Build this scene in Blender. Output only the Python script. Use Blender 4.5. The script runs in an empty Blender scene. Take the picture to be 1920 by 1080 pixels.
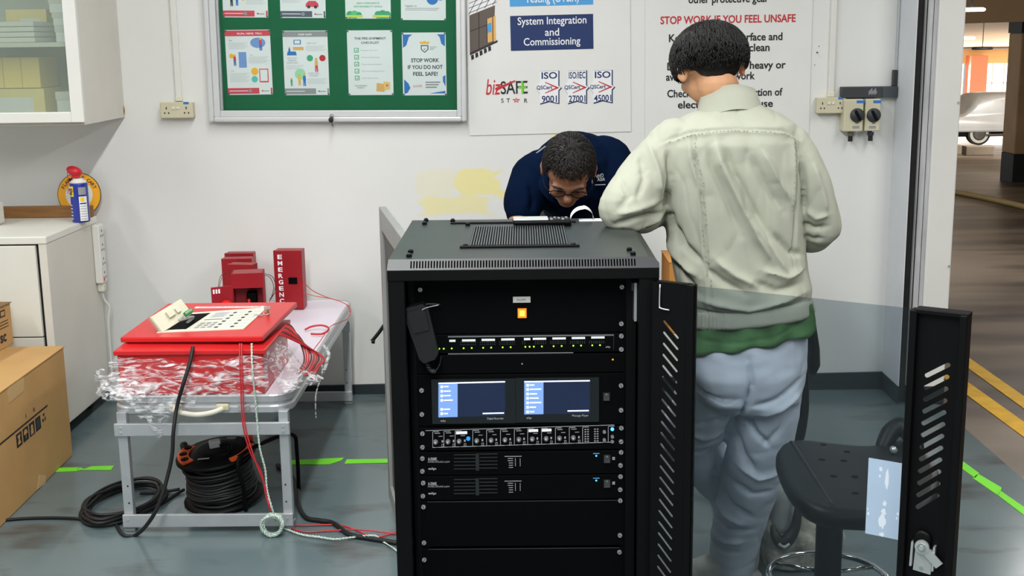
import bpy, bmesh, math, random
import numpy as np
from mathutils import Vector as V, Matrix as MX, noise as NZ
random.seed(7)
sc = bpy.context.scene
COL = sc.collection
PI = math.pi

# ------------------------------------------------------------ camera
F = 2300.0; CH = 1.6
PITCH, YAW, ROLL = [math.radians(a) for a in (11.4, 0.6, -0.75)]
_fw = V((math.sin(-YAW)*math.cos(PITCH), math.cos(YAW)*math.cos(PITCH), -math.sin(PITCH)))
_rt = V((math.cos(YAW), math.sin(YAW), 0)); _up = _rt.cross(_fw)
RT = _rt*math.cos(ROLL)+_up*math.sin(ROLL); UP = _up*math.cos(ROLL)-_rt*math.sin(ROLL)
cd = bpy.data.cameras.new('camera'); cam = bpy.data.objects.new('camera', cd); COL.objects.link(cam)
cd.sensor_width = 36; cd.lens = F/1920*36; cd.clip_end = 300; cd.clip_start = .02
m = MX((RT, UP, -_fw)).transposed().to_4x4(); m.translation = (0, 0, CH); cam.matrix_world = m
sc.camera = cam
def ray(px, py): return _fw+RT*((px-960)/F)-UP*((py-540)/F)
def P(px, py, Y):
    d = ray(px, py); return V((0, 0, CH))+d*(Y/d.y)
def G(px, py, z=0.0):
    d = ray(px, py); return V((0, 0, CH))+d*((z-CH)/d.z)
def PX(px, py, X):
    d = ray(px, py); return V((0, 0, CH))+d*(X/d.x)

# ------------------------------------------------------------ world, lamps, exposure
vs = sc.view_settings
vs.view_transform = 'Standard'; vs.look = 'None'; vs.gamma = 1; vs.use_curve_mapping = False; vs.exposure = 0.1
w = bpy.data.worlds.new('World'); sc.world = w; w.use_nodes = True
w.node_tree.nodes['Background'].inputs[0].default_value = (.93, .98, 1, 1)
w.node_tree.nodes['Background'].inputs[1].default_value = .46
def area(name, loc, sx, sy, power, col=(1, .995, .975), rot=(0, 0, 0)):
    l = bpy.data.lights.new(name, 'AREA'); l.shape = 'RECTANGLE'; l.size = sx; l.size_y = sy; l.energy = power; l.color = col
    o = bpy.data.objects.new(name, l); COL.objects.link(o); o.location = loc; o.rotation_euler = rot; return o
area('tube_light_one', (-3.2, 2.9, 3.05), .14, 3.2, 60)
area('tube_light_two', (-.54, 2.9, 3.05), .14, 3.2, 62)
area('tube_light_three', (2.15, 2.3, 3.05), .14, 3.2, 46)
area('tube_light_four', (-.54, .2, 3.05), .2, 2.4, 122)
area('tube_light_five', (2.15, -.2, 3.05), .2, 2.4, 48)
area('car_park_light_one', (4.5, 9, 2.75), 1.3, .4, 60)
area('car_cover_fill', (13, 28, 1.6), 4, 3, 560, (1, .95, .88), (math.radians(62), 0, 0))  # added fill tilted at the covered car, stands for no fitting
area('car_park_far_fill', (22, 50, .6), 8, 4, 2600, (1, .93, .82))  # added fill to brighten the far end and its ceiling, no fitting modelled
area('car_park_window_glow', (28, 61.5, -1.2), 22, 2.6, 2500, (1, .97, .92), (math.radians(-90), 0, 0))
area('car_park_light_three', (3.2, 4, 2.8), .4, 1.3, 10)

# ------------------------------------------------------------ materials
def lin(c): return tuple((v/255/12.92 if v/255 <= .04045 else ((v/255+.055)/1.055)**2.4) for v in c)
MATS = {}
def mat(name, rgb, rough=.5, metal=0., var=.05, scale=6., bump=0., bscale=80., emit=0., coat=0., spec=.5, stretch=None):
    if name in MATS: return MATS[name]
    mt = bpy.data.materials.new(name); mt.use_nodes = True; nt = mt.node_tree; b = nt.nodes['Principled BSDF']
    c = lin(rgb)
    b.inputs['Roughness'].default_value = rough; b.inputs['Metallic'].default_value = metal
    b.inputs['Specular IOR Level'].default_value = spec
    if coat: b.inputs['Coat Weight'].default_value = coat
    tc = nt.nodes.new('ShaderNodeTexCoord'); src = tc.outputs['Object']
    if stretch:
        mp = nt.nodes.new('ShaderNodeMapping'); mp.inputs['Scale'].default_value = stretch
        nt.links.new(src, mp.inputs[0]); src = mp.outputs[0]
    if var:
        n = nt.nodes.new('ShaderNodeTexNoise'); n.inputs['Scale'].default_value = scale; n.inputs['Detail'].default_value = 5
        r = nt.nodes.new('ShaderNodeValToRGB')
        r.color_ramp.elements[0].position = .3; r.color_ramp.elements[1].position = .7
        r.color_ramp.elements[0].color = tuple(v*(1-var) for v in c)+(1,)
        r.color_ramp.elements[1].color = tuple(min(1, v*(1+var)) for v in c)+(1,)
        nt.links.new(src, n.inputs['Vector']); nt.links.new(n.outputs['Fac'], r.inputs[0]); nt.links.new(r.outputs[0], b.inputs['Base Color'])
    else: b.inputs['Base Color'].default_value = c+(1,)
    if bump:
        n2 = nt.nodes.new('ShaderNodeTexNoise'); n2.inputs['Scale'].default_value = bscale; n2.inputs['Detail'].default_value = 4
        bm_ = nt.nodes.new('ShaderNodeBump'); bm_.inputs['Strength'].default_value = bump; bm_.inputs['Distance'].default_value = .01
        nt.links.new(src, n2.inputs['Vector']); nt.links.new(n2.outputs['Fac'], bm_.inputs['Height']); nt.links.new(bm_.outputs[0], b.inputs['Normal'])
    if emit:
        b.inputs['Emission Color'].default_value = c+(1,); b.inputs['Emission Strength'].default_value = emit
    MATS[name] = mt; return mt
def pane_mat(name, tint, ior=1.45, rough=.02, haze=None):
    mt = bpy.data.materials.new(name); mt.use_nodes = True; nt = mt.node_tree
    nt.nodes.remove(nt.nodes['Principled BSDF']); out = nt.nodes['Material Output']
    t = nt.nodes.new('ShaderNodeBsdfTransparent'); t.inputs[0].default_value = tint+(1,)
    g = nt.nodes.new('ShaderNodeBsdfGlossy'); g.inputs['Roughness'].default_value = rough
    lw = nt.nodes.new('ShaderNodeFresnel'); lw.inputs[0].default_value = ior
    mx = nt.nodes.new('ShaderNodeMixShader'); nt.links.new(lw.outputs[0], mx.inputs[0])
    nt.links.new(t.outputs[0], mx.inputs[1]); nt.links.new(g.outputs[0], mx.inputs[2]); last = mx
    if haze:
        d = nt.nodes.new('ShaderNodeBsdfDiffuse'); d.inputs[0].default_value = lin(haze[0])+(1,)
        m2 = nt.nodes.new('ShaderNodeMixShader'); m2.inputs[0].default_value = haze[1]
        nt.links.new(mx.outputs[0], m2.inputs[1]); nt.links.new(d.outputs[0], m2.inputs[2]); last = m2
    nt.links.new(last.outputs[0], out.inputs[0]); MATS[name] = mt; return mt

white_wall = mat('white_wall_paint', (228, 229, 226), .75, var=.03, scale=1.5, bump=.04, bscale=30)
def add_stains(mt, boxes, col):
    nt = mt.node_tree; b = nt.nodes['Principled BSDF']; base = b.inputs['Base Color'].links[0].from_socket
    geo = nt.nodes.new('ShaderNodeNewGeometry'); sep = nt.nodes.new('ShaderNodeSeparateXYZ'); nt.links.new(geo.outputs['Position'], sep.inputs[0])
    def math_(op, a, bb, clamp=False):
        n = nt.nodes.new('ShaderNodeMath'); n.operation = op; n.use_clamp = clamp
        for i, v in enumerate((a, bb)):
            if hasattr(v, 'node'): nt.links.new(v, n.inputs[i])
            else: n.inputs[i].default_value = v
        return n.outputs[0]
    mp = nt.nodes.new('ShaderNodeMapping'); mp.inputs['Scale'].default_value = (9, 1, 34); nt.links.new(geo.outputs['Position'], mp.inputs[0])
    nz = nt.nodes.new('ShaderNodeTexNoise'); nz.inputs['Scale'].default_value = 1; nz.inputs['Detail'].default_value = 6; nt.links.new(mp.outputs[0], nz.inputs['Vector'])
    tot = None
    for (x0, x1, z0, z1, a) in boxes:
        dx = math_('DIVIDE', math_('ABSOLUTE', math_('SUBTRACT', sep.outputs[0], (x0+x1)/2), 0), (x1-x0)/2)
        dz = math_('DIVIDE', math_('ABSOLUTE', math_('SUBTRACT', sep.outputs[2], (z0+z1)/2), 0), (z1-z0)/2)
        mm = math_('SUBTRACT', 1.0, math_('MAXIMUM', dx, dz))
        mm = math_('MULTIPLY', math_('ADD', math_('MULTIPLY', mm, 3.0), math_('SUBTRACT', math_('MULTIPLY', nz.outputs['Fac'], 4.4), 2.5)), 2.2, True)
        mm = math_('MULTIPLY', math_('MULTIPLY', mm, math_('LESS_THAN', math_('MAXIMUM', dx, dz), 1.0)), a)
        tot = mm if tot is None else math_('MAXIMUM', tot, mm)
    mix = nt.nodes.new('ShaderNodeMix'); mix.data_type = 'RGBA'
    nt.links.new(tot, mix.inputs['Factor']); nt.links.new(base, mix.inputs[6]); mix.inputs[7].default_value = lin(col)+(1,)
    nt.links.new(mix.outputs[2], b.inputs['Base Color'])
def bx_px(x0, y0, x1, y1, a, Y=5.49):
    p, q = P(x0, y1, Y), P(x1, y0, Y); return (p.x, q.x, p.z, q.z, a)
add_stains(white_wall, [bx_px(846, 314, 950, 376, .75), bx_px(776, 362, 930, 406, .6), bx_px(1030, 246, 1066, 268, .6), bx_px(775, 310, 860, 380, .25)], (240, 229, 140))

floor_mat = mat('grey_epoxy_floor', (96, 111, 114), .2, var=.16, scale=1.6, bump=.02, bscale=14)
def floor_scuff(mt, s, c, lo, hi):
    nt = mt.node_tree; b = nt.nodes['Principled BSDF']; base = b.inputs['Base Color'].links[0].from_socket
    tc = nt.nodes.new('ShaderNodeTexCoord'); mp = nt.nodes.new('ShaderNodeMapping'); mp.inputs['Scale'].default_value = s; nt.links.new(tc.outputs['Object'], mp.inputs[0])
    n = nt.nodes.new('ShaderNodeTexNoise'); n.inputs['Scale'].default_value = 1; n.inputs['Detail'].default_value = 7; nt.links.new(mp.outputs[0], n.inputs['Vector'])
    r = nt.nodes.new('ShaderNodeValToRGB'); r.color_ramp.elements[0].position = lo; r.color_ramp.elements[1].position = hi
    nt.links.new(n.outputs['Fac'], r.inputs[0])
    mix = nt.nodes.new('ShaderNodeMix'); mix.data_type = 'RGBA'; nt.links.new(r.outputs[0], mix.inputs['Factor'])
    nt.links.new(base, mix.inputs[6]); mix.inputs[7].default_value = lin(c)+(1,); nt.links.new(mix.outputs[2], b.inputs['Base Color'])
floor_scuff(floor_mat, (2.2, 5, 1), (66, 66, 64), .56, .72)
floor_scuff(floor_mat, (30, 30, 1), (150, 156, 156), .74, .78)
conc = mat('worn_concrete', (120, 106, 92), .42, var=.25, scale=.8, bump=.1, bscale=10)
floor_scuff(conc, (.5, 1.6, 1), (64, 56, 50), .42, .62)
floor_scuff(conc, (.35, .9, 1), (168, 150, 126), .6, .75)
WHITE = mat('white_laminate', (222, 222, 212), .4, var=.03)
WHITE2 = mat('white_plastic', (226, 226, 220), .4, var=.02)
SIDEW = mat('offwhite_board_side', (214, 211, 202), .5, var=.04, scale=4)
PAPER = mat('white_paper', (232, 236, 238), .7, var=.02)
POSTER = mat('white_poster_sheet', (228, 229, 226), .55, var=.02)
BEIGE = mat('beige_plastic', (205, 200, 172), .45, var=.04)
IVORY = mat('ivory_panel', (222, 219, 202), .45, var=.03)
ALU = mat('aluminium', (196, 199, 202), .38, .55, var=.05, scale=20)
ALUW = mat('pale_aluminium_frame', (214, 216, 216), .35, .25, var=.03)
STEEL = mat('zinc_steel', (205, 208, 206), .3, .7, var=.05)
CHROME = mat('chrome', (220, 222, 225), .12, 1., var=0)
BLACK = mat('black_powder_coat', (5, 5, 6), .5, var=.15, scale=30, spec=.16)
BLACK2 = mat('black_equipment', (4, 5, 6), .6, var=.1, spec=.06)
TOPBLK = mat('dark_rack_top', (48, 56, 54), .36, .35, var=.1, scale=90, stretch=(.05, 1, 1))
LIPM = mat('rack_lip_grey', (62, 64, 66), .4, .2, var=.05)
RUBBER = mat('black_rubber', (16, 17, 19), .55, var=.1)
DARKG = mat('dark_grey_plastic', (52, 55, 60), .5, var=.05)
RED = mat('red_powder_coat', (206, 32, 36), .35, var=.05, scale=4, coat=.2)
REDD = mat('dark_red_box', (150, 14, 28), .4, var=.06)
CARD = mat('brown_cardboard', (188, 148, 92), .7, var=.08, scale=5, bump=.03)
CARD2 = mat('orange_brown_cardboard', (206, 140, 66), .7, var=.06, scale=5)
INK = mat('black_ink', (28, 27, 30), .6, var=0)
REDINK = mat('red_ink', (196, 36, 48), .6, var=0)
GREYINK = mat('grey_ink', (150, 152, 155), .6, var=0)
PALEINK = mat('pale_grey_ink', (205, 208, 210), .6, var=0)
WHINK = mat('white_ink', (238, 240, 242), .6, var=0)
NAVY = mat('navy_print', (8, 42, 98), .55, var=.03)
SKYB = mat('sky_blue_print', (74, 160, 222), .55, var=.03)
BLUE = mat('blue_print', (40, 116, 196), .55, var=.03)
GREENP = mat('green_print', (60, 170, 120), .6, var=0)
YELP = mat('yellow_print', (246, 186, 40), .5, var=0)
ORP = mat('tan_print', (228, 178, 104), .6, var=0)
PINKP = mat('rose_red_print', (216, 70, 88), .6, var=0)
GREENB = mat('green_felt', (0, 100, 62), .85, var=.08, scale=5, bump=.05, bscale=300)
GTAPE = mat('lime_green_tape', (118, 226, 36), .5, var=.06)
YLINE = mat('worn_yellow_road_paint', (222, 172, 34), .6, var=.15, scale=12)
BASEB = mat('dark_skirting_paint', (38, 48, 52), .4, var=.06)
WOOD = mat('brown_wood', (134, 92, 46), .55, var=.2, scale=6, stretch=(1, 12, 12))
ORANGE = mat('orange_plastic', (240, 98, 36), .45, var=.04)
LAV = mat('pale_lilac_tabletop', (226, 218, 230), .42, var=.02)

# ------------------------------------------------------------ mesh building
WM = {}
class MB:
    def __init__(s): s.v = []; s.f = []; s.m = []; s.s = []; s.mats = []
    def mi(s, m):
        if m not in s.mats: s.mats.append(m)
        return s.mats.index(m)
    def add(s, vs, fs, m, smooth=False):
        b = len(s.v); k = s.mi(m); s.v += [V(v) for v in vs]
        for f in fs: s.f.append([i+b for i in f]); s.m.append(k); s.s.append(smooth)
        return s
    def bm(s, bm, m, smooth=False, M=None):
        bm.verts.index_update(); vs = [(M @ v.co if M else v.co.copy()) for v in bm.verts]
        s.add(vs, [[v.index for v in f.verts] for f in bm.faces], m, smooth); bm.free(); return s
    def box(s, x0, x1, y0, y1, z0, z1, m, b=0., M=None, seg=2):
        bm = bmesh.new(); bmesh.ops.create_cube(bm, size=1)
        for v in bm.verts: v.co = V(((x0+x1)/2+v.co.x*(x1-x0), (y0+y1)/2+v.co.y*(y1-y0), (z0+z1)/2+v.co.z*(z1-z0)))
        if b: bmesh.ops.bevel(bm, geom=bm.edges[:]+bm.verts[:], offset=min(b, abs(x1-x0)*.49, abs(y1-y0)*.49, abs(z1-z0)*.49), segments=seg, affect='EDGES', profile=.5)
        return s.bm(bm, m, False, M)
    def cyl(s, p0, p1, r0, m, r1=None, seg=20, smooth=True):
        p0, p1 = V(p0), V(p1); r1 = r0 if r1 is None else r1
        d = (p1-p0).normalized(); a = d.orthogonal().normalized(); c = d.cross(a)
        R = [(p0+(a*math.cos(t)+c*math.sin(t))*r0) for t in [2*PI*i/seg for i in range(seg)]]
        Q = [(p1+(a*math.cos(t)+c*math.sin(t))*r1) for t in [2*PI*i/seg for i in range(seg)]]
        s.add(R+Q, [[i, (i+1) % seg, seg+(i+1) % seg, seg+i] for i in range(seg)], m, smooth)
        s.add(R, [list(range(seg))[::-1]], m); s.add(Q, [list(range(seg))], m); return s
    def rings(s, rings, m, cap=True, smooth=True, closed=True):
        n = len(rings[0]); vs = [p for r in rings for p in r]; fs = []
        for i in range(len(rings)-1):
            for j in range(n if closed else n-1): fs.append([i*n+j, i*n+(j+1) % n, (i+1)*n+(j+1) % n, (i+1)*n+j])
        if cap: fs += [list(range(n))[::-1], [(len(rings)-1)*n+j for j in range(n)]]
        return s.add(vs, fs, m, smooth)
    def lathe(s, prof, M, m, seg=28, smooth=True):
        return s.rings([[M @ V((r*math.cos(2*PI*j/seg), r*math.sin(2*PI*j/seg), z)) for j in range(seg)] for r, z in prof], m, True, smooth)
    def tube(s, pts, r, m, seg=7, sub=6, closed=False, twist=0):
        pts = crom(pts, sub, closed); n = len(pts); rs = []
        rr = r if isinstance(r, (list, tuple)) else None
        t0 = (pts[1]-pts[0]).normalized(); a = t0.orthogonal().normalized()
        for i, p in enumerate(pts):
            t = (pts[min(i+1, n-1)]-pts[max(i-1, 0)])
            if closed: t = pts[(i+1) % n]-pts[i-1]
            if t.length < 1e-9: t = t0
            t = t.normalized(); a = (a-t*a.dot(t)); a = a.normalized() if a.length > 1e-6 else t.orthogonal().normalized(); c = t.cross(a)
            q = r if rr is None else rr[0]+(rr[-1]-rr[0])*i/(n-1) if len(rr) == 2 else np.interp(i/(n-1), np.linspace(0, 1, len(rr)), rr)
            rs.append([p+(a*math.cos(2*PI*j/seg)+c*math.sin(2*PI*j/seg))*q for j in range(seg)])
        if closed: rs.append(rs[0])
        return s.rings(rs, m, not closed)
    def prism(s, pts, off, m, smooth=False):
        off = V(off); n = len(pts); a = [V(p) for p in pts]; b = [p+off for p in a]
        return s.add(a+b, [list(range(n))[::-1], list(range(n, 2*n))]+[[i, (i+1) % n, n+(i+1) % n, n+i] for i in range(n)], m, smooth)
    def text(s, txt, M, size, m, width=None, align='CENTER', bold=0., space=1., depth=.0003, shear=0., lspace=1.):
        cu = bpy.data.curves.new('t', 'FONT'); cu.body = txt; cu.align_x = align; cu.align_y = 'CENTER'; cu.size = 1; cu.offset = bold
        cu.space_character = space; cu.shear = shear; cu.space_line = lspace; cu.resolution_u = 3; cu.fill_mode = 'FRONT'
        o = bpy.data.objects.new('t', cu); me = bpy.data.meshes.new_from_object(o)
        co = [v.co.copy() for v in me.vertices]
        if co:
            xs = [c.x for c in co]; ys = [c.y for c in co]; k = size
            kx = width/(max(xs)-min(xs)) if width else k
            cx = (max(xs)+min(xs))/2 if align == 'CENTER' else min(xs); cy = (max(ys)+min(ys))/2
            s.add([M @ V(((c.x-cx)*kx, (c.y-cy)*k, depth)) for c in co], [list(p.vertices) for p in me.polygons], m)
        bpy.data.meshes.remove(me); bpy.data.objects.remove(o); bpy.data.curves.remove(cu); return s
    def build(s, name, parent=None, label=None, local=False, wn=False):
        me = bpy.data.meshes.new(name)
        inv = MX() if (parent is None or local) else WM[parent].inverted()
        me.from_pydata([inv @ v for v in s.v], [], s.f)
        for mt in s.mats: me.materials.append(mt)
        me.polygons.foreach_set('material_index', s.m); me.polygons.foreach_set('use_smooth', s.s)
        bm = bmesh.new(); bm.from_mesh(me); bmesh.ops.recalc_face_normals(bm, faces=bm.faces[:]); bm.to_mesh(me); bm.free()
        me.update()
        return link(name, me, parent, label)
def link(name, me, parent=None, label=None):
    o = bpy.data.objects.new(name, me); COL.objects.link(o)
    if parent is not None: o.parent = parent; WM[o] = WM[parent]
    else: WM[o] = MX()
    if label: o['label'] = label
    return o
def crom(pts, sub, closed=False):
    pts = [V(p) for p in pts]
    if len(pts) < 3 or sub <= 1: return pts
    n = len(pts); out = []
    for i in range(n if closed else n-1):
        g = (lambda k: pts[k % n]) if closed else (lambda k: pts[max(0, min(n-1, k))])
        a, b, c, d = g(i-1), g(i), g(i+1), g(i+2)
        for k in range(sub):
            t = k/sub; out.append(.5*((2*b)+(c-a)*t+(2*a-5*b+4*c-d)*t*t+(3*b-a-3*c+d)*t**3))
    if not closed: out.append(pts[-1])
    return out
def thing(name, label, cat, loc=(0, 0, 0), rz=0., group=None):
    o = bpy.data.objects.new(name, None); COL.objects.link(o); o.empty_display_size = .05
    o.location = loc; o.rotation_euler = (0, 0, rz); WM[o] = MX.Translation(V(loc)) @ MX.Rotation(rz, 4, 'Z')
    o['label'] = label; o['category'] = cat
    if group: o['group'] = group
    return o
def tag(o, label, cat, group=None):
    o['label'] = label; o['category'] = cat
    if group: o['group'] = group
    return o
def struct(name, mb, label=None):
    o = mb.build(name); o['kind'] = 'structure'
    if label: o['label'] = label
    return o
def FR(o, ux, uy):           # frame: local x -> ux, y -> uy, z -> their normal
    ux, uy = V(ux).normalized(), V(uy); n = ux.cross(uy).normalized(); uy = n.cross(ux)
    m = MX((ux, uy, n)).transposed().to_4x4(); m.translation = V(o); return m
def FACE(px, py, Y, dz=0.):   # frame on a plane facing the room at depth Y
    p = P(px, py, Y); return FR(p, (1, 0, dz), (0, 0, 1))
LAY = [0]
def lay(d):
    LAY[0] = (LAY[0]+1) % 60
    return d+LAY[0]*6e-6 if d < .0016 and d != .0008 else d
def rect(mb, M, x0, y0, x1, y1, m, d=.0006):
    d = lay(d)
    return mb.prism([M @ V(p) for p in ((x0, y0, 0), (x1, y0, 0), (x1, y1, 0), (x0, y1, 0))], M.to_3x3() @ V((0, 0, d)), m)
def disc(mb, M, x, y, r, m, d=.0006, seg=20, ry=None):
    d = lay(d)
    return mb.prism([M @ V((x+r*math.cos(2*PI*i/seg), y+(ry or r)*math.sin(2*PI*i/seg), 0)) for i in range(seg)], M.to_3x3() @ V((0, 0, d)), m)
def poly(mb, M, pts, m, d=.0006):
    d = lay(d)
    return mb.prism([M @ V((x, y, 0)) for x, y in pts], M.to_3x3() @ V((0, 0, d)), m)
def plate_with_holes(outer, holes, t):   # flat sheet with real openings, local xy, thickness t
    cu = bpy.data.curves.new('p', 'CURVE'); cu.dimensions = '2D'; cu.fill_mode = 'BOTH'; cu.extrude = t/2
    for L in [outer]+holes:
        sp = cu.splines.new('POLY'); sp.points.add(len(L)-1); sp.use_cyclic_u = True
        for i, (x, y) in enumerate(L): sp.points[i].co = (x, y, 0, 1)
    o = bpy.data.objects.new('p', cu); me = bpy.data.meshes.new_from_object(o)
    r = ([v.co.copy() for v in me.vertices], [list(p.vertices) for p in me.polygons])
    bpy.data.meshes.remove(me); bpy.data.objects.remove(o); bpy.data.curves.remove(cu); return r
def capsule(x0, y0, x1, y1, r, n=6):
    a = math.atan2(y1-y0, x1-x0); o = []
    for i in range(n+1): t = a+PI/2+PI*i/n; o.append((x0+r*math.cos(t), y0+r*math.sin(t)))
    for i in range(n+1): t = a-PI/2+PI*i/n; o.append((x1+r*math.cos(t), y1+r*math.sin(t)))
    return o
def rrect(x0, y0, x1, y1, r, n=6):
    o = []
    for cx, cy, a in ((x1-r, y1-r, 0), (x0+r, y1-r, PI/2), (x0+r, y0+r, PI), (x1-r, y0+r, 3*PI/2)):
        for i in range(n+1): t = a+PI/2*i/n; o.append((cx+r*math.cos(t), cy+r*math.sin(t)))
    return o
# soft bodies: closed tubes and ellipsoids fused into one skin
def remesh(mb, voxel, smooth=4, fac=.5):
    me = bpy.data.meshes.new('r'); me.from_pydata(mb.v, [], mb.f)
    o = bpy.data.objects.new('r', me); COL.objects.link(o)
    md = o.modifiers.new('r', 'REMESH'); md.mode = 'VOXEL'; md.voxel_size = voxel
    if smooth: sm = o.modifiers.new('s', 'SMOOTH'); sm.iterations = smooth; sm.factor = fac
    dg = bpy.context.evaluated_depsgraph_get(); out = bpy.data.meshes.new_from_object(o.evaluated_get(dg))
    bpy.data.objects.remove(o); bpy.data.meshes.remove(me); return out
def ell(mb, c, r, R=None, m=None, seg=24):
    bm = bmesh.new(); bmesh.ops.create_uvsphere(bm, u_segments=seg, v_segments=seg//2, radius=1)
    M = MX.Translation(V(c)) @ (R.to_4x4() if R else MX()) @ MX.Diagonal((r[0], r[1], r[2], 1)); return mb.bm(bm, m, True, M)
def limb(mb, pts, rad, m=None, seg=16, sub=6):
    mb.tube(pts, rad, m, seg, sub); mb_end = (pts[0], pts[-1])
    ell(mb, pts[0], (rad[0],)*3, None, m, 16); ell(mb, pts[-1], (rad[-1],)*3, None, m, 16); return mb
def mesh_part(name, me, m, parent, label=None, mats=None):
    inv = WM[parent].inverted() if parent is not None else MX()
    me.transform(inv); me.materials.clear()
    for k in (mats or [m]): me.materials.append(k)
    me.polygons.foreach_set('use_smooth', [True]*len(me.polygons)); me.name = name
    return link(name, me, parent, label)
def arr(me):
    a = np.empty(len(me.vertices)*3); me.vertices.foreach_get('co', a); n = np.empty(len(me.vertices)*3); me.vertices.foreach_get('normal', n)
    return a.reshape(-1, 3), n.reshape(-1, 3)
def put(me, a): me.vertices.foreach_set('co', a.ravel()); me.update()
def folds(me, L, side=-1):   # L: (polyline of (x,z), width, amplitude): raise or sink creases on the side facing -y (or +y)
    a, n = arr(me); wgt = np.clip(side*n[:, 1]*1.6+.35, 0, 1); d0 = np.zeros(len(a)); xz = a[:, [0, 2]]
    for pts, wd, amp in L:
        best = np.full(len(a), 9.); tt = np.zeros(len(a)); N = len(pts)-1
        for i in range(N):
            p, q = np.array(pts[i]), np.array(pts[i+1]); e = q-p; t = np.clip(((xz-p)@e)/(e@e), 0, 1)
            d = np.linalg.norm(xz-(p+t[:, None]*e), axis=1); k = d < best; best[k] = d[k]; tt[k] = (i+t[k])/N
        d0 += amp*np.exp(-(best/wd)**1.4)*np.clip(np.sin(PI*np.clip(tt, .04, .96))*1.6, 0, 1)
    put(me, a+n*(d0*wgt)[:, None])
def crease(me, amp, sc_, stretch=(1, 1, 1), seed=0, pw=2.):
    a, n = arr(me); d = np.array([(1-min(1, abs(NZ.noise(V((p[0]*sc_*stretch[0]+seed, p[1]*sc_*stretch[1], p[2]*sc_*stretch[2])))*2.4)))**pw for p in a]); put(me, a-n*(d*amp)[:, None])
def rumple(me, amp, sc_, stretch=(1, 1, 1), seed=0):
    a, n = arr(me); d = np.array([NZ.noise(V((p[0]*sc_*stretch[0]+seed, p[1]*sc_*stretch[1], p[2]*sc_*stretch[2]))) for p in a]); put(me, a+n*(d*amp)[:, None])
# ============================================================ THE SETTING
WY = 5.49
b = MB(); b.box(-4.2, 1.645, WY, WY+.2, -.02, 3.2, white_wall); struct('wall_back', b)
b = MB(); b.box(-4.2, 1.82, -2.5, WY+.4, -.12, 0, floor_mat); struct('floor', b)
b = MB(); b.box(-4.2, 1.87, -2.5, WY+.2, 3.2, 3.3, white_wall); struct('ceiling', b)
zb = P(650, 721, WY-.012).z
b = MB(); zl_, zr_ = zb-.004, P(1600, 698, WY-.012).z
for xa_, xb_ in ((-4.2, 1.645),):
    za_ = zl_; b.prism([(-4.2, WY-.014, 0), (1.645, WY-.014, 0), (1.645, WY-.014, zr_), (-.9, WY-.014, zl_), (-4.2, WY-.014, zl_)], (0, .014, 0), BASEB)
struct('baseboard_back', b)
REVEAL = mat('bluish_white_reveal', (214, 217, 222), .6, var=.05, scale=5)
FLANGE = mat('worn_grey_flange', (186, 187, 190), .6, var=.22, scale=7, stretch=(3, 3, .6))
PIERW = mat('pier_white_paint', (226, 226, 222), .6, var=.04, scale=3)
SLOT = mat('dark_door_slot', (20, 19, 19), .7, var=.5, scale=30)
b = MB(); b.box(1.645, 1.649, 5.24, WY+.3, 0, 3.2, REVEAL, .001); struct('trim_1', b)
b = MB(); b.box(1.649, 1.684, 5.27, WY+.3, 0, 3.2, SLOT); struct('trim_2', b)
b = MB(); b.box(1.684, 1.734, 5.245, WY+.3, 0, 3.2, FLANGE, .002); b.box(1.686, 1.689, 5.238, 5.246, 0, 3.2, SLOT); b.box(1.715, 1.7165, 5.243, 5.246, 0, 3.2, SLOT)
struct('trim_3', b)
b = MB(); b.box(1.734, 1.846, 5.235, WY+.35, 0, 3.2, PIERW, .006)
for z in (.62, 1.32): b.cyl((1.836, 5.238, z), (1.836, 5.231, z), .006, ALU, seg=12)
struct('wall_right', b)
b = MB()
for (x0, x1, y0) in ((1.6425, 1.6495, 5.237), (1.6835, 1.8475, 5.232)): b.box(x0, x1, y0, 5.5, 0, zr_, BASEB, .002)
struct('baseboard_right', b)
# the car park beyond the opening, its floor falling away
SL = .054
def gz(y): return -max(0., y-7.)*SL
b = MB()
ys = [-2.5, 7, 20, 45, 75]
vs = []; fs = []
for y in ys: vs += [V((1.82, y, gz(y)-.002)), V((60, y, gz(y)-.002))]
for i in range(len(ys)-1): fs.append([2*i, 2*i+1, 2*i+3, 2*i+2])
b.add(vs, fs, conc); struct('floor_car_park', b)
CEILC = mat('cream_car_park_ceiling', (238, 214, 176), .8, var=.05, scale=.5)
BEAMB = mat('brown_beam', (190, 156, 116), .8, var=.06, scale=1)
def GY(py, px):                    # point of the sloping floor under a pixel
    d = ray(px, py); lo, hi = 2., 74.
    for _ in range(60):
        md = (lo+hi)/2; p = V((0, 0, CH))+d*(md/d.y)
        if p.z > gz(md): lo = md
        else: hi = md
    return p
FARY = 62.
zt = P(1850, 92, FARY).z
b = MB(); b.box(1.875, 60, -8, 14, 3.2, 3.4, BEAMB); b.prism([(1.9, 14, 3.2), (60, 14, 3.2), (60, FARY+2, zt), (1.9, FARY+2, zt)], (0, 0, .3), CEILC); struct('ceiling_car_park', b)
p0, p1 = P(1800, 53, 15.5), P(1900, 41, 15.0)
b = MB(); b.prism([(1.9, 15.9, p0.z), (12, 14.3, p1.z+.1), (12, 14.3, 3.4), (1.9, 15.9, 3.4)], (0, .7, 0), BEAMB); struct('trim_4', b)
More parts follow.
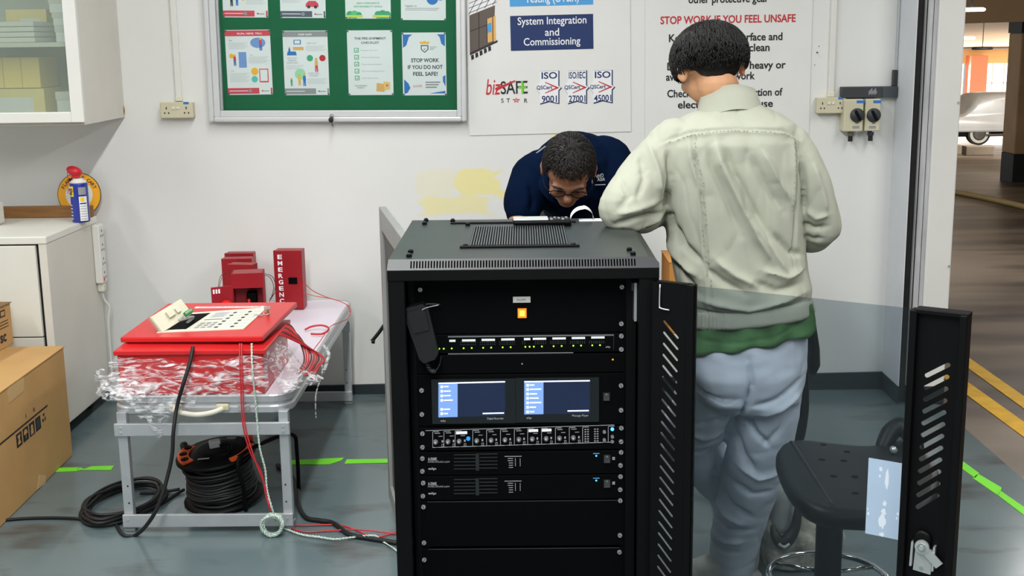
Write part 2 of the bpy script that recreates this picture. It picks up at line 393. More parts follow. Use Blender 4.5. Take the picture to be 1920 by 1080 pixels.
# far wall with its window band
CREAM = mat('cream_far_wall', (250, 226, 172), .8, var=.05, scale=.4)
RORG = mat('orange_red_column', (248, 150, 126), .7, var=.04, scale=.6)
z1, z0, zf = P(1850, 119, FARY).z, P(1850, 192, FARY).z, gz(FARY)
b = MB(); b.box(10, 60, FARY, FARY+.4, z1, zt, CREAM); b.box(10, 60, FARY, FARY+.4, zf-.3, z0, CREAM); struct('wall_far', b)
xa, xb = P(1808, 150, FARY).x, P(1839, 150, FARY).x
b = MB(); b.box(xa, xb, FARY-.8, FARY-.1, zf, z1+.4, RORG); struct('trim_5', b)
DAY = mat('daylit_window', (236, 246, 255), .5, var=.0, emit=1.6)
DAY2 = mat('warm_daylit_window', (255, 240, 214), .5, var=.0, emit=1.3)
for i, (a, c, mm) in enumerate(((P(1776, 150, FARY).x, xa, DAY2), (xb, P(1925, 150, FARY).x, DAY))):
    b = MB(); b.box(a+.02, c-.02, FARY+.1, FARY+.14, z0, z1, mm)
    if i: b2 = None
    o = struct('window_%d' % (i+1), b)
    b = MB()
    for k in range(1, 4): x = a+(c-a)*k/4; b.box(x-.02, x+.02, FARY+.02, FARY+.1, z0, z1, PIERW)
    b.box(a, c, FARY+.02, FARY+.1, (z0+z1)/2-.02, (z0+z1)/2+.02, PIERW); f = b.build('window_frame', o); f['kind'] = 'structure'
# dark pillar by the right edge
pb = GY(338, 1874); py_ = pb.y-.5
PILT = mat('brown_tiled_pillar', (196, 158, 116), .6, var=.12, scale=2)
PILD = mat('black_pillar_band', (24, 26, 28), .5, var=.1)
b = MB(); zq = P(1876, 290, py_).z; zu, zv = P(1890, 62, py_).z, P(1894, 8, py_).z
b.box(pb.x, pb.x+1.2, py_, py_+.5, pb.z-.05, zq, PILD, .01); b.box(pb.x, pb.x+1.2, py_, py_+.5, zq, zu, PILT, .02)
b.box(pb.x-.01, pb.x+1.21, py_-.01, py_+.51, zu, zv, PILD); b.box(pb.x, pb.x+1.2, py_, py_+.5, zv, 3.4, PILT)
struct('wall_pillar', b)
# painted lines and floor tape
def strip(pts_a, pts_b, z, m, mb, t=.0015):
    for i in range(len(pts_a)-1): mb.prism([pts_a[i], pts_a[i+1], pts_b[i+1], pts_b[i]], (0, 0, t), m)
for nm, (xa0, xa1), lab in (('far', ((1812, 688), (1950, 788)), 'yellow painted floor line, the one farther from the room'), ('near', ((1812, 740), (1950, 842)), 'yellow painted floor line, the one nearer the room')):
    p, q = G(*xa0), G(*xa1); dirv = (q-p).normalized(); p = p-dirv*-.0+(p-q)*.5
    wv = V((.075 if nm == 'far' else .085, 0, 0)); b = MB(); b.prism([p, q, q+wv, p+wv], (0, 0, .0015), YLINE)
    tag(b.build('floor_line'), lab+' across worn concrete', 'floor marking', 'yellow car park lines')
def tape(name, quads, lab):
    b = MB()
    for q in quads: b.prism([G(x, y)+V((0, 0, .0008)) for x, y in q], (0, 0, .0012), GTAPE)
    return tag(b.build('floor_tape'), lab, 'floor tape', 'lime green floor tapes')
tape('a', [[(60, 887), (143, 884), (148, 877), (66, 879)], [(143, 884), (158, 880), (150, 877)], [(152, 882), (208, 882), (214, 874), (172, 875)]], 'lime green floor tape between the big carton and the table leg')
tape('b', [[(536, 872), (618, 871), (640, 864), (645, 859), (536, 864)], [(646, 870), (735, 868), (735, 861), (650, 862)]], 'lime green floor tape from the table leg to the black rack')
tape('c', [[(1795, 873), (1828, 897), (1836, 888), (1795, 858)], [(1824, 897), (1873, 931), (1878, 915), (1834, 889)], [(1868, 927), (1935, 978), (1935, 962), (1876, 921)]], 'lime green floor tape along the room edge right of the rack door')
# ridge of pale hose over the car park floor
b = MB(); b.tube([GY(359, 1755)+V((0, 0, .03)), GY(364, 1790)+V((0, 0, .03)), GY(376, 1850)+V((0, 0, .03)), GY(396, 1935)+V((0, 0, .03))], .035, mat('yellow_hose', (196, 164, 104), .6), 10)
tag(b.build('floor_hose'), 'dull yellow hose lying across the car park floor', 'hose')

# ============================================================ WALL CABINET, UPPER LEFT
ucx, ucy = -1.77, 4.975
zb0 = 1.288
t = thing('wall_cabinet', 'white wall cabinet with cloudy glass door hung at upper left', 'cabinet', (-2.4, WY, zb0))
b = MB(); X0 = -3.1; Z1 = 2.15
b.box(ucx-.018, ucx, ucy, WY, zb0, Z1, SIDEW, .002); b.box(X0, X0+.018, ucy, WY, zb0, Z1, SIDEW)
b.box(X0, ucx-.018, ucy, WY, zb0, zb0+.018, SIDEW); b.box(X0, ucx-.018, ucy, WY, Z1-.018, Z1, SIDEW); b.box(X0, ucx-.018, WY-.01, WY-.002, zb0, Z1, mat('cabinet_back', (190, 196, 188), .7))
b.build('body', t)
zs = P(60, 84, 5.05).z
b = MB(); b.box(X0+.018, ucx-.02, ucy+.03, WY-.012, zs-.009, zs+.009, WHITE); b.build('shelf', t)
b = MB(); b.box(ucx-.013, ucx+.0015, WY-.02, WY-.004, zb0+.01, zb0+.05, mat('tan_hinge', (196, 172, 112), .5)); b.box(ucx, ucx+.003, WY-.014, WY-.01, zb0+.02, zb0+.04, INK); b.build('corner_bracket', t)
fy0, fy1 = ucy-.03, ucy-.006
px1 = P(158, 228, fy0).x; zd = P(120, 230, fy0).z
b = MB(); st = .052
b.box(px1-st, px1, fy0, fy1, zd, Z1, WHITE2, .003); b.box(X0, px1-st, fy0, fy1, zd, zd+.042, WHITE2, .003); b.box(X0, X0+st, fy0, fy1, zd, Z1, WHITE2); b.box(X0+st, px1-st, fy0, fy1, Z1-.04, Z1, WHITE2)
b.box(px1-st+.003, px1-.012, fy1, fy1+.006, zd+.01, Z1-.01, DARKG)
d = b.build('door', t)
pane_mat('cloudy_glass', (.95, .98, .95), 1.25, rough=.12, haze=((206, 216, 206), .16))
b = MB(); b.box(X0+st, px1-st, fy0+.01, fy0+.015, zd+.042, Z1-.04, MATS['cloudy_glass']); b.build('glass_pane', d)
def px_box(name, x0, y0, x1, y1, Y, dep, m, label, cat, group, zbase=None, bev=.002, extra=None):
    p, q = P(x0, y1, Y), P(x1, y0, Y); zz = zbase if zbase is not None else p.z
    t_ = thing(name, label, cat, ((p.x+q.x)/2, Y+dep/2, zz), 0, group); bb = MB(); bb.box(p.x, q.x, Y, Y+dep, zz, q.z, m, bev); bb.build('body', t_)
    if extra: extra(t_, p, q, zz)
    return t_
KRAFT = mat('yellowed_carton', (242, 222, 150), .7, var=.06); GREYC = mat('pale_grey_carton', (240, 244, 243), .6, var=.04)
def lid_line(z):
    def f(t_, p, q, zz):
        bb = MB(); bb.box(p.x-.003, q.x+.003, p.y-.003, p.y+.14, zz+(q.z-zz)*z, q.z+.001, WHITE2, .002); bb.build('lid', t_)
    return f
zsh = zs+.0095
for i, (y0, y1, x0) in enumerate(((48, 72, 105), (24, 46.5, 100), (-6, 22.5, 93))):
    p = P(x0, y1, 5.08); h = P(x0, y0, 5.08).z
    if i == 0: zc = zsh
    t_ = px_box('storage_box', x0, y0, x0+32, y1, 5.08+.005*i, .15, GREYC, ('lowest of three grey-white boxes stacked on the cabinet shelf', 'middle of three grey-white boxes stacked on the cabinet shelf', 'topmost of three grey-white boxes stacked on the cabinet shelf')[i], 'box', 'grey-white boxes in the wall cabinet', zc, .002, lid_line(.6)); zc = h+.0005
def wlabel(t_, p, q, zz):
    bb = MB(); M = FR((p.x, p.y-.0005, zz), (1, 0, 0), (0, 0, 1)); w_, h_ = q.x-p.x, q.z-zz
    rect(bb, M, w_*.35, h_*.12, w_*.85, h_*.72, PAPER); bb.build('paper_label', t_)
def bands(t_, p, q, zz):
    bb = MB(); M = FR((p.x, p.y-.0005, zz), (1, 0, 0), (0, 0, 1)); w_, h_ = q.x-p.x, q.z-zz
    for k in (.25, .5, .75): rect(bb, M, w_*k-.002, 0, w_*k+.002, h_, ORP)
    bb.build('divider_lines', t_)
px_box('carton', 15, 17, 86, 77, 5.30, .12, KRAFT, 'yellowed carton behind the white binders on the cabinet shelf', 'box', 'cartons in the wall cabinet', zsh, .002, wlabel)
px_box('carton', -60, 166, 82, 214, 5.14, .2, KRAFT, 'yellowed carton with a white label at the bottom of the wall cabinet', 'box', 'cartons in the wall cabinet', zb0+.0185, .002, wlabel)
z2 = P(0, 166, 5.14).z
px_box('carton', -60, 107, 72, 165, 5.16, .2, mat('yellow_file_carton', (244, 218, 120), .7), 'yellow striped carton sitting on the labelled carton', 'box', 'cartons in the wall cabinet', z2+.0006, .002, bands)
px_box('storage_box', 108, 172, 139, 212, 5.1, .2, GREYC, 'small grey-white box in the bottom corner of the wall cabinet', 'box', None, zb0+.0185, .002, lid_line(.7))
for i, (ya, yb, lab) in enumerate(((66, 75, 'lowest'), (57, 66, 'second from bottom'), (48, 57, 'second from top'), (38, 48, 'topmost'))):
    t_ = thing('binder', lab+' of the flat white binders lying on the cabinet shelf', 'binder', (-2.13, 5.12, zsh+.02*i), 0, 'white binders on the cabinet shelf')
    bb = MB(); xr = P(66, 60, 5.03).x; bb.box(xr-.36, xr-.001*i, 5.02+.002*i, 5.26, zsh+.021*i+.0005, zsh+.021*i+.0195, WHITE2, .003); bb.build('cover', t_)
    bb = MB(); bb.box(xr-.355, xr+.0008-.001*i, 5.03+.002*i, 5.25, zsh+.021*i+.004, zsh+.021*i+.016, PAPER); bb.build('pages', t_)

# ============================================================ LOWER CABINET
t = thing('storage_cabinet', 'white low cabinet on castors below the wall cabinet', 'cabinet', (-2.4, 5.08, 0))
cx1, cy0, cy1, cz0, ctz = -1.895, 4.79, 5.385, .065, .862
b = MB(); b.box(-3.2, cx1, cy0, cy1, ctz-.03, ctz, WHITE, .004); b.build('top', t)
b = MB(); b.box(cx1-.035, cx1-.003, cy0+.004, cy1, cz0, ctz-.03, SIDEW, .002); b.box(-3.19, -3.16, cy0, cy1, cz0, ctz-.03, SIDEW); b.box(-3.19, cx1-.035, cy0+.004, cy1, cz0, cz0+.03, SIDEW); b.box(-3.19, cx1-.035, cy1-.012, cy1-.002, cz0, ctz-.03, SIDEW)
b.box(-3.16, cx1-.036, cy0+.03, cy0+.04, cz0+.03, ctz-.03, DARKG); b.build('body', t)
zn = P(75, 632, cy0).z
b = MB(); b.box(-3.15, cx1-.046, cy0-.004, cy0+.014, zn+.002, ctz-.036, WHITE, .002); b.build('door', t, 'upper door')
b = MB(); b.box(-3.15, cx1-.046, cy0-.004, cy0+.014, cz0+.01, zn-.003, WHITE, .002); b.build('door', t, 'lower door')
for x in (-1.97, -3.1):
    for y in (4.86, 5.32):
        b = MB(); b.box(x-.02, x+.02, y-.02, y+.02, .05, cz0, STEEL); b.box(x-.016, x-.012, y-.025, y+.015, .02, .052, STEEL); b.box(x+.012, x+.016, y-.025, y+.015, .02, .052, STEEL); c = b.build('castor', t)
        b = MB(); b.cyl((x-.011, y-.008, .025), (x+.011, y-.008, .025), .025, RUBBER); b.build('wheel', c)
# extension strip on the cabinet side
ps, pe = PX(186, 420, cx1+.02), PX(191, 540, cx1+.02)
t = thing('power_strip', 'long white extension socket strip fixed upright to the cabinet side', 'power strip', (cx1, 5.32, .5))
ym = (ps.y+pe.y)/2+.01; zt0, zt1 = pe.z+.0, ps.z
b = MB(); b.box(cx1-.0025, cx1+.03, ym-.035, ym+.03, zt0+.02, zt1, WHITE2, .006); b.box(cx1-.0025, cx1+.026, ym-.02, ym+.018, zt0-.02, zt0+.02, IVORY, .006); b.build('body', t)
b = MB(); M = FR((cx1+.0302, ym-.035, zt0), (0, 1, 0), (0, 0, 1))
for k in range(4):
    z = (zt1-zt0)*(.16+.22*k)
    for dx, dz in ((.02, 0), (.045, 0), (.032, .022)): rect(b, M, dx-.003, z+dz-.005, dx+.003, z+dz+.005, INK)
b.build('socket_holes', t)
b = MB(); M2 = FR((cx1+.0302, ym-.035, zt0), (0, 1, 0), (0, 0, 1)); rect(b, M2, .015, .03, .028, .045, PINKP); b.build('switch', t, 'small red switch')
b = MB(); b.tube([(cx1+.012, ym, zt0-.015), (cx1+.014, ym+.01, zt0-.06), (cx1+.03, ym+.025, zt0-.1), (cx1+.02, 5.37, zt0-.16), (cx1+.012, 5.388, zt0-.3), (cx1+.01, 5.389, .12)], .005, WHITE2); b.build('cable', t)
# wooden plank, round sign, spray can, white box
yk = 5.33; p, q = P(-60, 405, yk), P(172, 402, yk); zk = P(100, 387, yk).z
t = MB().box(p.x, q.x, yk, yk+.03, ctz+.0006, zk, WOOD, .002).build('wooden_plank'); tag(t, 'brown wooden plank standing on edge along the cabinet back', 'plank')
c = P(149, 365, 5.435); R_ = 41/2300*5.46
t = thing('round_sign', 'round yellow sign with black lettering on the wall behind the spray can', 'sign', c)
M = FR(c, (1, 0, 0), (0, .12, 1))
AMB = mat('amber_sign_yellow', (248, 176, 28), .45, var=.03)
b = MB(); disc(b, M, 0, 0, R_, DARKG, .003, 48); disc(b, M, 0, 0, R_*.97, AMB, .0036, 48); disc(b, M, 0, 0, R_*.62, WHITE2, .0042, 48); b.build('plate', t)
b = MB(); W_ = 'FLAMMABLE CART'
for i, chh in enumerate(W_):
    a = math.radians(155-130*i/(len(W_)-1))
    if chh != ' ':
        rr = R_*.79; Mi = M @ MX.Translation((rr*math.cos(a), rr*math.sin(a), .004)) @ MX.Rotation(a-PI/2, 4, 'Z'); b.text(chh, Mi, .021, INK, None, 'CENTER', .02)
b.build('lettering', t)
yc = 5.2; cb = P(152, 404, yc); cr = 16.5/2300*yc; cb.z = ctz+.0008
ch = P(146, 337, yc).z-cb.z
t = thing('spray_can', 'blue and yellow spray can with red nozzle cap on the low cabinet', 'spray can', cb)
BLC = mat('royal_blue_can', (26, 46, 150), .3, var=.03, coat=.3); REDC = mat('red_cap', (206, 28, 44), .4, var=.03); YLC = mat('can_yellow', (250, 214, 40), .4, var=0)
Mc = MX.Translation(cb)
b = MB(); b.lathe([(cr*.93, 0), (cr, .004), (cr, ch*.9), (cr*.97, ch*.93)], Mc, BLC); b.build('can_body', t)
b = MB(); b.lathe([(cr*.97, ch*.93), (cr*.8, ch*.98), (cr*.6, ch*1.0), (cr*.6, ch*1.03)], Mc, WHITE2); b.build('shoulder', t)
cap = MB(); ell(cap, (0, 0, 0), (.034, .028, .02), MX.Rotation(.35, 3, 'Y'), REDC, 20); cap.box(-.012, .02, -.014, .014, -.03, 0, REDC, .005)
cap.v = [v+cb+V((-.013, 0, ch*1.03+.032)) for v in cap.v]; cap.build('nozzle_cap', t)
b = MB(); b.cyl(cb+V((-.038, -.01, ch*1.03+.04)), cb+V((-.037, -.03, ch*.7)), .0016, REDC, seg=8); b.build('straw', t)
def wrap_patch(mb, a0, a1, z0, z1, m, rr=1.012, n=8):
    A = [a0+(a1-a0)*i/n for i in range(n+1)]
    vs = [cb+V((cr*rr*math.cos(a), cr*rr*math.sin(a), z)) for z in (z0, z1) for a in A]
    mb.add(vs, [[i, i+1, n+2+i, n+1+i] for i in range(n)], m, True)
b = MB(); r_ = math.radians
wrap_patch(b, r_(202), r_(252), ch*.62, ch*.86, YLC, 1.012); wrap_patch(b, r_(285), r_(338), ch*.04, ch*.62, WHINK, 1.012)
wrap_patch(b, r_(285), r_(335), ch*.66, ch*.84, GREYINK, 1.012)
for k in range(5): wrap_patch(b, r_(205), r_(235), ch*(.08+.08*k), ch*(.1+.08*k), WHINK, 1.015, 4)
for k in range(6): wrap_patch(b, r_(290), r_(330), ch*(.08+.06*k), ch*(.095+.06*k), GREYINK, 1.018, 4)
wrap_patch(b, r_(292), r_(318), ch*.5, ch*.6, YLC, 1.02, 4); wrap_patch(b, r_(288), r_(332), ch*.44, ch*.47, BLC, 1.02, 4)
b.build('label', t)
b = MB(); b.text('WD', FR(cb+V((cr*1.025*math.cos(r_(228)), cr*1.025*math.sin(r_(228)), ch*.77)), (-math.sin(r_(228)), math.cos(r_(228)), 0), (0, 0, 1)), .02, NAVY, None, 'CENTER', .03)
b.text('40', FR(cb+V((cr*1.025*math.cos(r_(228)), cr*1.025*math.sin(r_(228)), ch*.69)), (-math.sin(r_(228)), math.cos(r_(228)), 0), (0, 0, 1)), .02, NAVY, None, 'CENTER', .03); b.build('lettering', t)
p = G(8, 425, ctz); p.x -= .035; zz = P(4, 383, p.y).z
t = thing('white_box', 'white plastic box at the photo edge on the low cabinet', 'box', (p.x-.08, p.y+.05, ctz))
b = MB(); b.box(p.x-.2, p.x, p.y, p.y+.1, ctz+.0006, zz, WHITE2, .01); b.build('body', t)
b = MB(); b.box(p.x-.19, p.x-.012, p.y+.01, p.y+.09, zz-.0005, zz+.004, DARKG, .003); b.build('lid', t)

# ============================================================ CARTONS
t = thing('cardboard_carton', 'big brown cardboard carton with handling symbols on the floor at left', 'carton', (-2.15, 4.27, 0), math.radians(1.5))
L = lambda x, y, z: V((x, y, z))
bx1, by0, by1, bz = .35, -.62, .375, .448
b = MB(); b.box(-.4, bx1, by0, by1, .0006, bz-.004, CARD, .004); b.build('body', t, local=True)
b = MB(); b.box(-.4, -.028, by0-.002, by1+.003, bz-.004, bz, CARD, .001); b.box(-.022, bx1+.003, by0-.002, by1+.003, bz-.004, bz+.001, CARD, .001); b.build('flaps', t, local=True)
TAPEB = mat('packing_tape', (206, 172, 118), .35, var=.03)
def boxface(y, z): return MX.Translation((bx1+.0004, y, z)) @ FR((0, 0, 0), (0, 1, 0), (0, 0, 1))
b = MB(); M = boxface(0, 0)
poly(b, M, [(-.02, .005), (.06, .0), (.072, .028), (.01, .05)], TAPEB, .001); b.build('tape', t, local=True); b = MB(); poly(b, M, [(-.20, bz-.06), (-.06, bz-.055), (-.05, bz-.004), (-.2, bz-.004)], TAPEB, .001); b.build('tape', t, local=True)
b = MB()
rect(b, M, -.35, .272, .152, .278, INK)
for k in range(5):
    x = -.165+k*.062; c_ = x+.024
    if k < 4: rect(b, M, x, .213, x+.05, .262, INK)
    if k == 0: poly(b, M, [(c_-.014, .222), (c_+.014, .222), (c_+.004, .238), (c_+.014, .254), (c_-.014, .254), (c_-.004, .238)], CARD, .0012)
    if k == 1: disc(b, M, c_, .24, .016, CARD, .0012); rect(b, M, c_-.016, .222, c_+.016, .238, INK, .0016); rect(b, M, c_-.0015, .222, c_+.0015, .24, CARD, .002)
    if k == 2: rect(b, M, c_-.012, .218, c_+.012, .236, CARD, .0012); disc(b, M, c_, .244, .01, CARD, .0012)
    if k == 3: rect(b, M, c_-.014, .222, c_+.014, .254, DARKG, .0012)
    if k == 4:
        for a in (90, 210, 330):
            a = r_(a); poly(b, M, [(c_+.018*math.cos(a+.5), .24+.018*math.sin(a+.5)), (c_+.02*math.cos(a-.35), .24+.02*math.sin(a-.35)), (c_+.009*math.cos(a-.6), .24+.009*math.sin(a-.6)), (c_+.009*math.cos(a+.6), .24+.009*math.sin(a+.6))], INK)
b.text('kg', M @ MX.Translation((.02, .3, 0)), .022, INK); b.text('g', M @ MX.Translation((-.06, .3, 0)), .022, INK); b.build('printing', t, local=True)
cz = bz+.0018
ce = G(22, 643, cz)
t = thing('cardboard_carton', 'small brown carton standing on the big carton at left', 'carton', (ce.x-.15, ce.y-.2, cz), r_(-4))
sh = P(14, 566, ce.y).z-cz
b = MB(); b.box(-.15, .15, -.2, .2, 0, sh, CARD, .003); b.build('body', t, local=True)
b = MB(); b.box(-.155, .155, -.203, .203, sh-.001, sh+.002, mat('carton_edge', (120, 92, 58), .7), .001); b.build('flaps', t, local=True)
M = MX.Translation((.1504, 0, 0)) @ FR((0, 0, 0), (0, 1, 0), (0, 0, 1)); b = MB()
for k in range(3): rect(b, M, .03, sh*(.48+.07*k), .17, sh*(.495+.07*k), INK)
for x in (.06, .11): rect(b, M, x, sh*.74, x+.04, sh*.9, INK); rect(b, M, x+.006, sh*.77, x+.034, sh*.87, CARD, .0009)
b.text('sc', M @ MX.Translation((.12, sh*.24, 0)), .06, INK, None, 'CENTER', .03); b.build('printing', t, local=True)

# ============================================================ WALL SOCKETS, CONDUITS, SWITCHES
def socket(x0, y0, x1, y1, lab):
    Y = WY-.045; p, q = P(x0, y1, Y), P(x1, y0, Y); t_ = thing('wall_socket', lab, 'socket', ((p.x+q.x)/2, WY, (p.z+q.z)/2), 0, 'double wall sockets')
    bb = MB(); bb.box(p.x+.002, q.x-.002, Y+.012, WY, p.z+.002, q.z-.002, BEIGE, .004); bb.build('back_box', t_)
    bb = MB(); bb.box(p.x, q.x, Y, Y+.012, p.z, q.z, BEIGE, .004); pl = bb.build('face_plate', t_)
    M = FR((p.x, Y-.0002, p.z), (1, 0, 0), (0, 0, 1)); w_, h_ = q.x-p.x, q.z-p.z; bb = MB()
    for cx in (.14, .74):
        rect(bb, M, w_*(cx+.04), h_*.55, w_*(cx+.07), h_*.7, INK)
        for dx in (0, .12): rect(bb, M, w_*(cx+dx-.02), h_*.28, w_*(cx+dx+.02), h_*.37, INK)
    bb.build('pin_holes', pl)
    for k in (.36, .5): bb = MB(); bb.box(p.x+w_*k, p.x+w_*(k+.11), Y-.004, Y, p.z+h_*.55, p.z+h_*.72, IVORY, .0015); bb.build('switch', pl)
    bb = MB(); rect(bb, M, w_*.72, h_*.86, w_*.88, h_*1.0, BLUE); bb.build('sticker', t_, 'blue sticker')
    return p, q
socket(301, 191, 361, 222, 'beige double wall socket under the conduit left of the noticeboard')
socket(1531, 182, 1587, 213, 'beige double wall socket beside the rotary switches at right')
def conduit(xa, ya, xb, yb, wpx, lab):
    Y = WY-.018; p, q = P(xa, ya, Y), P(xb, yb, Y); hw = wpx/2300*Y/2; bb = MB(); xm = (p.x+q.x)/2
    t_ = thing('conduit', lab, 'conduit', (xm, WY, q.z), 0, 'white wall conduits')
    bb.box(xm-hw, xm+hw, Y, WY, q.z, 2.6, WHITE2, .004); bb.build('trunking', t_)
    bb = MB(); bb.box(xm-hw-.002, xm+hw+.002, Y-.002, WY, q.z-.002, q.z+.02, IVORY, .003); bb.build('end_piece', t_)
conduit(324, 0, 334, 189, 11, 'white conduit running up from the left wall socket')
conduit(1568, 0, 1556, 181, 11, 'white conduit running up from the right wall socket')
Y = WY-.05; p, q = P(1579, 184, Y), P(1678, 162, Y)
t = thing('cable_trunking', 'dark grey cable trunking above the two rotary switches', 'trunking', ((p.x+q.x)/2, WY, p.z))
b = MB(); b.box(p.x, P(1655, 170, Y).x, Y, WY, p.z, q.z, DARKG, .003); b.build('cover', t)
b = MB(); b.box(P(1655, 170, Y).x, 1.643, Y+.004, WY, p.z, q.z, mat('slate_grey_plastic', (66, 72, 80), .5), .003); b.build('end_cover', t)
b = MB(); b.box(1.636, 1.6445, Y+.03, WY, q.z+.06, 2.6, ALU, .002); b.box(1.625, 1.6445, Y+.02, WY, q.z-.001, q.z+.07, DARKG, .003); b.build('riser', t)
b = MB(); M = FR((p.x, Y-.0003, p.z), (1, 0, 0), (0, 0, 1))
for k in range(9): rect(b, M, .115+.004*k, .012+.003*(k % 3), .118+.004*k, .03+.004*(k % 4), GREYINK)
b.build('worn_marks', t)
for i, (x0, y0, x1, y1, kx, lab) in enumerate(((1581, 184, 1621, 247, 1607, 'beige rotary isolator switch next to the right wall socket'), (1621, 183, 1653, 246, 1638, 'beige rotary isolator switch nearest the door opening'))):
    Y = WY-.075; p, q = P(x0, y1, Y), P(x1-.6, y0, Y); q.z = P(1600, 184.5, WY-.05).z-.002
    t = thing('isolator_switch', lab, 'switch', ((p.x+q.x)/2, WY, p.z), 0, 'rotary isolator switches')
    b = MB(); b.box(p.x, q.x, Y, WY, p.z, q.z, BEIGE, .005); b.build('body', t)
    kp = P(kx, 216, Y); M = FR(kp+V((0, -.0002, 0)), (1, 0, 0), (0, 0, 1)); rk = 13/2300*Y
    b = MB(); b.lathe([(rk, 0), (rk, .006), (rk*.86, .012)], M, DARKG); kn = b.build('knob', t)
    b = MB(); b.box(-.006, .006, -rk*.8, rk*.8, .01, .022, BLACK, .003, M @ MX.Rotation(.5, 4, 'Z')); b.build('grip', kn)
    b = MB(); rect(b, M, -.018, -.058, .012, -.046, GREYINK); rect(b, M, -.006, -.036, .008, -.033, INK); rect(b, M, -.004, .052, .03, .064, BLUE); disc(b, M, .0, -.07, .003, STEEL); b.build('markings', t)
    gx = P((x0+x1)/2-(3 if i == 0 else 1), 250, Y).x
    b = MB(); b.cyl((gx, Y+.03, p.z), (gx, Y+.03, p.z-.02), .014, DARKG if i else mat('brass_gland', (112, 108, 88), .4, .5), seg=12); b.cyl((gx, Y+.03, p.z-.018), (gx, Y+.03, p.z-.045), .010, RUBBER, seg=12); b.build('cable_gland', t)

# ============================================================ NOTICEBOARD
YB = WY-.045
bl, br = P(392, 229, YB), P(875, 228, YB); ang = math.atan2(br.z-bl.z, br.x-bl.x); BW = (br-bl).length; BH = .95
MBd = FR(bl, (br-bl), (0, 0, 1))    # local x along, y up, z towards the room
t = thing('noticeboard', 'silver framed green felt noticeboard with glass doors on the wall', 'noticeboard', bl)
T4 = lambda x0, x1, y0, y1, z0, z1, m, bv=0.: (x0, x1, y0, y1, z0, z1, m, bv, MBd)
b = MB(); ft = .022
for a in ((0, ft, 0, BH), (BW-ft, BW, 0, BH), (ft, BW-ft, 0, ft), (ft, BW-ft, BH-ft, BH)): b.box(*T4(a[0], a[1], a[2], a[3], -.043, .004, ALUW, .006))
b.build('frame', t)
b = MB(); i0, i1 = ft, .062
for a in ((i0, i1-.012, i0, BH-i0), (BW-i1+.02, BW-i0, i0, BH-i0), (i1-.012, BW-i1+.02, i0, i1-.012), (i1-.012, BW-i1+.02, BH-i1, BH-i0)): b.box(*T4(a[0], a[1], a[2], a[3], -.02, -.004, ALUW, .003))
for x in (i1-.012,): b.box(*T4(x, x+.012, i1-.012, BH-i1, -.034, -.014, ALU, .002))
b.build('inner_frame', t)
b = MB(); b.box(*T4(ft, BW-ft, ft, BH-ft, -.042, -.036, GREENB)); b.build('felt_panel', t)
pane_mat('board_glass', (.97, .99, .98), 1.2, rough=.03)
b = MB(); b.box(*T4(i1-.012, BW*.503, i1-.012, BH-i1, -.016, -.0135, MATS['board_glass'])); b.box(*T4(BW*.497, BW-i1+.02, i1-.012, BH-i1, -.0125, -.010, MATS['board_glass'])); b.build('glass_pane', t)
lk = MBd @ V((BW*.478, .026, .004))
b = MB(); b.cyl(lk, lk+V((0, -.008, 0)), .010, CHROME, seg=16); b.cyl(lk+V((0, -.008, 0)), lk+V((.0, -.022, -.002)), .004, mat('brass_key', (150, 150, 96), .35, .8), seg=8); b.build('lock', t)
b = MB(); ell(b, lk+V((-.002, -.016, -.016)), (.011, .007, .012), None, INK, 14); b.tube([lk+V((0, -.016, -.022)), lk+V((.003, -.016, -.036)), lk+V((.006, -.016, -.046))], .0016, INK, 6); b.build('key', t)
# papers
def paper(lab, px, content, pins=True, mode='BL', w_=.2):
    Yp = WY-.0085
    (xl, yl), (xr, yr) = px; pl, pr = P(xl, yl, Yp), P(xr, yr, Yp); pr = V((pr.x, Yp, pr.z)); W = (pr-pl).length; H = W*1.414
    t_ = thing('notice_sheet', lab, 'notice', pl, 0, 'notices pinned in the noticeboard'); M = FR(pl, pr-pl, (0, 0, 1))
    bb = MB(); rect(bb, M, 0, 0, W, H, PAPER, .0008); bb.build('sheet', t_)
    bb = MB(); U = M @ MX.Translation((0, 0, .0009)); content(bb, U, W, H)
    if bb.v: bb.build('printing', t_)
    bb = MB()
    for x in (.02, .98):
        for y in (.015, .985): disc(bb, U, W*x, H*y, .0035, DARKG, .003, 8)
    bb.build('pins', t_)
def lines(b, M, W, H, x0, x1, y, n, dy=.018, m=None, th=.006):
    for k in range(n): rect(b, M, W*x0, H*(y-k*dy), W*(x1-.04*(k % 3)), H*(y-k*dy+th), m or PALEINK)
def fig(b, M, W, H, x, y, s, top, leg):
    disc(b, M, W*x, H*(y+s), W*s*.28, ORP); poly(b, M, [(W*(x-s*.4), H*y), (W*(x+s*.4), H*y), (W*(x+s*.3), H*(y+s*.8)), (W*(x-s*.3), H*(y+s*.8))], top)
    poly(b, M, [(W*(x-s*.3), H*(y-s)), (W*(x-s*.05), H*(y-s)), (W*(x+s*.05), H*y), (W*(x-s*.3), H*y)], leg); poly(b, M, [(W*(x+s*.1), H*(y-s)), (W*(x+s*.35), H*(y-s)), (W*(x+s*.3), H*y), (W*(x), H*y)], leg)
def footer(b, M, W, H, m):
    rect(b, M, W*.0, H*.015, W*.7, H*.105, m); rect(b, M, W*.04, H*.055, W*.45, H*.066, WHINK, .0012); disc(b, M, W*.5, H*.06, W*.04, GREYINK, .0012); poly(b, M, [(W*.74, H*.06), (W*.79, H*.045), (W*.78, H*.075)], REDINK); rect(b, M, W*.79, H*.05, W*.92, H*.062, GREYINK); rect(b, M, W*.955, H*.015, W*.99, H*.105, m)
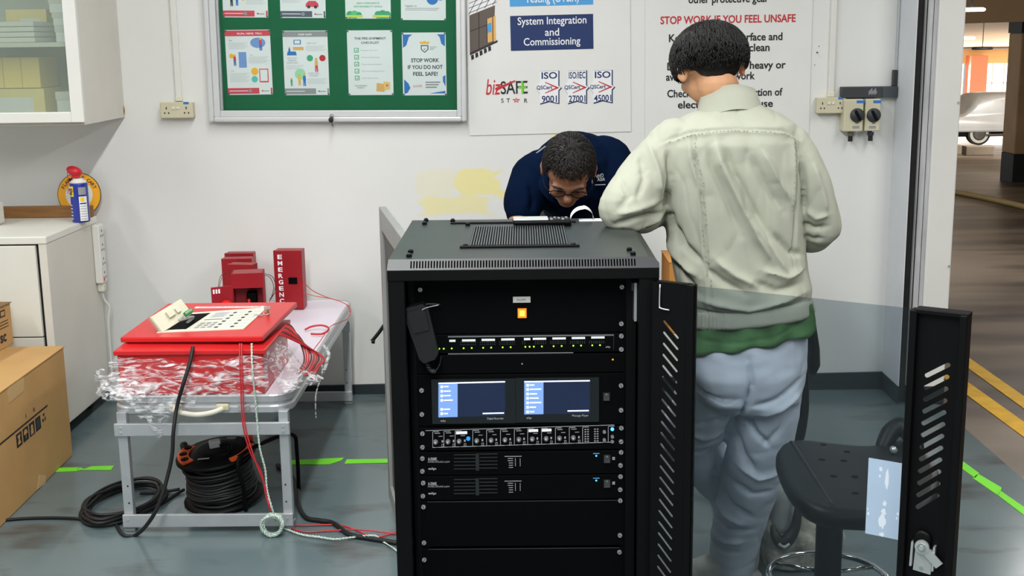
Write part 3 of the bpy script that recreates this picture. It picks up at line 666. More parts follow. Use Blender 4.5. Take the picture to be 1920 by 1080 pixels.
def p_red(b, M, W, H):
    rect(b, M, 0, H*.905, W, H*.99, PINKP); b.text('RUN, HIDE, TELL', M @ MX.Translation((W*.55, H*.94, .001)), H*.035, WHINK, W*.55, 'CENTER', .03); footer(b, M, W, H, PINKP)
    b.text('Run', M @ MX.Translation((W*.12, H*.84, 0)), H*.03, GREYINK, None, 'CENTER', .02); lines(b, M, W, H, .07, .5, .8, 6)
    disc(b, M, W*.72, H*.8, W*.17, mat('pale_blue_print', (118, 156, 214), .6, var=0), .0006, 14, H*.08); fig(b, M, W, H, .78, .77, .09, PINKP, BLUE)
    b.text('Hide', M @ MX.Translation((W*.56, H*.615, 0)), H*.025, GREYINK); lines(b, M, W, H, .5, .95, .58, 6); rect(b, M, W*.28, H*.42, W*.45, H*.66, MATS['pale_blue_print']); disc(b, M, W*.12, H*.6, W*.05, YELP); fig(b, M, W, H, .19, .53, .08, PINKP, BLUE)
    b.text('Tell', M @ MX.Translation((W*.12, H*.37, 0)), H*.03, GREYINK); lines(b, M, W, H, .07, .5, .33, 8)
    disc(b, M, W*.62, H*.36, W*.08, YELP); disc(b, M, W*.61, H*.24, W*.07, mat('teal_print', (92, 196, 186), .6, var=0)); rect(b, M, W*.72, H*.19, W*.92, H*.4, PINKP); rect(b, M, W*.74, H*.21, W*.9, H*.385, PAPER, .001)
def p_grey(b, M, W, H):
    rect(b, M, 0, H*.905, W, H*.99, GREYINK); b.text('KEEP SAFE', M @ MX.Translation((W*.5, H*.94, .001)), H*.035, WHINK, W*.3, 'CENTER', .03); footer(b, M, W, H, GREYINK)
    rect(b, M, W*.24, H*.79, W*.4, H*.86, BLUE); rect(b, M, W*.26, H*.8, W*.38, H*.85, PAPER, .001); rect(b, M, W*.22, H*.7, W*.46, H*.75, ORP); fig(b, M, W, H, .14, .68, .06, BLUE, BLUE); poly(b, M, [(W*.08, H*.62), (W*.3, H*.62), (W*.28, H*.68), (W*.1, H*.68)], BLUE)
    b.text('KEEP CALM', M @ MX.Translation((W*.64, H*.805, 0)), H*.03, GREYINK); lines(b, M, W, H, .5, .95, .76, 5)
    b.text('DO NOT\nSPREAD\nRUMOURS', M @ MX.Translation((W*.2, H*.54, 0)), H*.036, GREYINK, W*.24); lines(b, M, W, H, .06, .45, .46, 4)
    disc(b, M, W*.59, H*.575, W*.07, GREENP); disc(b, M, W*.87, H*.575, W*.07, REDINK); fig(b, M, W, H, .73, .46, .1, ORP, PINKP)
    disc(b, M, W*.36, H*.33, W*.12, mat('pale_green_print', (160, 222, 176), .6, var=0)); fig(b, M, W, H, .45, .23, .09, BLUE, BLUE); fig(b, M, W, H, .34, .23, .08, YELP, ORP); fig(b, M, W, H, .16, .2, .06, GREENP, GREENP)
    b.text('CARE FOR\nOTHERS', M @ MX.Translation((W*.66, H*.32, 0)), H*.036, GREYINK, W*.24); lines(b, M, W, H, .52, .95, .25, 5)
def p_check(b, M, W, H):
    b.text('THE PRE-SHIPMENT', M @ MX.Translation((W*.51, H*.875, 0)), H*.05, DARKG, W*.7, 'CENTER', .015); b.text('CHECKLIST', M @ MX.Translation((W*.51, H*.81, 0)), H*.05, DARKG, W*.4, 'CENTER', .015)
    for k, tx in enumerate(('Prepare the unit', 'Test the unit before packing', 'Check the packing list', 'Take the shipping photos', 'Confirm after packing')):
        y = H*(.69-.107*k); rect(b, M, W*.15, y-H*.03, W*.25, y+H*.04, GREENP); rect(b, M, W*.165, y-H*.02, W*.235, y+H*.03, PAPER, .001); poly(b, M, [(W*.175, y+.002), (W*.2, y-H*.015), (W*.26, y+H*.035), (W*.2, y)], GREENP, .0014)
        b.text(tx, M @ MX.Translation((W*.3, y, 0)), H*.026, GREYINK, W*(.36+.05*(k % 4)), 'LEFT')
    b.text('THE SHIPMENT\nIS READY', M @ MX.Translation((W*.28, H*.13, 0)), H*.03, DARKG, W*.28)
    poly(b, M, [(W*.62, H*.06), (W*.8, H*.05), (W*.82, H*.17), (W*.63, H*.19)], ORP); poly(b, M, [(W*.8, H*.07), (W*.93, H*.09), (W*.93, H*.2), (W*.78, H*.21)], mat('gold_print', (236, 200, 130), .6, var=0)); disc(b, M, W*.86, H*.15, W*.025, ORANGE, .0012)
def p_stop(b, M, W, H):
    poly(b, M, [(W*.02, H*.76), (W*.1, H*.8), (W*.16, H*.93), (W*.24, H*.97), (W*.02, H*.97)], BLUE); poly(b, M, [(W*.98, H*.78), (W*.9, H*.82), (W*.86, H*.93), (W*.8, H*.97), (W*.98, H*.97)], BLUE)
    poly(b, M, [(W*.03, H*.03), (W*.1, H*.04), (W*.17, H*.12), (W*.13, H*.19), (W*.03, H*.26)], BLUE); poly(b, M, [(W*.98, H*.14), (W*.92, H*.22), (W*.92, H*.3), (W*.98, H*.32)], BLUE); poly(b, M, [(W*.6, H*.03), (W*.97, H*.03), (W*.97, H*.07)], BLUE)
    poly(b, M, [(W*.43, H*.8), (W*.6, H*.8), (W*.6, H*.73), (W*.515, H*.68), (W*.43, H*.73)], DARKG); poly(b, M, [(W*.45, H*.785), (W*.58, H*.785), (W*.58, H*.735), (W*.515, H*.695), (W*.45, H*.735)], PAPER, .001)
    poly(b, M, [(W*.48, H*.745), (W*.51, H*.72), (W*.56, H*.77), (W*.51, H*.737)], BLUE, .0014); poly(b, M, [(W*.42, H*.82), (W*.61, H*.82), (W*.63, H*.86), (W*.56, H*.85), (W*.515, H*.87), (W*.47, H*.85), (W*.4, H*.86)], YELP); lines(b, M, W, H, .63, .8, .77, 3, .02, GREYINK)
    for k, tx in enumerate(('STOP WORK', 'IF YOU DO NOT', 'FEEL SAFE!')): b.text(tx, M @ MX.Translation((W*.52, H*(.56-.108*k), 0)), H*.085, DARKG, W*(.64, .8, .56)[k], 'CENTER', .025)
    lines(b, M, W, H, .52, .86, .2, 3, .04, GREYINK, .02)
    b.text('bizSAFE', M @ MX.Translation((W*.34, H*.15, 0)), H*.05, PINKP, W*.2)
def q_red(b, M, W, H): footer(b, M, W, H, PINKP); fig(b, M, W, H, .2, .26, .09, DARKG, DARKG); fig(b, M, W, H, .32, .26, .08, BLUE, BLUE); disc(b, M, W*.45, H*.3, W*.06, YELP); lines(b, M, W, H, .52, .95, .33, 8)
def q_grey(b, M, W, H):
    footer(b, M, W, H, mat('slate_print', (92, 98, 116), .6, var=0)); lines(b, M, W, H, .05, .45, .36, 8)
    poly(b, M, [(W*.56, H*.17), (W*.85, H*.17), (W*.84, H*.22), (W*.78, H*.26), (W*.63, H*.26), (W*.57, H*.22)], PINKP); disc(b, M, W*.63, H*.17, W*.035, DARKG, .001); disc(b, M, W*.78, H*.17, W*.035, DARKG, .001)
def q_green(b, M, W, H):
    b.text('2024 CORPORATE', M @ MX.Translation((W*.5, H*.235, 0)), H*.035, GREENP, W*.5, 'CENTER', .02); b.text('SUSTAINABILITY GOALS', M @ MX.Translation((W*.5, H*.185, 0)), H*.035, GREENP, W*.62, 'CENTER', .02)
    for x, r in ((.1, .08), (.2, .09), (.3, .06), (.72, .08), (.82, .1), (.92, .08)): disc(b, M, W*x, H*.06, W*r, GREENP if x != .2 else mat('leaf_print', (90, 200, 130), .6, var=0))
    rect(b, M, W*.03, H*.02, W*.38, H*.055, mat('lime_print', (206, 220, 90), .6, var=0), .001); rect(b, M, W*.6, H*.02, W*.97, H*.055, MATS['lime_print'], .001)
def q_blue(b, M, W, H):
    for x, y, r in ((.34, .36, .06), (.7, .33, .13), (.88, .36, .08), (.55, .37, .07)): disc(b, M, W*x, H*y, W*r, BLUE if x != .34 else NAVY)
    b.text('Together we', M @ MX.Translation((W*.22, H*.215, 0)), H*.035, DARKG, W*.26); lines(b, M, W, H, .1, .85, .18, 2, .025, GREYINK)
paper('white notice with rose red title and footer bars, lower row of the noticeboard', ((428, 178), (512, 177)), p_red)
paper('white notice with grey title and footer bars in the noticeboard', ((534.5, 178.5), (618, 178)), p_grey)
paper('checklist notice with green tick boxes in the noticeboard', ((654, 178.5), (738, 178)), p_check)
paper('notice with blue corner shapes and bold stop work lettering', ((756, 179), (837.5, 178.5)), p_stop)
paper('white notice with rose red footer cut by the photo top', ((418.5, 32.5), (503, 33)), q_red)
paper('white notice with slate footer and red car picture', ((526, 33.5), (611, 34)), q_grey)
paper('notice with green leaves and sustainability lettering', ((648, 35), (733, 35)), q_green)
paper('white notice with blue drawing, top right of the noticeboard', ((752, 37.5), (836, 38)), q_blue)

# ============================================================ POSTERS
YP = WY-.0035
pa, pb_ = P(881, 254, YP), P(1183, 246.5, YP)
t = thing('wall_poster', 'white poster with navy box and certification logos on the wall', 'poster', pa); Mp = FR(pa, pb_-pa, (0, 0, 1)); Wp = (pb_-pa).length
iM = Mp.inverted()
def at(px, py): v = iM @ P(px, py, YP-.001); return v.x, v.y
b = MB(); rect(b, Mp, 0, 0, Wp, 1.2, POSTER, .0008); b.build('sheet', t)
U = Mp @ MX.Translation((0, 0, .0009)); b = MB(); k = YP/2300
def prect(x0, y0, x1, y1, m, d=.0006): a = at(x0, y1); c = at(x1, y0); rect(b, U, a[0], a[1], c[0], c[1], m, d)
def ptext(tx, cx, cy, hpx, m, wpx=None, bold=.01, align='CENTER', layer=.0008, shear=0.): x, y = at(cx, cy); b.text(tx, U @ MX.Translation((x, y, layer)), hpx*k*1.38, m, wpx*k if wpx else None, align, bold, shear=shear)
def ppoly(L, m, d=.0006): poly(b, U, [at(*q) for q in L], m, d)
prect(956, -60, 1111.5, 12.5, SKYB); ptext('Testing (UT&R)', 1035, -1, 14, WHINK, 98, .012)
prect(958, 26, 1112, 95.5, NAVY)
for tx, y, wd in (('System Integration', 40.5, 126), ('and', 60, 26), ('Commissioning', 79.5, 104)): ptext(tx, 1035, y, 14, WHINK, wd, .01)
# modular cabin drawing
CAB = mat('brown_cabin_print', (98, 86, 80), .6, var=0); CABL = mat('dark_line_print', (44, 38, 36), .6, var=0)
ppoly([(881, 101), (926, 79), (928, 10), (880, 29)], CAB); ppoly([(880, 29), (928, 9), (931, -40), (878, -30)], WHINK)
for L in ([(897, 24), (898.6, 24), (899, 92), (897.4, 93)], [(881, 58), (913, 46), (913, 47.4), (881, 59.6)], [(881, 99), (933, 75), (933, 79), (881, 104)]): ppoly(L, CABL, .001)
ppoly([(913, 36), (929, 29), (930, 76), (914, 80)], ORP, .001); ppoly([(914, 45), (921, 42), (922, 59), (914, 62)], SKYB, .0014); ppoly([(923, 30), (924.5, 30), (925, 78), (923.5, 79)], CABL, .0016); ppoly([(912, 36), (913.4, 36), (914.4, 80), (913, 81)], CABL, .0016)
for kx in range(4): ppoly([(878+kx*15, 28-kx*6), (879.2+kx*15, 28-kx*6), (900+kx*15, -12-kx*6), (898.8+kx*15, -12-kx*6)], CABL, .001); ppoly([(879, 24-kx*9), (931, 3-kx*9), (931, 4.2-kx*9), (879, 25.2-kx*9)], CABL, .001)
for kx in range(5): ppoly([(883+kx*8, 104-kx*4), (888+kx*8, 102-kx*4), (889+kx*8, 110-kx*4), (884+kx*8, 113-kx*4)], INK, .001)
# script logo
ptext('biz', 925, 163, 30, REDINK, 28, .004, shear=.25); ptext('SAFE', 964, 164, 24, INK, 50, .012)
ppoly([(928, 165), (966, 150), (966, 153), (930, 171)], REDINK, .0014); prect(978, 152, 981, 176, mat('bright_green_print', (120, 200, 50), .5, var=0), .0014); prect(972, 162, 987, 166, MATS['bright_green_print'], .0016)
for tx, x in (('S', 942), ('T', 953), ('R', 986)): ptext(tx, x, 188.5, 8, INK, None, .01)
for a in range(5):
    a1 = PI/2+a*4*PI/5; a2 = a1+4*PI/5; ppoly([(968+7*math.cos(a1), 188-5*math.sin(a1)-.6), (968+7*math.cos(a2), 188-5*math.sin(a2)-.6), (968+7*math.cos(a2), 188-5*math.sin(a2)+.6), (968+7*math.cos(a1), 188-5*math.sin(a1)+.6)], REDINK)
def badge(x, y, top, num, tw, nw):
    out = [(x-17, y-32), (x+19, y-33), (x+19, y-4), (x+24, y), (x+19, y+5), (x+19, y+30), (x, y+26), (x-17, y+31), (x-17, y+12), (x-25, y), (x-17, y-12)]
    ppoly([(px_+1, py_2+1) for px_, py_2 in out], NAVY, .0005); ppoly([(x+(px_-x)*.955-.3, y+(py_2-y)*.955) for px_, py_2 in out], WHINK, .0009)
    ptext(top, x+1, y-23, 12, NAVY, tw, .02, layer=.0012); ptext(num, x+1, y+21, 12, NAVY, nw, .02, layer=.0012); ptext('QSCert', x-8, y, 7, NAVY, 29, .02, layer=.0016)
    ppoly([(x-7, y-11), (x-7, y-9.4), (x+15, y+1), (x+20, y), ], REDINK, .0013); ppoly([(x-7, y+11), (x-7, y+9.4), (x+15, y-1), (x+20, y)], REDINK, .0013)
badge(1029, 164.5, 'ISO', '9001', 29, 28); badge(1081, 164, 'ISO/IEC', '27001', 31, 31); badge(1129, 163, 'ISO', '45001', 29, 32)
b.build('printing', t)
pa, pb_ = P(1209, 330, YP), P(1514, 325, YP)
t = thing('wall_poster', 'white poster with red and black safety lettering behind the standing person', 'poster', pa); Mp = FR(pa, pb_-pa, (0, 0, 1)); Wp = (pb_-pa).length; iM = Mp.inverted()
b = MB(); rect(b, Mp, 0, 0, Wp, 1.3, POSTER, .0008); b.build('sheet', t)
U = Mp @ MX.Translation((0, 0, .0009)); b = MB()
ptext('other protective gear', 1366, 0, 14, INK, 146, .022); ptext('STOP WORK IF YOU FEEL UNSAFE', 1365, 36, 14, REDINK, 247, .022)
for tx, x, y, wd in (('Keep your work surface and', 1360.5, 72, 208), ('the floor clear or clean', 1353, 90, 176), ('Do not use lifts for heavy or', 1362, 125, 218), ('awkward loads at work', 1332, 143, 164), ('Check before the inspection of', 1359, 176, 213), ('electrical tools in use', 1360, 195, 176)): ptext(tx, x, y, 14, INK, wd, .022)
b.build('lettering', t)
b = MB(); M = FACE(1530, 100, WY-.0006)
poly(b, M, [(0, 0), (.012, .003), (.004, .008)], INK); poly(b, M, [(.004, .004), (.02, -.02), (.006, .002)], GREYINK); disc(b, M, .012, .03, .002, INK); disc(b, M, -.004, -.05, .002, INK)
o = b.build('wall_scuff'); tag(o, 'small dark scuff mark on the wall left of the right conduit', 'scuff mark')
# ============================================================ FOLDING TABLE
TZ = .465
tx0, tx1, ty0, ty1 = -1.372, -.775, 3.885, 5.40
t = thing('folding_table', 'folding aluminium table with pale lilac top against the white wall', 'table', ((tx0+tx1)/2, (ty0+ty1)/2, 0))
def ring_box(mb, x0, x1, y0, y1, r, prof, m, cap=True):
    rs = []
    for (o, z) in prof: rs.append([V((x, y, z)) for x, y in rrect(x0+o, y0+o, x1-o, y1-o, max(.005, r-o), 8)])
    mb.rings(rs, m, cap, False)
b = MB(); ring_box(b, tx0, tx1, ty0, ty1, .07, [(.012, TZ-.006), (.012, TZ)], LAV); b.build('table_top', t)
b = MB(); ring_box(b, tx0, tx1, ty0, ty1, .07, [(.004, TZ-.062), (0, TZ-.058), (0, TZ-.04), (.006, TZ-.034), (.006, TZ-.028), (0, TZ-.022), (0, TZ-.003), (.004, TZ+.002), (.010, TZ+.002), (.012, TZ-.002)], ALU, False)
ring_box(b, tx0, tx1, ty0, ty1, .07, [(.004, TZ-.062), (.02, TZ-.062), (.02, TZ-.008)], ALU, False); b.build('edge_frame', t)
b = MB(); ya = ty0-.003
for x in (-1.155, -1.0): b = MB(); b.box(x-.022, x+.022, ya-.008, ya+.006, TZ-.05, TZ-.026, BEIGE, .006); b.build('handle_mount', t)
b = MB(); b.tube([(-1.16, ya-.012, TZ-.038), (-1.13, ya-.02, TZ-.05), (-1.08, ya-.024, TZ-.056), (-1.03, ya-.02, TZ-.05), (-.995, ya-.012, TZ-.038)], .009, IVORY, 8); b.build('handle', t)
for x in (-.93, -1.25): b = MB(); b.box(x-.02, x+.02, ya-.004, ya+.004, TZ-.05, TZ-.03, STEEL, .002); b.box(x-.008, x+.008, ya-.008, ya, TZ-.046, TZ-.034, STEEL, .002); b.build('latch', t)
lx0, lx1 = -1.335, -.80
def leg(x, y, inner):
    bb = MB(); bb.box(x-.016, x+.016, y-.014, y+.014, .012, TZ-.05, ALU, .002)
    for z in (.1, .16, .36): bb.cyl((x+.004*inner, y-.0145, z), (x+.004*inner, y-.016, z), .003, INK, seg=8)
    l = bb.build('leg', t); bb = MB(); bb.box(x-.018, x+.018, y-.017, y+.017, .0006, .03, mat('grey_foot', (150, 154, 156), .5), .002); bb.build('foot', l)
for y in (3.865+.02, 5.335):
    leg(lx0, y, 1); leg(lx1, y, -1)
    b = MB(); b.box(lx0-.022, lx1+.022, y-.03, y-.016, .338, .38, ALU, .002)
    for x in (lx0, lx1):
        for z in (.35, .366): b.cyl((x, y-.029, z), (x, y-.033, z), .004, STEEL, seg=8)
    b.build('cross_bar', t)
    b = MB(); b.box(lx0-.018, lx1+.018, y-.028, y-.016, .018, .062, ALU, .002)
    for x in (lx0, lx1): b.cyl((x, y-.027, .045), (x, y-.031, .045), .004, STEEL, seg=8)
    b.build('bottom_bar', t)

# ============================================================ FIRE ALARM PANEL
fb0, fb1 = G(225, 742, TZ), G(495, 742, TZ)
ex0, ex1, ey0 = fb0.x, fb1.x, fb0.y+.0; eH = P(360, 657, fb0.y-.012).z-TZ
ey1 = G(557, 600, TZ+eH).y
t = thing('fire_alarm_panel', 'red fire alarm panel lying on its back on the table with lid ajar', 'alarm panel', ((ex0+ex1)/2, ey0+.2, TZ), 0)
b = MB(); b.box(ex0, ex1, ey0, ey1, TZ+.0022, TZ+eH-.014, RED, .004); b.box(ex0-.008, ex1+.012, ey0-.012, ey1+.01, TZ+eH-.016, TZ+eH, RED, .003); b.build('enclosure', t)
# lid: plane through four measured corners, tilted up towards the wall side
def lidpt(px, py, z): return G(px, py, z)
c00, c10 = G(222, 644, TZ+eH+.02), G(492, 631, TZ+eH+.03); c11 = G(557, 566, TZ+eH+.05); c01 = c00+(c11-c10)
_uy = (c11-c10).normalized(); _ux = (c10-c00)-_uy*(c10-c00).dot(_uy); LW = (c10-c00).length*1.03; _ux = _ux.normalized(); c00 = c10-_ux*LW; ML = FR(c00, _ux, _uy); LD = (c11-c10).length
b = MB(); b.box(-.004, LW, 0, LD, -.018, 0, RED, .004, ML)
b.prism([ML @ V(p) for p in ((.01, .02, -.019), (LW-.02, .02, -.019), (LW-.02, LD-.02, -.019), (.01, LD-.02, -.019))], ML.to_3x3() @ V((0, 0, -.006)), RED)
lid = b.build('lid', t)
iL = ML.inverted()
def onlid(px, py):
    d = ray(px, py); n = ML.to_3x3() @ V((0, 0, 1)); o = V((0, 0, CH)); s = (ML.translation-o).dot(n)/d.dot(n); v = iL @ (o+d*s); return v.x, v.y
K = [onlid(*q) for q in ((294, 625), (457, 618), (501, 578), (357, 588))]
ULd = ML @ MX.Translation((0, 0, .0004))
b = MB(); poly(b, ULd, K, IVORY, .003); kp = b.build('keypad_plate', lid)
def bil(u, v):
    a, bb, c, d = [V((q[0], q[1], 0)) for q in K]; p = (a*(1-u)+bb*u)*(1-v)+(d*(1-u)+c*u)*v; return p.x, p.y
def kq(mb, u0, v0, u1, v1, m, d): poly(mb, ULd, [bil(u0, v0), bil(u1, v0), bil(u1, v1), bil(u0, v1)], m, d)
b = MB()
for i in range(2):
    for j in range(6): kq(b, .62+.19*i, .1+.14*j, .66+.19*i, .15+.14*j, DARKG, .0042); kq(b, .69+.19*i, .09+.14*j, .78+.19*i, .16+.14*j, PALEINK, .0036)
for i in range(3):
    for j in range(3): kq(b, .38+.075*i, .12+.1*j, .43+.075*i, .18+.1*j, GREYINK, .0042)
kq(b, .36, .62, .58, .9, PALEINK, .0036); kq(b, .36, .52, .58, .535, DARKG, .004)
for j in range(5): kq(b, .39, .65+.05*j, .55, .668+.05*j, GREYINK, .004)
b.build('keys', kp)
b = MB(); kq(b, .06, .1, .3, .9, BLACK2, .0036); b.build('opening', kp, 'dark opening in the keypad plate')
# hinged-up beige module
B0, B1 = ML @ V(K[0]+(.004,)), ML @ V(bil(.05, .98)+(.004,))
q0, q1 = P(303, 624, B0.y+.0), P(361, 588, B0.y+.09); q2, q3 = P(343, 557, B0.y+.12), P(286, 592, B0.y+.02)
Mm = FR(q0, q1-q0, q3-q0); mw = (q1-q0).length; mh = (Mm.inverted() @ q3).y
b = MB(); b.box(0, mw, 0, mh, -.004, 0, mat('module_beige', (204, 203, 180), .5, var=.03), .0015, Mm); b.box(0, .004, 0, mh, -.02, 0, MATS['module_beige'], 0, Mm); md = b.build('module_plate', t)
b = MB()
b.box(mw*.4, mw*.6, mh*.4, mh*.78, 0, .012, MATS['module_beige'], .002, Mm); b.box(mw*.66, mw*.78, mh*.4, mh*.7, 0, .01, MATS['module_beige'], .002, Mm); b.build('relay', md)
b = MB(); b.box(mw*.78, mw*1.02, mh*.04, mh*.26, 0, .016, mat('green_terminal', (40, 140, 70), .45), .002, Mm)
for kx in range(4): b.cyl(Mm @ V((mw*(.82+.05*kx), mh*.16, .016)), Mm @ V((mw*(.82+.05*kx), mh*.16, .0175)), .003, STEEL, seg=8)
b.build('terminal_block', md)
b = MB(); b.tube([Mm @ V((mw*.7, mh*.1, .006)), Mm @ V((mw*.55, -.0, .02)), ML @ V(bil(.2, .6)+(.012,)), ML @ V(bil(.2, .4)+(.005,))], .005, mat('grey_ribbon', (170, 172, 170), .5), 8); b.build('ribbon_cable', t)
b = MB(); a0, a1 = onlid(366, 577), onlid(502, 571); hh = .02
rect(b, ULd, a0[0], a0[1]-hh*.5, a1[0], a0[1]+hh*.5, WHINK, .001)
b.text('ADDRESSABLE FIRE ALARM CONTROL PANEL', ULd @ MX.Translation(((a0[0]+a1[0])/2, a0[1], .0014)), .012, REDINK, (a1[0]-a0[0])*.9, 'CENTER', .02); b.build('label_strip', lid)
kx, ky = onlid(502, 591); b = MB(); bras = mat('brass', (176, 160, 120), .3, .8)
b.cyl(ULd @ V((kx, ky, 0)), ULd @ V((kx, ky, .02)), .006, bras, seg=12); b.box(kx-.012, kx+.012, ky-.002, ky+.002, .02, .032, STEEL, .001, ULd); b.tube([ULd @ V((kx+.012*math.cos(a), ky-.012+.012*math.sin(a), .012+.004*math.sin(a))) for a in [i*PI/4 for i in range(8)]], .0012, STEEL, 6, 4, True)
b.box(kx-.045, kx-.012, ky-.02, ky-.013, .002, .006, STEEL, .001, ULd); b.build('key', lid)
# ============================================================ STRETCH FILM
FILM = bpy.data.materials.new('stretch_film'); FILM.use_nodes = True; nt = FILM.node_tree; nt.nodes.remove(nt.nodes['Principled BSDF'])
tc = nt.nodes.new('ShaderNodeTexCoord'); mp = nt.nodes.new('ShaderNodeMapping'); mp.inputs['Scale'].default_value = (13, 20, 52); mp.inputs['Rotation'].default_value = (.5, .65, .3)
n1 = nt.nodes.new('ShaderNodeTexNoise'); n1.inputs['Scale'].default_value = 1; n1.inputs['Detail'].default_value = 9; n1.inputs['Distortion'].default_value = 2.2
rp = nt.nodes.new('ShaderNodeValToRGB'); rp.color_ramp.elements[0].position = .45; rp.color_ramp.elements[0].color = (.04, .04, .04, 1); rp.color_ramp.elements[1].position = .68; rp.color_ramp.elements[1].color = (.9, .9, .9, 1)
tr = nt.nodes.new('ShaderNodeBsdfTransparent'); tr.inputs[0].default_value = (.97, .97, .97, 1)
pr = nt.nodes.new('ShaderNodeBsdfPrincipled'); pr.inputs['Base Color'].default_value = (.86, .86, .88, 1); pr.inputs['Roughness'].default_value = .25
bp = nt.nodes.new('ShaderNodeBump'); bp.inputs['Strength'].default_value = .45; bp.inputs['Distance'].default_value = .01
mx = nt.nodes.new('ShaderNodeMixShader')
for a, c in ((tc.outputs['Object'], mp.inputs[0]), (mp.outputs[0], n1.inputs['Vector']), (n1.outputs['Fac'], rp.inputs[0]), (rp.outputs[0], mx.inputs[0]), (tr.outputs[0], mx.inputs[1]), (n1.outputs['Fac'], bp.inputs['Height']), (bp.outputs[0], pr.inputs['Normal']), (pr.outputs[0], mx.inputs[2]), (mx.outputs[0], nt.nodes['Material Output'].inputs[0])): nt.links.new(a, c)
MATS['stretch_film'] = FILM
def sheet(mb, fn, nu, nv, m):
    vs = [fn(i/nu, j/nv) for j in range(nv+1) for i in range(nu+1)]
    mb.add(vs, [[j*(nu+1)+i, j*(nu+1)+i+1, (j+1)*(nu+1)+i+1, (j+1)*(nu+1)+i] for j in range(nv) for i in range(nu)], m, True)
def nz3(p, s, o=0): return NZ.noise(V((p.x*s+o, p.y*s, p.z*s)))
t = thing('stretch_wrap', 'crumpled clear stretch film around the red alarm panel', 'plastic wrap', (ex0, ey0, TZ))
b = MB(); TOPZ = TZ+eH-.02
def front(u, v):
    x = ex0-.02+(ex1-ex0+.04)*u; z = TZ+.008+(TOPZ-TZ-.008)*v*(.93+.06*math.sin(u*9)+.04*math.sin(u*23)); y = ey0-.014-.028*(1-v)*(.4+.6*math.sin(u*3+1)**2)
    p = V((x, y, z)); return p+V((0, -abs(nz3(p, 22))*.02-.004*abs(math.sin(u*40+v*9)), nz3(p, 30, 4)*.005))
sheet(b, front, 60, 16, FILM)
def side(u, v):
    y = ey0-.014+(ey1-ey0-.1)*u; out = .012+(.05+.10*math.sin(u*PI)**1.2)*(1-v)**1.5
    p = V((ex1+out, y, TZ+.006+(TOPZ-TZ)*v*(1.0-.05*u))); return p+V((abs(nz3(p, 20))*.02, nz3(p, 24, 3)*.012, nz3(p, 26, 9)*.008 if v > .05 else abs(nz3(p, 26, 9))*.01))
sheet(b, side, 46, 16, FILM)
def heap(u, v):    # bunched film over the front left corner, hanging over the table edge
    a = u*PI; c0 = V((ex0-.03, ey0-.02, TZ))
    x = ex0-.065+.2*u; yy = ey0-.014-.035*math.sin(a)-.05*(1-v)*math.sin(a); top = TZ+.09-.06*u
    z = TZ+.012+(top-TZ)*v
    p = V((x, yy, z)); return p+V((nz3(p, 30)*.025, -abs(nz3(p, 26, 2))*.035, nz3(p, 28, 5)*.012*v))
sheet(b, heap, 34, 14, FILM)
def left(u, v):
    y = ey0-.02+.3*u; p = V((ex0-.012-(.05*(1-u))*(1-v), y, TZ+.01+(TOPZ-TZ)*.8*v)); return p+V((-abs(nz3(p, 22))*.025, nz3(p, 22, 3)*.02, 0))
sheet(b, left, 20, 10, FILM)
def drape(u, v):
    x = -1.31+.23*u; z = TZ+.004-(.03+.115*math.sin(min(1, u*1.15)*PI)**1.5*(.7+.3*math.sin(u*17)))*(1-v); y = ty0-.026-.012*math.sin(v*PI)
    p = V((x, y, z)); return p+V((nz3(p, 30)*.015, -abs(nz3(p, 32, 2))*.02, nz3(p, 40, 6)*.008))
sheet(b, drape, 34, 14, FILM)
b.build('film', t)
b = MB(); b.tube([(tx1+.002, 4.45, TZ-.01), (tx1+.02, 4.4, TZ-.06), (tx1+.01, 4.3, TZ-.12), (tx1+.012, 4.27, TZ-.2)], .003, FILM, 5); b.tube([(tx1+.004, 4.55, TZ), (tx1+.03, 4.5, TZ-.02), (tx1+.02, 4.42, TZ-.07)], .008, FILM, 5); b.build('loose_strand', t)

# ============================================================ RED CALL BOXES ON THE TABLE
def call_box(x0, y0, x1, ybase, Y, dep, rz, lab, pocket=True):
    p, q = P(x0, ybase, Y), P(x1, y0, Y); w_ = (q.x-p.x)/max(.5, math.cos(rz)); zt_ = q.z
    t_ = thing('emergency_call_box', lab, 'call box', ((p.x+q.x)/2, Y+dep/2, TZ+.0022), rz, 'red emergency call boxes on the table'); h_ = zt_-TZ-.0022
    bb = MB(); bb.box(-w_/2, w_/2, -dep/2, dep/2, 0, h_, REDD, .003); bb.build('body', t_, local=True)
    bb = MB(); bb.box(-w_/2-.002, w_/2+.002, -dep/2-.004, -dep/2+.012, h_*.0+.004, h_+.002, RED if 0 else REDD, .002); bb.build('cover', t_, local=True)
    return t_, w_, h_, dep
t, w_, h_, dd = call_box(519, 470, 565, 577, 5.2, .075, r_(-2), 'tall red call box with white vertical lettering standing at right')
b = MB(); Mv = FR((0, -dd/2-.0045, 0), (1, 0, 0), (0, 0, 1))
for i, chh in enumerate('EMERGENCY'): b.text(chh, Mv @ MX.Translation((-w_*.28, h_*(.9-.107*i), 0)), .026, WHINK, .020, 'CENTER', .03)
b.build('lettering', t, 'white vertical lettering', local=True)
b = MB(); rect(b, Mv, w_*.0, h_*.44, w_*.32, h_*.55, BLACK2, .0012); b.build('latch_slot', t, local=True)
LB = [(428, 475, 474, 5.36, .06, 0, 'red call box at the back of the huddle of four, nearest the wall'), (421, 485, 470, 5.24, .06, r_(4), 'red call box second from the wall in the huddle of four'), (433, 496, 476, 5.1, .06, r_(-9), 'red call box behind the one with the round red dome')]
for x0, y0, x1, Y, dep, rz, lab in LB: call_box(x0, y0, x1, 580, Y, dep, rz, lab)
p, q = P(440, 580, 4.93), P(494, 508, 4.93); w_ = q.x-p.x; h_ = q.z-TZ-.0022
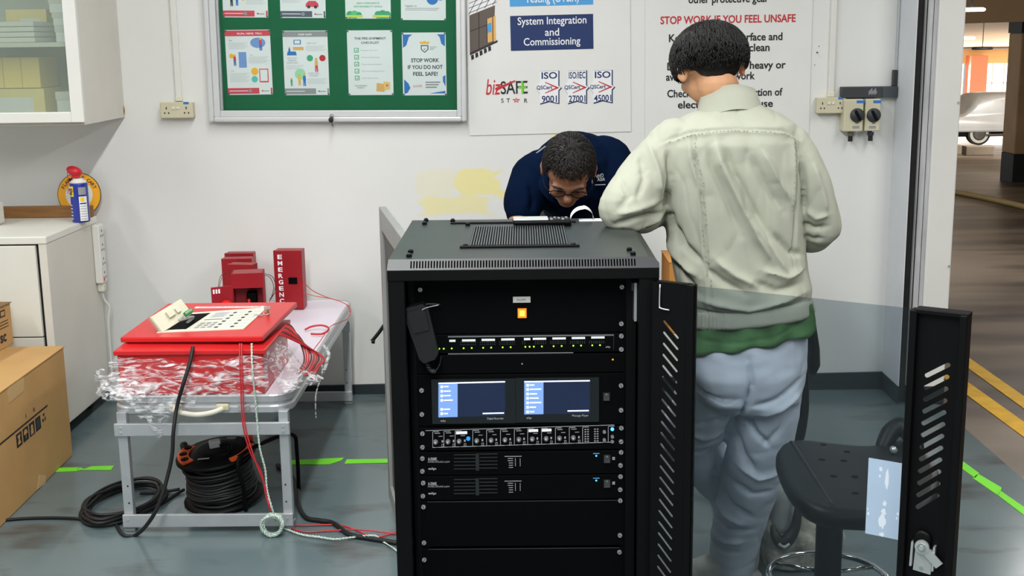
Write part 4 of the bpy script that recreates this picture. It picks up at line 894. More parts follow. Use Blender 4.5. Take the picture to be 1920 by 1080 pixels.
t = thing('emergency_call_box', 'front red call box with open flap and round red dome', 'call box', ((p.x+q.x)/2, 4.93, TZ+.0022), r_(8), 'red emergency call boxes on the table')
b = MB(); dd = .09
b.box(-w_/2, w_/2, dd/2-.006, dd/2, 0, h_, REDD, .002); b.box(-w_/2, -w_/2+.005, -dd/2, dd/2, 0, h_, REDD, .001); b.box(w_/2-.005, w_/2, -dd/2, dd/2, 0, h_, REDD, .001); b.box(-w_/2, w_/2, -dd/2, dd/2, h_-.005, h_, REDD, .002); b.box(-w_/2, w_/2, -dd/2, dd/2, 0, .004, REDD); b.box(-w_/2, w_/2, -dd/2-.002, -dd/2+.004, h_*.72, h_, REDD, .001); b.build('body', t, local=True)
b = MB(); b.box(-.01, .03, -.02, dd/2-.006, h_*.1, h_*.6, BLACK2, .004); b.cyl((.0, -.03, h_*.05), (.0, -.03, h_*.5), .006, RED, seg=10); b.build('inner_works', t, local=True)
Mf = MX.Translation((-w_/2, -dd/2, 0)) @ MX.Rotation(r_(200), 4, 'Z'); b = MB(); b.box(0, .085, -.003, .003, .002, h_*.78, REDD, .001, Mf); fl = b.build('flap', t, local=True)
b = MB()
for kx in range(3): b.box(.05+.011*kx, .057+.011*kx, .0025, .004, h_*.66, h_*.74, WHINK, 0, Mf)
b.build('markings', fl, local=True)
b = MB(); b.lathe([(.0, .045), (.012, .043), (.021, .034), (.025, .02), (.026, 0)][::-1], Mf @ MX.Translation((.030, .003, h_*.42)) @ MX.Rotation(-PI/2, 4, 'X'), mat('red_dome', (226, 30, 30), .25, var=0)); b.build('alarm_dome', fl, 'bright red dome', local=True)
# ============================================================ WIRES
RW = mat('red_wire', (196, 44, 52), .5, var=.03); BW_ = mat('brown_wire', (94, 40, 36), .5); GW = mat('pale_green_wire', (176, 216, 198), .5); WW = mat('white_wire', (225, 225, 220), .5); OW = mat('salmon_wire', (236, 130, 104), .5)
def wire(name, lab, pts, r, m, cat='wire', group=None, seg=6, sub=7, parts=None):
    bb = MB()
    for L in (pts if isinstance(pts[0], list) else [pts]): bb.tube(L, r, m, seg, sub)
    o = bb.build(name); return tag(o, lab, cat, group)
tw = TZ+.0045
wire('red_wire', 'thin red and dark wires looping beside the front red call box', [[P(412, 566, 4.98), P(409, 545, 4.98), P(412, 522, 5.), P(420, 512, 5.06), P(432, 508, 5.09)], [P(414, 566, 4.99), P(411, 540, 4.98), P(416, 520, 5.)]], .0014, BW_)
wire('red_wire', 'thin wires arching between the call box huddle and the tall call box', [[P(494, 513, 4.95), P(510, 518, 5.0), P(516, 535, 5.05), P(512, 552, 5.1), P(505, 562, 5.12)], [P(494, 516, 4.95), P(506, 520, 5.0), P(513, 538, 5.05), P(508, 560, 5.08)], [P(505, 566, 5.1), P(515, 550, 5.12), P(524, 544, 5.155)]], .0014, BW_)
wire('red_wire', 'red wires trailing from the tall call box over the table edge', [[P(565, 524, 5.2), P(585, 544, 5.2), P(612, 557, 5.25), P(640, 566, 5.2), P(657, 578, 5.1), P(653, 596, 4.95), P(638, 604, 4.8), P(620, 612, 4.6), P(600, 640, 4.4), P(583, 662, 4.22)], [P(567, 548, 5.2), P(590, 555, 5.2), P(620, 560, 5.2), P(648, 570, 5.15), P(656, 585, 5.0)]], .0017, RW)
# bundle of dark red wires out of the panel side
b = MB()
for k in range(9):
    z0_ = TZ+eH-.012; yk_ = ey1-.06-.016*k
    p0 = V((ex1-.02, yk_, z0_)); s_ = .075+.008*k
    b.tube([p0, p0+V((.045, .0, .006-.001*k)), V((ex1+s_, ey1-.13+.004*k, TZ+.085-.005*k)), V((ex1+s_+.010, ey1-.16-.008*k, TZ+.04)), V((ex1+s_-.012, ey1-.19-.010*k, TZ+.008+.003*(k % 4)))], .003, RW if k % 3 else BW_, 6)
tag(b.build('wire_bundle'), 'bundle of dark red wires spilling from the right side of the alarm panel', 'wire'); b = MB()
b.tube([G(572, 618, TZ+.01), G(585, 612, TZ+.016), G(603, 610, TZ+.02), G(615, 614, TZ+.02), G(615, 620, TZ+.016), G(603, 626, TZ+.012), G(583, 626, TZ+.01)], .004, RW, 7)
tag(b.build('red_wire'), 'thick red wire loop lying on the lilac tabletop beside the wire bundle', 'wire')
wire('black_wire', 'dark wire from the panel side hanging to the table edge', [G(523, 610, TZ+eH-.01), P(545, 618, 4.35), P(562, 632, 4.3), P(580, 662, 4.2)], .003, BW_)
# black cable: panel front -> floor -> coil
cf = lambda px, py: G(px, py, .006)
wire('black_cable', 'thick black cable hanging from the alarm panel front to the floor', [P(362, 650, ey0-.02), P(356, 680, ey0-.045), P(343, 722, ey0-.07), P(332, 762, 3.83), P(325, 810, 3.80), P(323, 850, 3.79), P(315, 890, 3.78), P(300, 940, 3.76), P(280, 978, 3.76), cf(255, 1003), cf(232, 1003), cf(219, 985), cf(224, 972)], .0065, RUBBER, 'cable', None, 8)
b = MB(); random.seed(3)
c0 = G(232, 946, .006)
for k in range(9):
    a0 = random.random()*6; rx, ry = .118+random.uniform(-.022, .014), .2+random.uniform(-.05, .02)
    b.tube([c0+V((rx*math.cos(a)*(1+.05*math.sin(3*a+k))+random.uniform(-.006, .006)+.02*math.sin(a), ry*math.sin(a)+random.uniform(-.01, .01), .004+.0065*(k % 4)+random.uniform(0, .004))) for a in [a0+i*PI/6 for i in range(12)]], .0058, RUBBER, 7, 5, True)
b.tube([G(-60, 985, .006), G(20, 974, .006), G(90, 971, .006), G(150, 973, .008), G(185, 981, .012), G(215, 975, .016), G(260, 955, .016)], .0058, RUBBER, 7)
b.tube([G(262, 925, .012), G(300, 923, .006), G(337, 917, .01)], .0058, RUBBER, 7); b.tube([G(255, 960, .012), G(300, 945, .008), G(325, 930, .006), G(345, 918, .01)], .0058, RUBBER, 7)
tag(b.build('cable_coil'), 'loose coil of black cable on the floor left of the cable reel', 'cable')
wire('black_cable', 'black cable on the floor from under the table to the black rack', [G(520, 872, .008), G(545, 890, .008), G(556, 910, .008), G(560, 945, .008), G(573, 970, .008), G(600, 976, .008), G(625, 981, .008), G(655, 1002, .008), G(690, 1009, .008), G(745, 1018, .008)], .0085, RUBBER, 'cable', None, 8)
# red pair and twisted wire
yw = ey0-.05
wire('red_wire', 'pair of red wires hanging from the panel front to the floor and rack', [[P(449, 644, ey0-.012), P(450, 690, yw), P(452, 745, 3.84), P(456, 800, 3.83), P(470, 850, 3.83), P(490, 885, 3.84), P(499, 930, 3.83), P(512, 962, 3.82), G(535, 985, .012), G(570, 997, .006), G(620, 995, .006), G(670, 993, .016), G(745, 1001, .006)], [P(453, 644, ey0-.012), P(454, 690, yw), P(456, 745, 3.84), P(460, 800, 3.83), P(478, 862, 3.82), P(500, 920, 3.82), P(506, 955, 3.81), G(530, 978, .012), G(560, 985, .006), G(640, 985, .006), G(700, 1007, .006), G(745, 997, .006)]], .0026, RW)
def twisted(pts, r, off, pitch):
    L = crom(pts, 14); A = []; B = []; acc = 0
    for i, p in enumerate(L):
        if i: acc += (p-L[i-1]).length
        t_ = (L[min(i+1, len(L)-1)]-L[max(0, i-1)]).normalized(); u_ = t_.cross(V((0, .3, 1))).normalized(); w2 = t_.cross(u_); a = acc/pitch*2*PI
        A.append(p+(u_*math.cos(a)+w2*math.sin(a))*off); B.append(p-(u_*math.cos(a)+w2*math.sin(a))*off)
    return A, B
tp = [P(472, 644, ey0-.012), P(473, 690, yw-.01), P(478, 745, 3.84), P(482, 790, 3.84), P(487, 840, 3.83), P(497, 880, 3.83), P(501, 920, 3.82), P(512, 960, 3.81), G(522, 985, .01), G(545, 995, .008), G(570, 1003, .008), G(600, 1007, .008), G(630, 1011, .008), G(665, 1007, .008), G(700, 1004, .02), G(715, 1013, .008), G(750, 1036, .008)]
A, Bq = twisted(tp, .0017, .0024, .022); b = MB(); b.tube(A, .0018, WW, 5, 1); b.tube(Bq, .0018, GW, 5, 1)
cc = P(510, 985, 3.81); random.seed(5)
for k in range(7):
    A, Bq = twisted([cc+V((.034*math.cos(a)*random.uniform(.8, 1.1), -.008+.004*k, .036*math.sin(a)*random.uniform(.85, 1.1))) for a in [i*PI/5+k for i in range(11)]], .0018, .0024, .02); b.tube(A, .0018, WW, 5, 1); b.tube(Bq, .0018, GW, 5, 1)
tag(b.build('twisted_wire'), 'twisted white and green wire with a small coil at the table foot', 'wire')
# ============================================================ CABLE REEL
rc = G(408, 905, 0); rc = V((rc.x, rc.y, 0)); rc = V((G(400, 968, 0).x+.005, 4.14, 0))
t = thing('cable_reel', 'black cable reel with orange socket plate under the table', 'cable reel', rc, 0)
tilt = MX.Translation(rc+V((0, 0, .012))) @ MX.Rotation(r_(6), 4, 'X') @ MX.Rotation(r_(-5), 4, 'Y')
RL = .140
b = MB(); b.lathe([(.135, 0), (.14, .004), (.14, .012), (.1, .016)], tilt, BLACK); b.build('bottom_flange', t)
b = MB(); b.lathe([(.06, .01), (.06, .17)], tilt, BLACK); b.build('drum', t)
b = MB(); random.seed(9)
for k in range(15):
    z = .022+.0092*k; rr = .112+random.uniform(-.006, .008)
    b.tube([tilt @ V((rr*math.cos(a)*random.uniform(.985, 1.015), rr*math.sin(a), z+random.uniform(-.004, .004))) for a in [i*PI/7+k for i in range(14)]], .0062, RUBBER, 7, 4, True)
b.build('wound_cable', t)
TZr = .165
b = MB(); b.lathe([(.13, TZr), (RL, TZr+.004), (RL, TZr+.012), (.128, TZr+.018), (.09, TZr+.018), (.08, TZr+.03), (.055, TZr+.034)], tilt, BLACK, 40); b.build('top_flange', t)
MT = tilt @ MX.Translation((0, 0, TZr+.0185)); b = MB()
pts = [(.132*math.cos(a), .132*math.sin(a)) for a in np.linspace(r_(150), r_(228), 12)]+[(.092*math.cos(a), .092*math.sin(a)) for a in np.linspace(r_(228), r_(150), 12)]
poly(b, MT, pts, ORANGE, .006); sp = b.build('socket_plate', t)
for a in (162, 188, 214):
    a = r_(a); b = MB(); disc(b, MT @ MX.Translation((0, 0, .006)), .112*math.cos(a), .112*math.sin(a), .013, BLACK2, .003)
    for dx in (-.005, .005): disc(b, MT @ MX.Translation((0, 0, .009)), .112*math.cos(a)+dx, .112*math.sin(a), .0025, mat('socket_grey', (110, 80, 60), .5), .0006, 8)
    b.build('socket', sp)
b = MB(); pts = [(.135*math.cos(a), .135*math.sin(a)) for a in np.linspace(r_(-52), r_(10), 12)]+[(.112*math.cos(a), .112*math.sin(a)) for a in np.linspace(r_(10), r_(-52), 12)]
poly(b, MT, pts, ORANGE, .008); rect(b, MT @ MX.Translation((.124*math.cos(r_(-25)), .124*math.sin(r_(-25)), .008)) @ MX.Rotation(r_(65), 4, 'Z'), -.03, -.006, .03, .006, BLACK2, .001); b.build('orange_rim', t)
b = MB(); b.box(-.018, .022, -.01, .022, TZr+.03, TZr+.058, mat('pale_grey_plug', (206, 208, 210), .45), .006, tilt @ MX.Rotation(.3, 4, 'Z')); b.tube([tilt @ V((.02, -.0, TZr+.04)), tilt @ V((.055, -.01, TZr+.045)), tilt @ V((.06, -.05, TZr+.03)), tilt @ V((.02, -.07, TZr+.026))], .006, BLACK, 8); b.build('plug', t, 'pale grey plug')
b = MB(); b.lathe([(.014, 0), (.015, .03), (.011, .038)], tilt @ MX.Translation((.105, .075, TZr+.015)), mat('red_orange_knob', (232, 74, 40), .4)); b.build('winding_knob', t)
b = MB(); b.lathe([(.013, 0), (.014, .03), (.010, .036)], tilt @ MX.Translation((-.128, .06, TZr+.0)), mat('dark_green_knob', (30, 44, 40), .5)); b.build('grip_knob', t)
b = MB(); b.tube([(rc.x+.1, rc.y-.11, .0075), (rc.x+.1, rc.y-.125, .1), (rc.x+.09, rc.y-.12, .2), (rc.x+.17, rc.y+.0, .225), (rc.x+.24, rc.y+.08, .22), (rc.x+.25, rc.y+.09, .15), (rc.x+.25, rc.y+.09, .0075)], .0075, BLACK, 8); b.build('stand', t)
rect(bb := MB(), MT @ MX.Translation((.03, .1, 0)), -.015, -.01, .02, .015, GREYINK, .001); rect(bb, MT @ MX.Translation((-.02, -.085, .012)), -.02, -.004, .02, .004, GREYINK, .001); bb.build('label', t)
# ============================================================ EQUIPMENT RACK
RXL, RXR, RYF, RYB, RZ = -.308, .302, 2.70, 3.335, 1.12
rxc = (RXL+RXR)/2
t = thing('equipment_rack', 'black equipment rack cabinet with its smoked front door swung open', 'rack', (rxc, (RYF+RYB)/2, 0)); RACK = t
b = MB()
ch = .012
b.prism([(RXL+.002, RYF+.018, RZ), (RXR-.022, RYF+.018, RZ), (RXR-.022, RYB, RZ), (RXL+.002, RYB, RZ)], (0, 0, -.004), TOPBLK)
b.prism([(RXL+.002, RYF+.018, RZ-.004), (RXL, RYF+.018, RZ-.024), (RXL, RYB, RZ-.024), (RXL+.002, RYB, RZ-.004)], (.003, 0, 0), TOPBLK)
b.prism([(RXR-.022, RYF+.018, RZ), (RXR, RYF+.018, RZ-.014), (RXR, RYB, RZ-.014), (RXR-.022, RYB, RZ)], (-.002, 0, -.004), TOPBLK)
b.prism([(RXR, RYF+.018, RZ-.014), (RXR, RYF+.018, RZ-.04), (RXR, RYB, RZ-.04), (RXR, RYB, RZ-.014)], (-.003, 0, 0), BLACK)
b.box(RXL, RXR, RYB-.003, RYB, RZ-.03, RZ-.003, BLACK)
b.build('top_panel', t)
# front lip with a row of real upright slots
zl0, zl1 = RZ-.032, RZ
p0 = V((RXL, RYF, zl0+.01)); p1 = V((RXL+.002, RYF+.018, zl1))
Ml = FR(p0, (1, 0, 0), p1-p0); lw = RXR-RXL; lh = (p1-p0).length
xs0, xs1 = P(771, 500, RYF+.01).x-RXL, P(1190, 497, RYF+.01).x-RXL; n = 78; holes = []
for i in range(n):
    x = xs0+(xs1-xs0)*i/(n-1); holes.append([(x-.0016, .005), (x+.0016, .005), (x+.0016, lh-.005), (x-.0016, lh-.005)])
vs, fs = plate_with_holes([(0, 0), (lw, 0), (lw, lh*.45), (lw-.006, lh*.75), (lw-.022, lh), (.002, lh)], holes, .002)
b = MB(); b.add([Ml @ v for v in vs], fs, LIPM)
b.box(RXL, RXR, RYF, RYF+.012, RZ-.046, RZ-.022, BLACK, .001); b.box(RXL+.01, RXR-.01, RYF+.03, RYF+.034, RZ-.046, RZ-.006, BLACK2); b.build('front_lip', t)
# body: posts, sides, base
b = MB()
b.box(RXL, RXL+.004, RYF+.012, RYB, .0, RZ-.03, BLACK); b.box(RXR-.004, RXR, RYF+.012, RYB, 0, RZ-.03, BLACK)
b.box(RXL+.004, RXR-.004, RYB-.004, RYB, 0.02, RZ-.05, BLACK2); b.box(RXL, RXR, RYF+.012, RYB, .03, .06, BLACK)
b.build('side_panels', t)
b = MB(); b.box(RXL, RXL+.038, RYF+.004, RYF+.03, 0, RZ-.04, BLACK, .003); b.box(RXR-.045, RXR, RYF+.004, RYF+.03, 0, RZ-.04, BLACK, .003); b.box(RXL, RXR, RYF+.004, RYF+.03, 0.0, .07, BLACK, .002); b.build('front_posts', t)
RY = 2.775   # plane of the rack rails
b = MB()
for x0, x1 in ((RXL+.038, RXL+.072), (RXR-.078, RXR-.045)):
    b.box(x0, x1, RY+.002, RY+.004, .06, RZ-.05, BLACK, 0)
b.build('mounting_rails', t)
b = MB(); xr = P(1187, 560, RY).x
b.box(xr, xr+.006, RY-.03, RY+.0, P(1187, 597, RY).z, P(1187, 526, RY).z, STEEL); b.box(xr-.006, xr, RY-.03, RY+.0, P(1187, 540, RY).z, P(1187, 526, RY).z, DARKG); b.build('rail_bracket', t)
# roof: mesh window, bars, bolts
gp = [G(880, 462, RZ), G(1066, 460, RZ), G(1047, 424, RZ), G(884, 425, RZ)]
gx0, gx1, gy0, gy1 = gp[0].x, gp[1].x, gp[0].y, gp[2].y
b = MB(); b.box(gx0, gx1, gy0, gy1, RZ+.0002, RZ+.0012, BLACK2)
for i in range(38):
    x = gx0+(gx1-gx0)*(i+.5)/38; b.box(x-.0013, x+.0013, gy0, gy1, RZ+.0012, RZ+.004, mat('mesh_grey', (92, 98, 100), .4, .4))
b.build('vent_mesh', t)
b = MB(); a0, a1 = G(862, 466, RZ), G(1087, 464, RZ); b.box(a0.x, a1.x, a0.y, a0.y+.014, RZ, RZ+.005, BLACK, .001); b.build('vent_bar', t); b = MB(); a2, a3 = G(845, 420, RZ), G(1080, 418, RZ); b.box(a2.x, a3.x, a2.y-.003, a2.y+.01, RZ, RZ+.004, BLACK, .001); b.build('vent_bar', t)
def bolt(px, py):
    p = G(px, py, RZ); bb = MB(); bb.cyl(p, p+V((0, 0, .006)), .0065, BLACK, seg=10); bb.cyl(p+V((0, 0, .006)), p+V((0, 0, .009)), .0045, DARKG, seg=6, smooth=False); bb.build('bolt', t)
for q in ((796, 421), (799, 415), (767, 482), (770, 474), (1180, 470), (1187, 478), (873, 463.5), (1075, 461.5), (877, 423), (849, 416), (1049, 421), (1067, 422)): bolt(*q)
# ------------------------------------------------ open rear door (left, behind)
h0, h1 = V((RXL-.02, RYB+.02, 0)), V((G(717, 387, 1.07).x, G(717, 387, 1.07).y, 0))
Md = FR((h0.x, h0.y, 0), h1-h0, (0, 0, 1)); dw = (h1-h0).length
GREYD = mat('grey_door_metal', (150, 151, 148), .45, .2, var=.05)
b = MB()
for a in ((0, .05, .06, 1.07), (dw-.06, dw, .06, 1.07), (.05, dw-.06, 1.0, 1.07), (.05, dw-.06, .06, .12)): b.box(a[0], a[1], a[2], a[3], -.012, .012, GREYD, .003, Md)
rd = b.build('rear_door', t, 'grey rear door frame')
b = MB(); b.box(.05, dw-.06, .12, 1.0, -.002, .002, mat('dark_mesh_panel', (84, 86, 84), .5, .2), 0, Md); b.build('mesh_panel', rd)
b = MB(); b.tube([P(722, 607, h1.y), P(710, 624, h1.y-.01), P(697, 640, h1.y-.02)], .006, BLACK, 8); b.cyl(P(697, 640, h1.y-.02), P(703, 641, h1.y-.02), .007, BLACK, seg=8); b.build('lever_handle', rd)
# ------------------------------------------------ open front door
A = P(1224, 530, RYF-.015); A = V((A.x, A.y, 0)); B = P(1819, 592, 2.32); Bz = B.z; B = V((B.x, B.y, 0))
MD = FR(A, B-A, (0, 0, 1)); DW = (B-A).length; iMD = MD.inverted()
def ondoor(px, py):
    d = ray(px, py); n = MD.to_3x3() @ V((0, 0, 1)); o = V((0, 0, CH)); s = (MD.translation-o).dot(n)/d.dot(n); v = iMD @ (o+d*s); return v.x, v.y
DT = ondoor(1224, 524)[1]*.5+ondoor(1818, 592)[1]*.5; DB = .06
ul = ondoor(1291, 620)[0]; ur = ondoor(1716, 620)[0]
fd = None
def capsules(pairs, r):
    o = []
    for a, c in pairs: p, q = ondoor(*a), ondoor(*c); o.append(capsule(p[0], p[1], q[0], q[1], r))
    return o
LS = []
for k in range(24):
    y = 603+k*20.9; x = 1246-k*.55
    LS.append(((x, y), (x+24.5-k*.12, y+30)))
LS = [s for s in LS if ondoor(*s[1])[1] > DB+.03]
RS = []
for k in range(12): RS.append(((1738-k*1.6, 704-.2*k+k*22.6), (1778-k*1.9, 684+k*22.2)))
vs, fs = plate_with_holes([(.0, DB), (ul-.004, DB), (ul-.004, DT), (0, DT)], capsules(LS, .0032), .003)
b = MB(); b.add([MD @ v for v in vs], fs, BLACK); b.box(ul-.006, ul+.012, DB, DT, -.018, .004, BLACK, .002, MD); b.box(0, .006, DB, DT, -.022, .0, BLACK, .001, MD); b.box(.0, ul, DT-.004, DT, -.02, .002, BLACK, 0, MD); b.build('door_frame_hinge_side', t, 'slotted black door stile on the hinge side')
vs, fs = plate_with_holes([(ur+.004, DB), (DW-.012, DB), (DW-.012, DT), (ur+.004, DT)], capsules(RS, .0046), .003)
b = MB(); b.add([MD @ v for v in vs], fs, BLACK); b.box(ur-.008, ur+.006, DB, DT, -.012, .018, BLACK, .002, MD); b.box(DW-.016, DW, DB, DT, -.02, .018, BLACK, .003, MD); b.box(ur, DW, DT-.006, DT+.002, -.02, .016, BLACK, .001, MD); b.build('door_frame_latch_side', t, 'slotted black door stile on the latch side')
b = MB(); b.box(ul, ur, DB, DB+.05, -.014, .004, BLACK, .002, MD); b.build('door_bottom_rail', t)
pane_mat('smoked_acrylic', (.735, .775, .80), rough=.03)
b = MB(); b.box(ul+.0, ur, DB+.05, DT-.002, -.006, -.003, MATS['smoked_acrylic'], 0, MD); b.build('acrylic_pane', t, 'smoked clear acrylic pane')
b = MB(); hx = ondoor(1226, 560)[0]; b.tube([MD @ V((.02, DT-.005, .004)), MD @ V((.02, DT-.05, .006)), MD @ V((.024, DT-.058, .008)), MD @ V((.045, DT-.06, .008))], .0018, STEEL, 6, 4); b.build('hinge_pin', t)
# sticker on the pane
q = [ondoor(*v) for v in ((1629, 858), (1694, 871), (1687, 1014), (1621, 1000))]
STK = mat('pale_blue_sticker', (166, 186, 208), .5, var=.04); b = MB(); Us = MD @ MX.Translation((0, 0, -.0028)); x0, x1 = (q[0][0]+q[3][0])/2, (q[1][0]+q[2][0])/2; yt, yb_ = (q[0][1]+q[1][1])/2, (q[2][1]+q[3][1])/2
rect(b, Us, x0, yb_, x1, yt, STK, .0006); rect(b, Us, x0, (yt+yb_)/2-.0006, x1, (yt+yb_)/2+.0006, GREYINK, .0008); sk = b.build('sticker', t)
b = MB(); random.seed(4); TORN = mat('torn_sticker_white', (214, 222, 232), .6, var=0); sw, shh = x1-x0, yt-yb_
for (u, v, ru, rv) in ((.55, .77, .06, .13), (.36, .88, .05, .03), (.34, .79, .03, .02), (.52, .44, .06, .04), (.5, .33, .07, .05), (.47, .2, .1, .09), (.48, .03, .07, .03), (.9, .34, .03, .02), (.06, .27, .03, .02), (.04, .33, .02, .015), (.88, .28, .02, .02), (.5, .27, .04, .015)):
    poly(b, Us, [(x0+sw*(u+ru*math.cos(a)*random.uniform(.7, 1.2)), yb_+shh*(v+rv*math.sin(a)*random.uniform(.7, 1.2))) for a in [i*PI/7 for i in range(14)]], TORN, .0009)
b.build('torn_paper', sk)
# latch on the outer stile
kx, ky = ondoor(1733, 1022); b = MB(); Uk = MD @ MX.Translation((0, 0, .002))
l0, l1, l2, l3 = [ondoor(*v) for v in ((1718, 1022), (1750, 1030), (1746, 1076), (1713, 1066))]
poly(b, Uk, [l3, l2, l1, l0], STEEL, .004)
e0, e1, e2, e3 = [ondoor(*v) for v in ((1712, 1011), (1716, 1012), (1712, 1057), (1708, 1056))]; poly(b, Uk, [e3, e2, e1, e0], STEEL, .012)
e0, e1, e2, e3 = [ondoor(*v) for v in ((1753, 1021), (1757, 1022), (1753, 1067), (1749, 1067))]; poly(b, Uk, [e3, e2, e1, e0], STEEL, .012)
sx, sy = ondoor(1729, 1062); disc(b, Uk @ MX.Translation((0, 0, .004)), sx, sy, .004, CHROME, .003, 10)
lt = b.build('latch', t, 'bright zinc latch plate')
b = MB(); ax, ay = ondoor(1733, 1020); bx_, by_ = ondoor(1765, 1056); Uk2 = Uk @ MX.Translation((0, 0, .012)); disc(b, Uk2, ax, ay, .0145, STEEL, .005, 20); disc(b, Uk2 @ MX.Translation((0, 0, .005)), ax, ay, .0085, CHROME, .004, 14); disc(b, Uk2 @ MX.Translation((0, 0, .009)), ax, ay, .005, STEEL, .003, 6)
dv = V((bx_-ax, by_-ay, 0)).normalized(); nv = V((-dv.y, dv.x, 0)); pp = [V((ax, ay, 0))+dv*.008+nv*.009, V((ax, ay, 0))+dv*.008-nv*.009, V((bx_, by_, 0))-nv*.009, V((bx_, by_, 0))+nv*.009]
poly(b, Uk2, [(v.x, v.y) for v in pp], STEEL, .003); b.build('cam_lever', lt)
b = MB(); ox, oy = ondoor(1731, 1008); b.lathe([(.018, 0), (.018, .008), (.012, .01)], MD @ MX.Translation((ox, oy, .002)), BLACK); b.build('lock_barrel', lt)

# ============================================================ EQUIPMENT IN THE RACK
FX0, FX1 = P(782, 700, RY).x, P(1172, 700, RY).x
FXm = (FX0+FX1)/2
def zr(py): return P(975, py, RY).z
def xr_(px, py): return P(px, py, RY).x
SCR = mat('screw_steel', (176, 178, 178), .35, .6)
def unit(name, lab, cat, y0, y1, dep, screws=(), m=None, group=None):
    z0_, z1_ = zr(y1), zr(y0); t_ = thing(name, lab, cat, (FXm, RY, z0_), 0, group)
    bb = MB(); bb.box(FX0, FX1, RY-.004, RY, z0_+.0006, z1_-.0006, m or BLACK2, .0012); fpl = bb.build('front_panel', t_)
    if dep: bb = MB(); bb.box(FX0+.02, FX1-.02, RY+.0004, RY+dep, z0_+.002, z1_-.002, BLACK); bb.build('chassis', t_)
    for (sx_, sy_) in screws:
        p = P(sx_, sy_, RY-.004); p.y = RY-.0039; bb = MB(); bb.cyl(p, p+V((0, -.0035, 0)), .0058, SCR, .005, 14); bb.box(-.0008, .0008, -.004, .004, -.0002, .0004, DARKG, 0, MX.Translation(p+V((0, -.0036, 0))) @ MX.Rotation(PI/2, 4, 'X') @ MX.Rotation(random.random()*3, 4, 'Z')); bb.build('screw', t_)
    return t_, fpl
FP = lambda px, py, d=.0: FR(V((P(px, py, RY-.004).x, RY-.0042-d, P(px, py, RY-.004).z)), (1, 0, 0), (0, 0, 1))
KM = RY/2300
def fr(mb, x0, y0, x1, y1, m, d=.0005):  # rectangle on the front plane given by pixel edges
    a, c = P(x0, y1, RY-.004), P(x1, y0, RY-.004); mb.box(a.x, c.x, RY-.004-d, RY-.0041+.0002, a.z, c.z, m)
def ft_(mb, tx, cx, cy, h, m, wpx=None, al='CENTER', bold=.0): mb.text(tx, FP(cx, cy, .0006), h*KM*1.4, m, wpx*KM if wpx else None, al, bold)
DIMW = mat('dim_print', (168, 172, 174), .5, var=0)
# blank plate with lit switch
t, fp = unit('blank_panel', 'black rack panel with the lit orange switch at the top of the rack', 'rack panel', 519, 624, 0, ((788, 543), (1166, 538), (1165, 607)))
b = MB(); fr(b, 962, 556, 994.5, 567.5, WHITE2, .001); fr(b, 964, 557.6, 992.5, 566, GREYINK, .0012); fr(b, 964.5, 558.1, 992, 565.5, WHITE2, .0014); b.build('label_tag', fp)
b = MB(); ft_(b, 'FAN SUPPLY', 978, 561.7, 3.4, INK, 19); b.v = [v+V((0, -.0012, 0)) for v in b.v]; b.build('lettering', fp)
LITO = mat('lit_orange_switch', (255, 112, 20), .4, var=0, emit=1.5); LITY = mat('lit_amber_switch', (255, 190, 70), .4, var=0, emit=1.4)
b = MB(); fr(b, 969, 575, 989, 596, BLACK, .004); b.build('switch_bezel', fp)
b = MB(); fr(b, 971, 577.5, 987, 595, LITO, .007); fr(b, 974, 581, 984, 591.5, LITY, .0075); b.build('rocker_switch', fp, 'glowing orange rocker switch')
# handset with coiled cord
t = thing('handset_microphone', 'black handset microphone with coiled cord hanging at the rack top left', 'microphone', P(805, 690, RY-.02))
Mh = FR(P(775, 682, RY-.03), P(832, 668, RY-.03)-P(775, 682, RY-.03), P(763, 576, RY-.03)-P(775, 682, RY-.03))
HM = mat('black_handset', (9, 10, 13), .45, var=.05)
b = MB(); k_ = KM
b.prism([Mh @ V((x*k_, y*k_, -.012)) for x, y in ((22, 0), (45, 2), (54, 12), (56, 45), (58, 100), (50, 112), (16, 112), (10, 100), (14, 45), (16, 10))], Mh.to_3x3() @ V((0, 0, .034)), HM)
b.prism([Mh @ V((x*k_, y*k_, .022)) for x, y in ((20, 62), (50, 62), (52, 98), (46, 104), (20, 104), (16, 98))], Mh.to_3x3() @ V((0, 0, .006)), HM); b.build('body', t)
b = MB(); b.tube([P(825, 571, RY-.02), P(803, 570, RY-.025), P(786, 575, RY-.03)], .0018, DARKG, 6); b.tube([P(786, 584, RY-.056), P(800, 577, RY-.058), P(822, 572, RY-.058)], .0012, GREYINK, 5); b.build('hook', t)
cp = crom([P(779, 582, RY-.02), P(769, 600, RY-.02), P(772, 625, RY-.03), P(784, 650, RY-.04), P(797, 675, RY-.04), P(808, 695, RY-.035), P(817, 694, RY-.03), P(824, 684, RY-.02), P(827, 668, RY-.015)], 40)
hl = []
for i, p in enumerate(cp):
    tt = (cp[min(i+1, len(cp)-1)]-cp[max(i-1, 0)]).normalized(); u_ = tt.cross(V((0, 1, 0))).normalized(); a = i*.85; rr = .0045 if i < 235 else .0
    hl.append(p+(u_*math.cos(a)+V((0, 1, 0))*math.sin(a))*rr)
b = MB(); b.tube(hl, .0013, mat('coil_cord', (44, 46, 50), .35), 5, 1); b.build('coiled_cord', t)
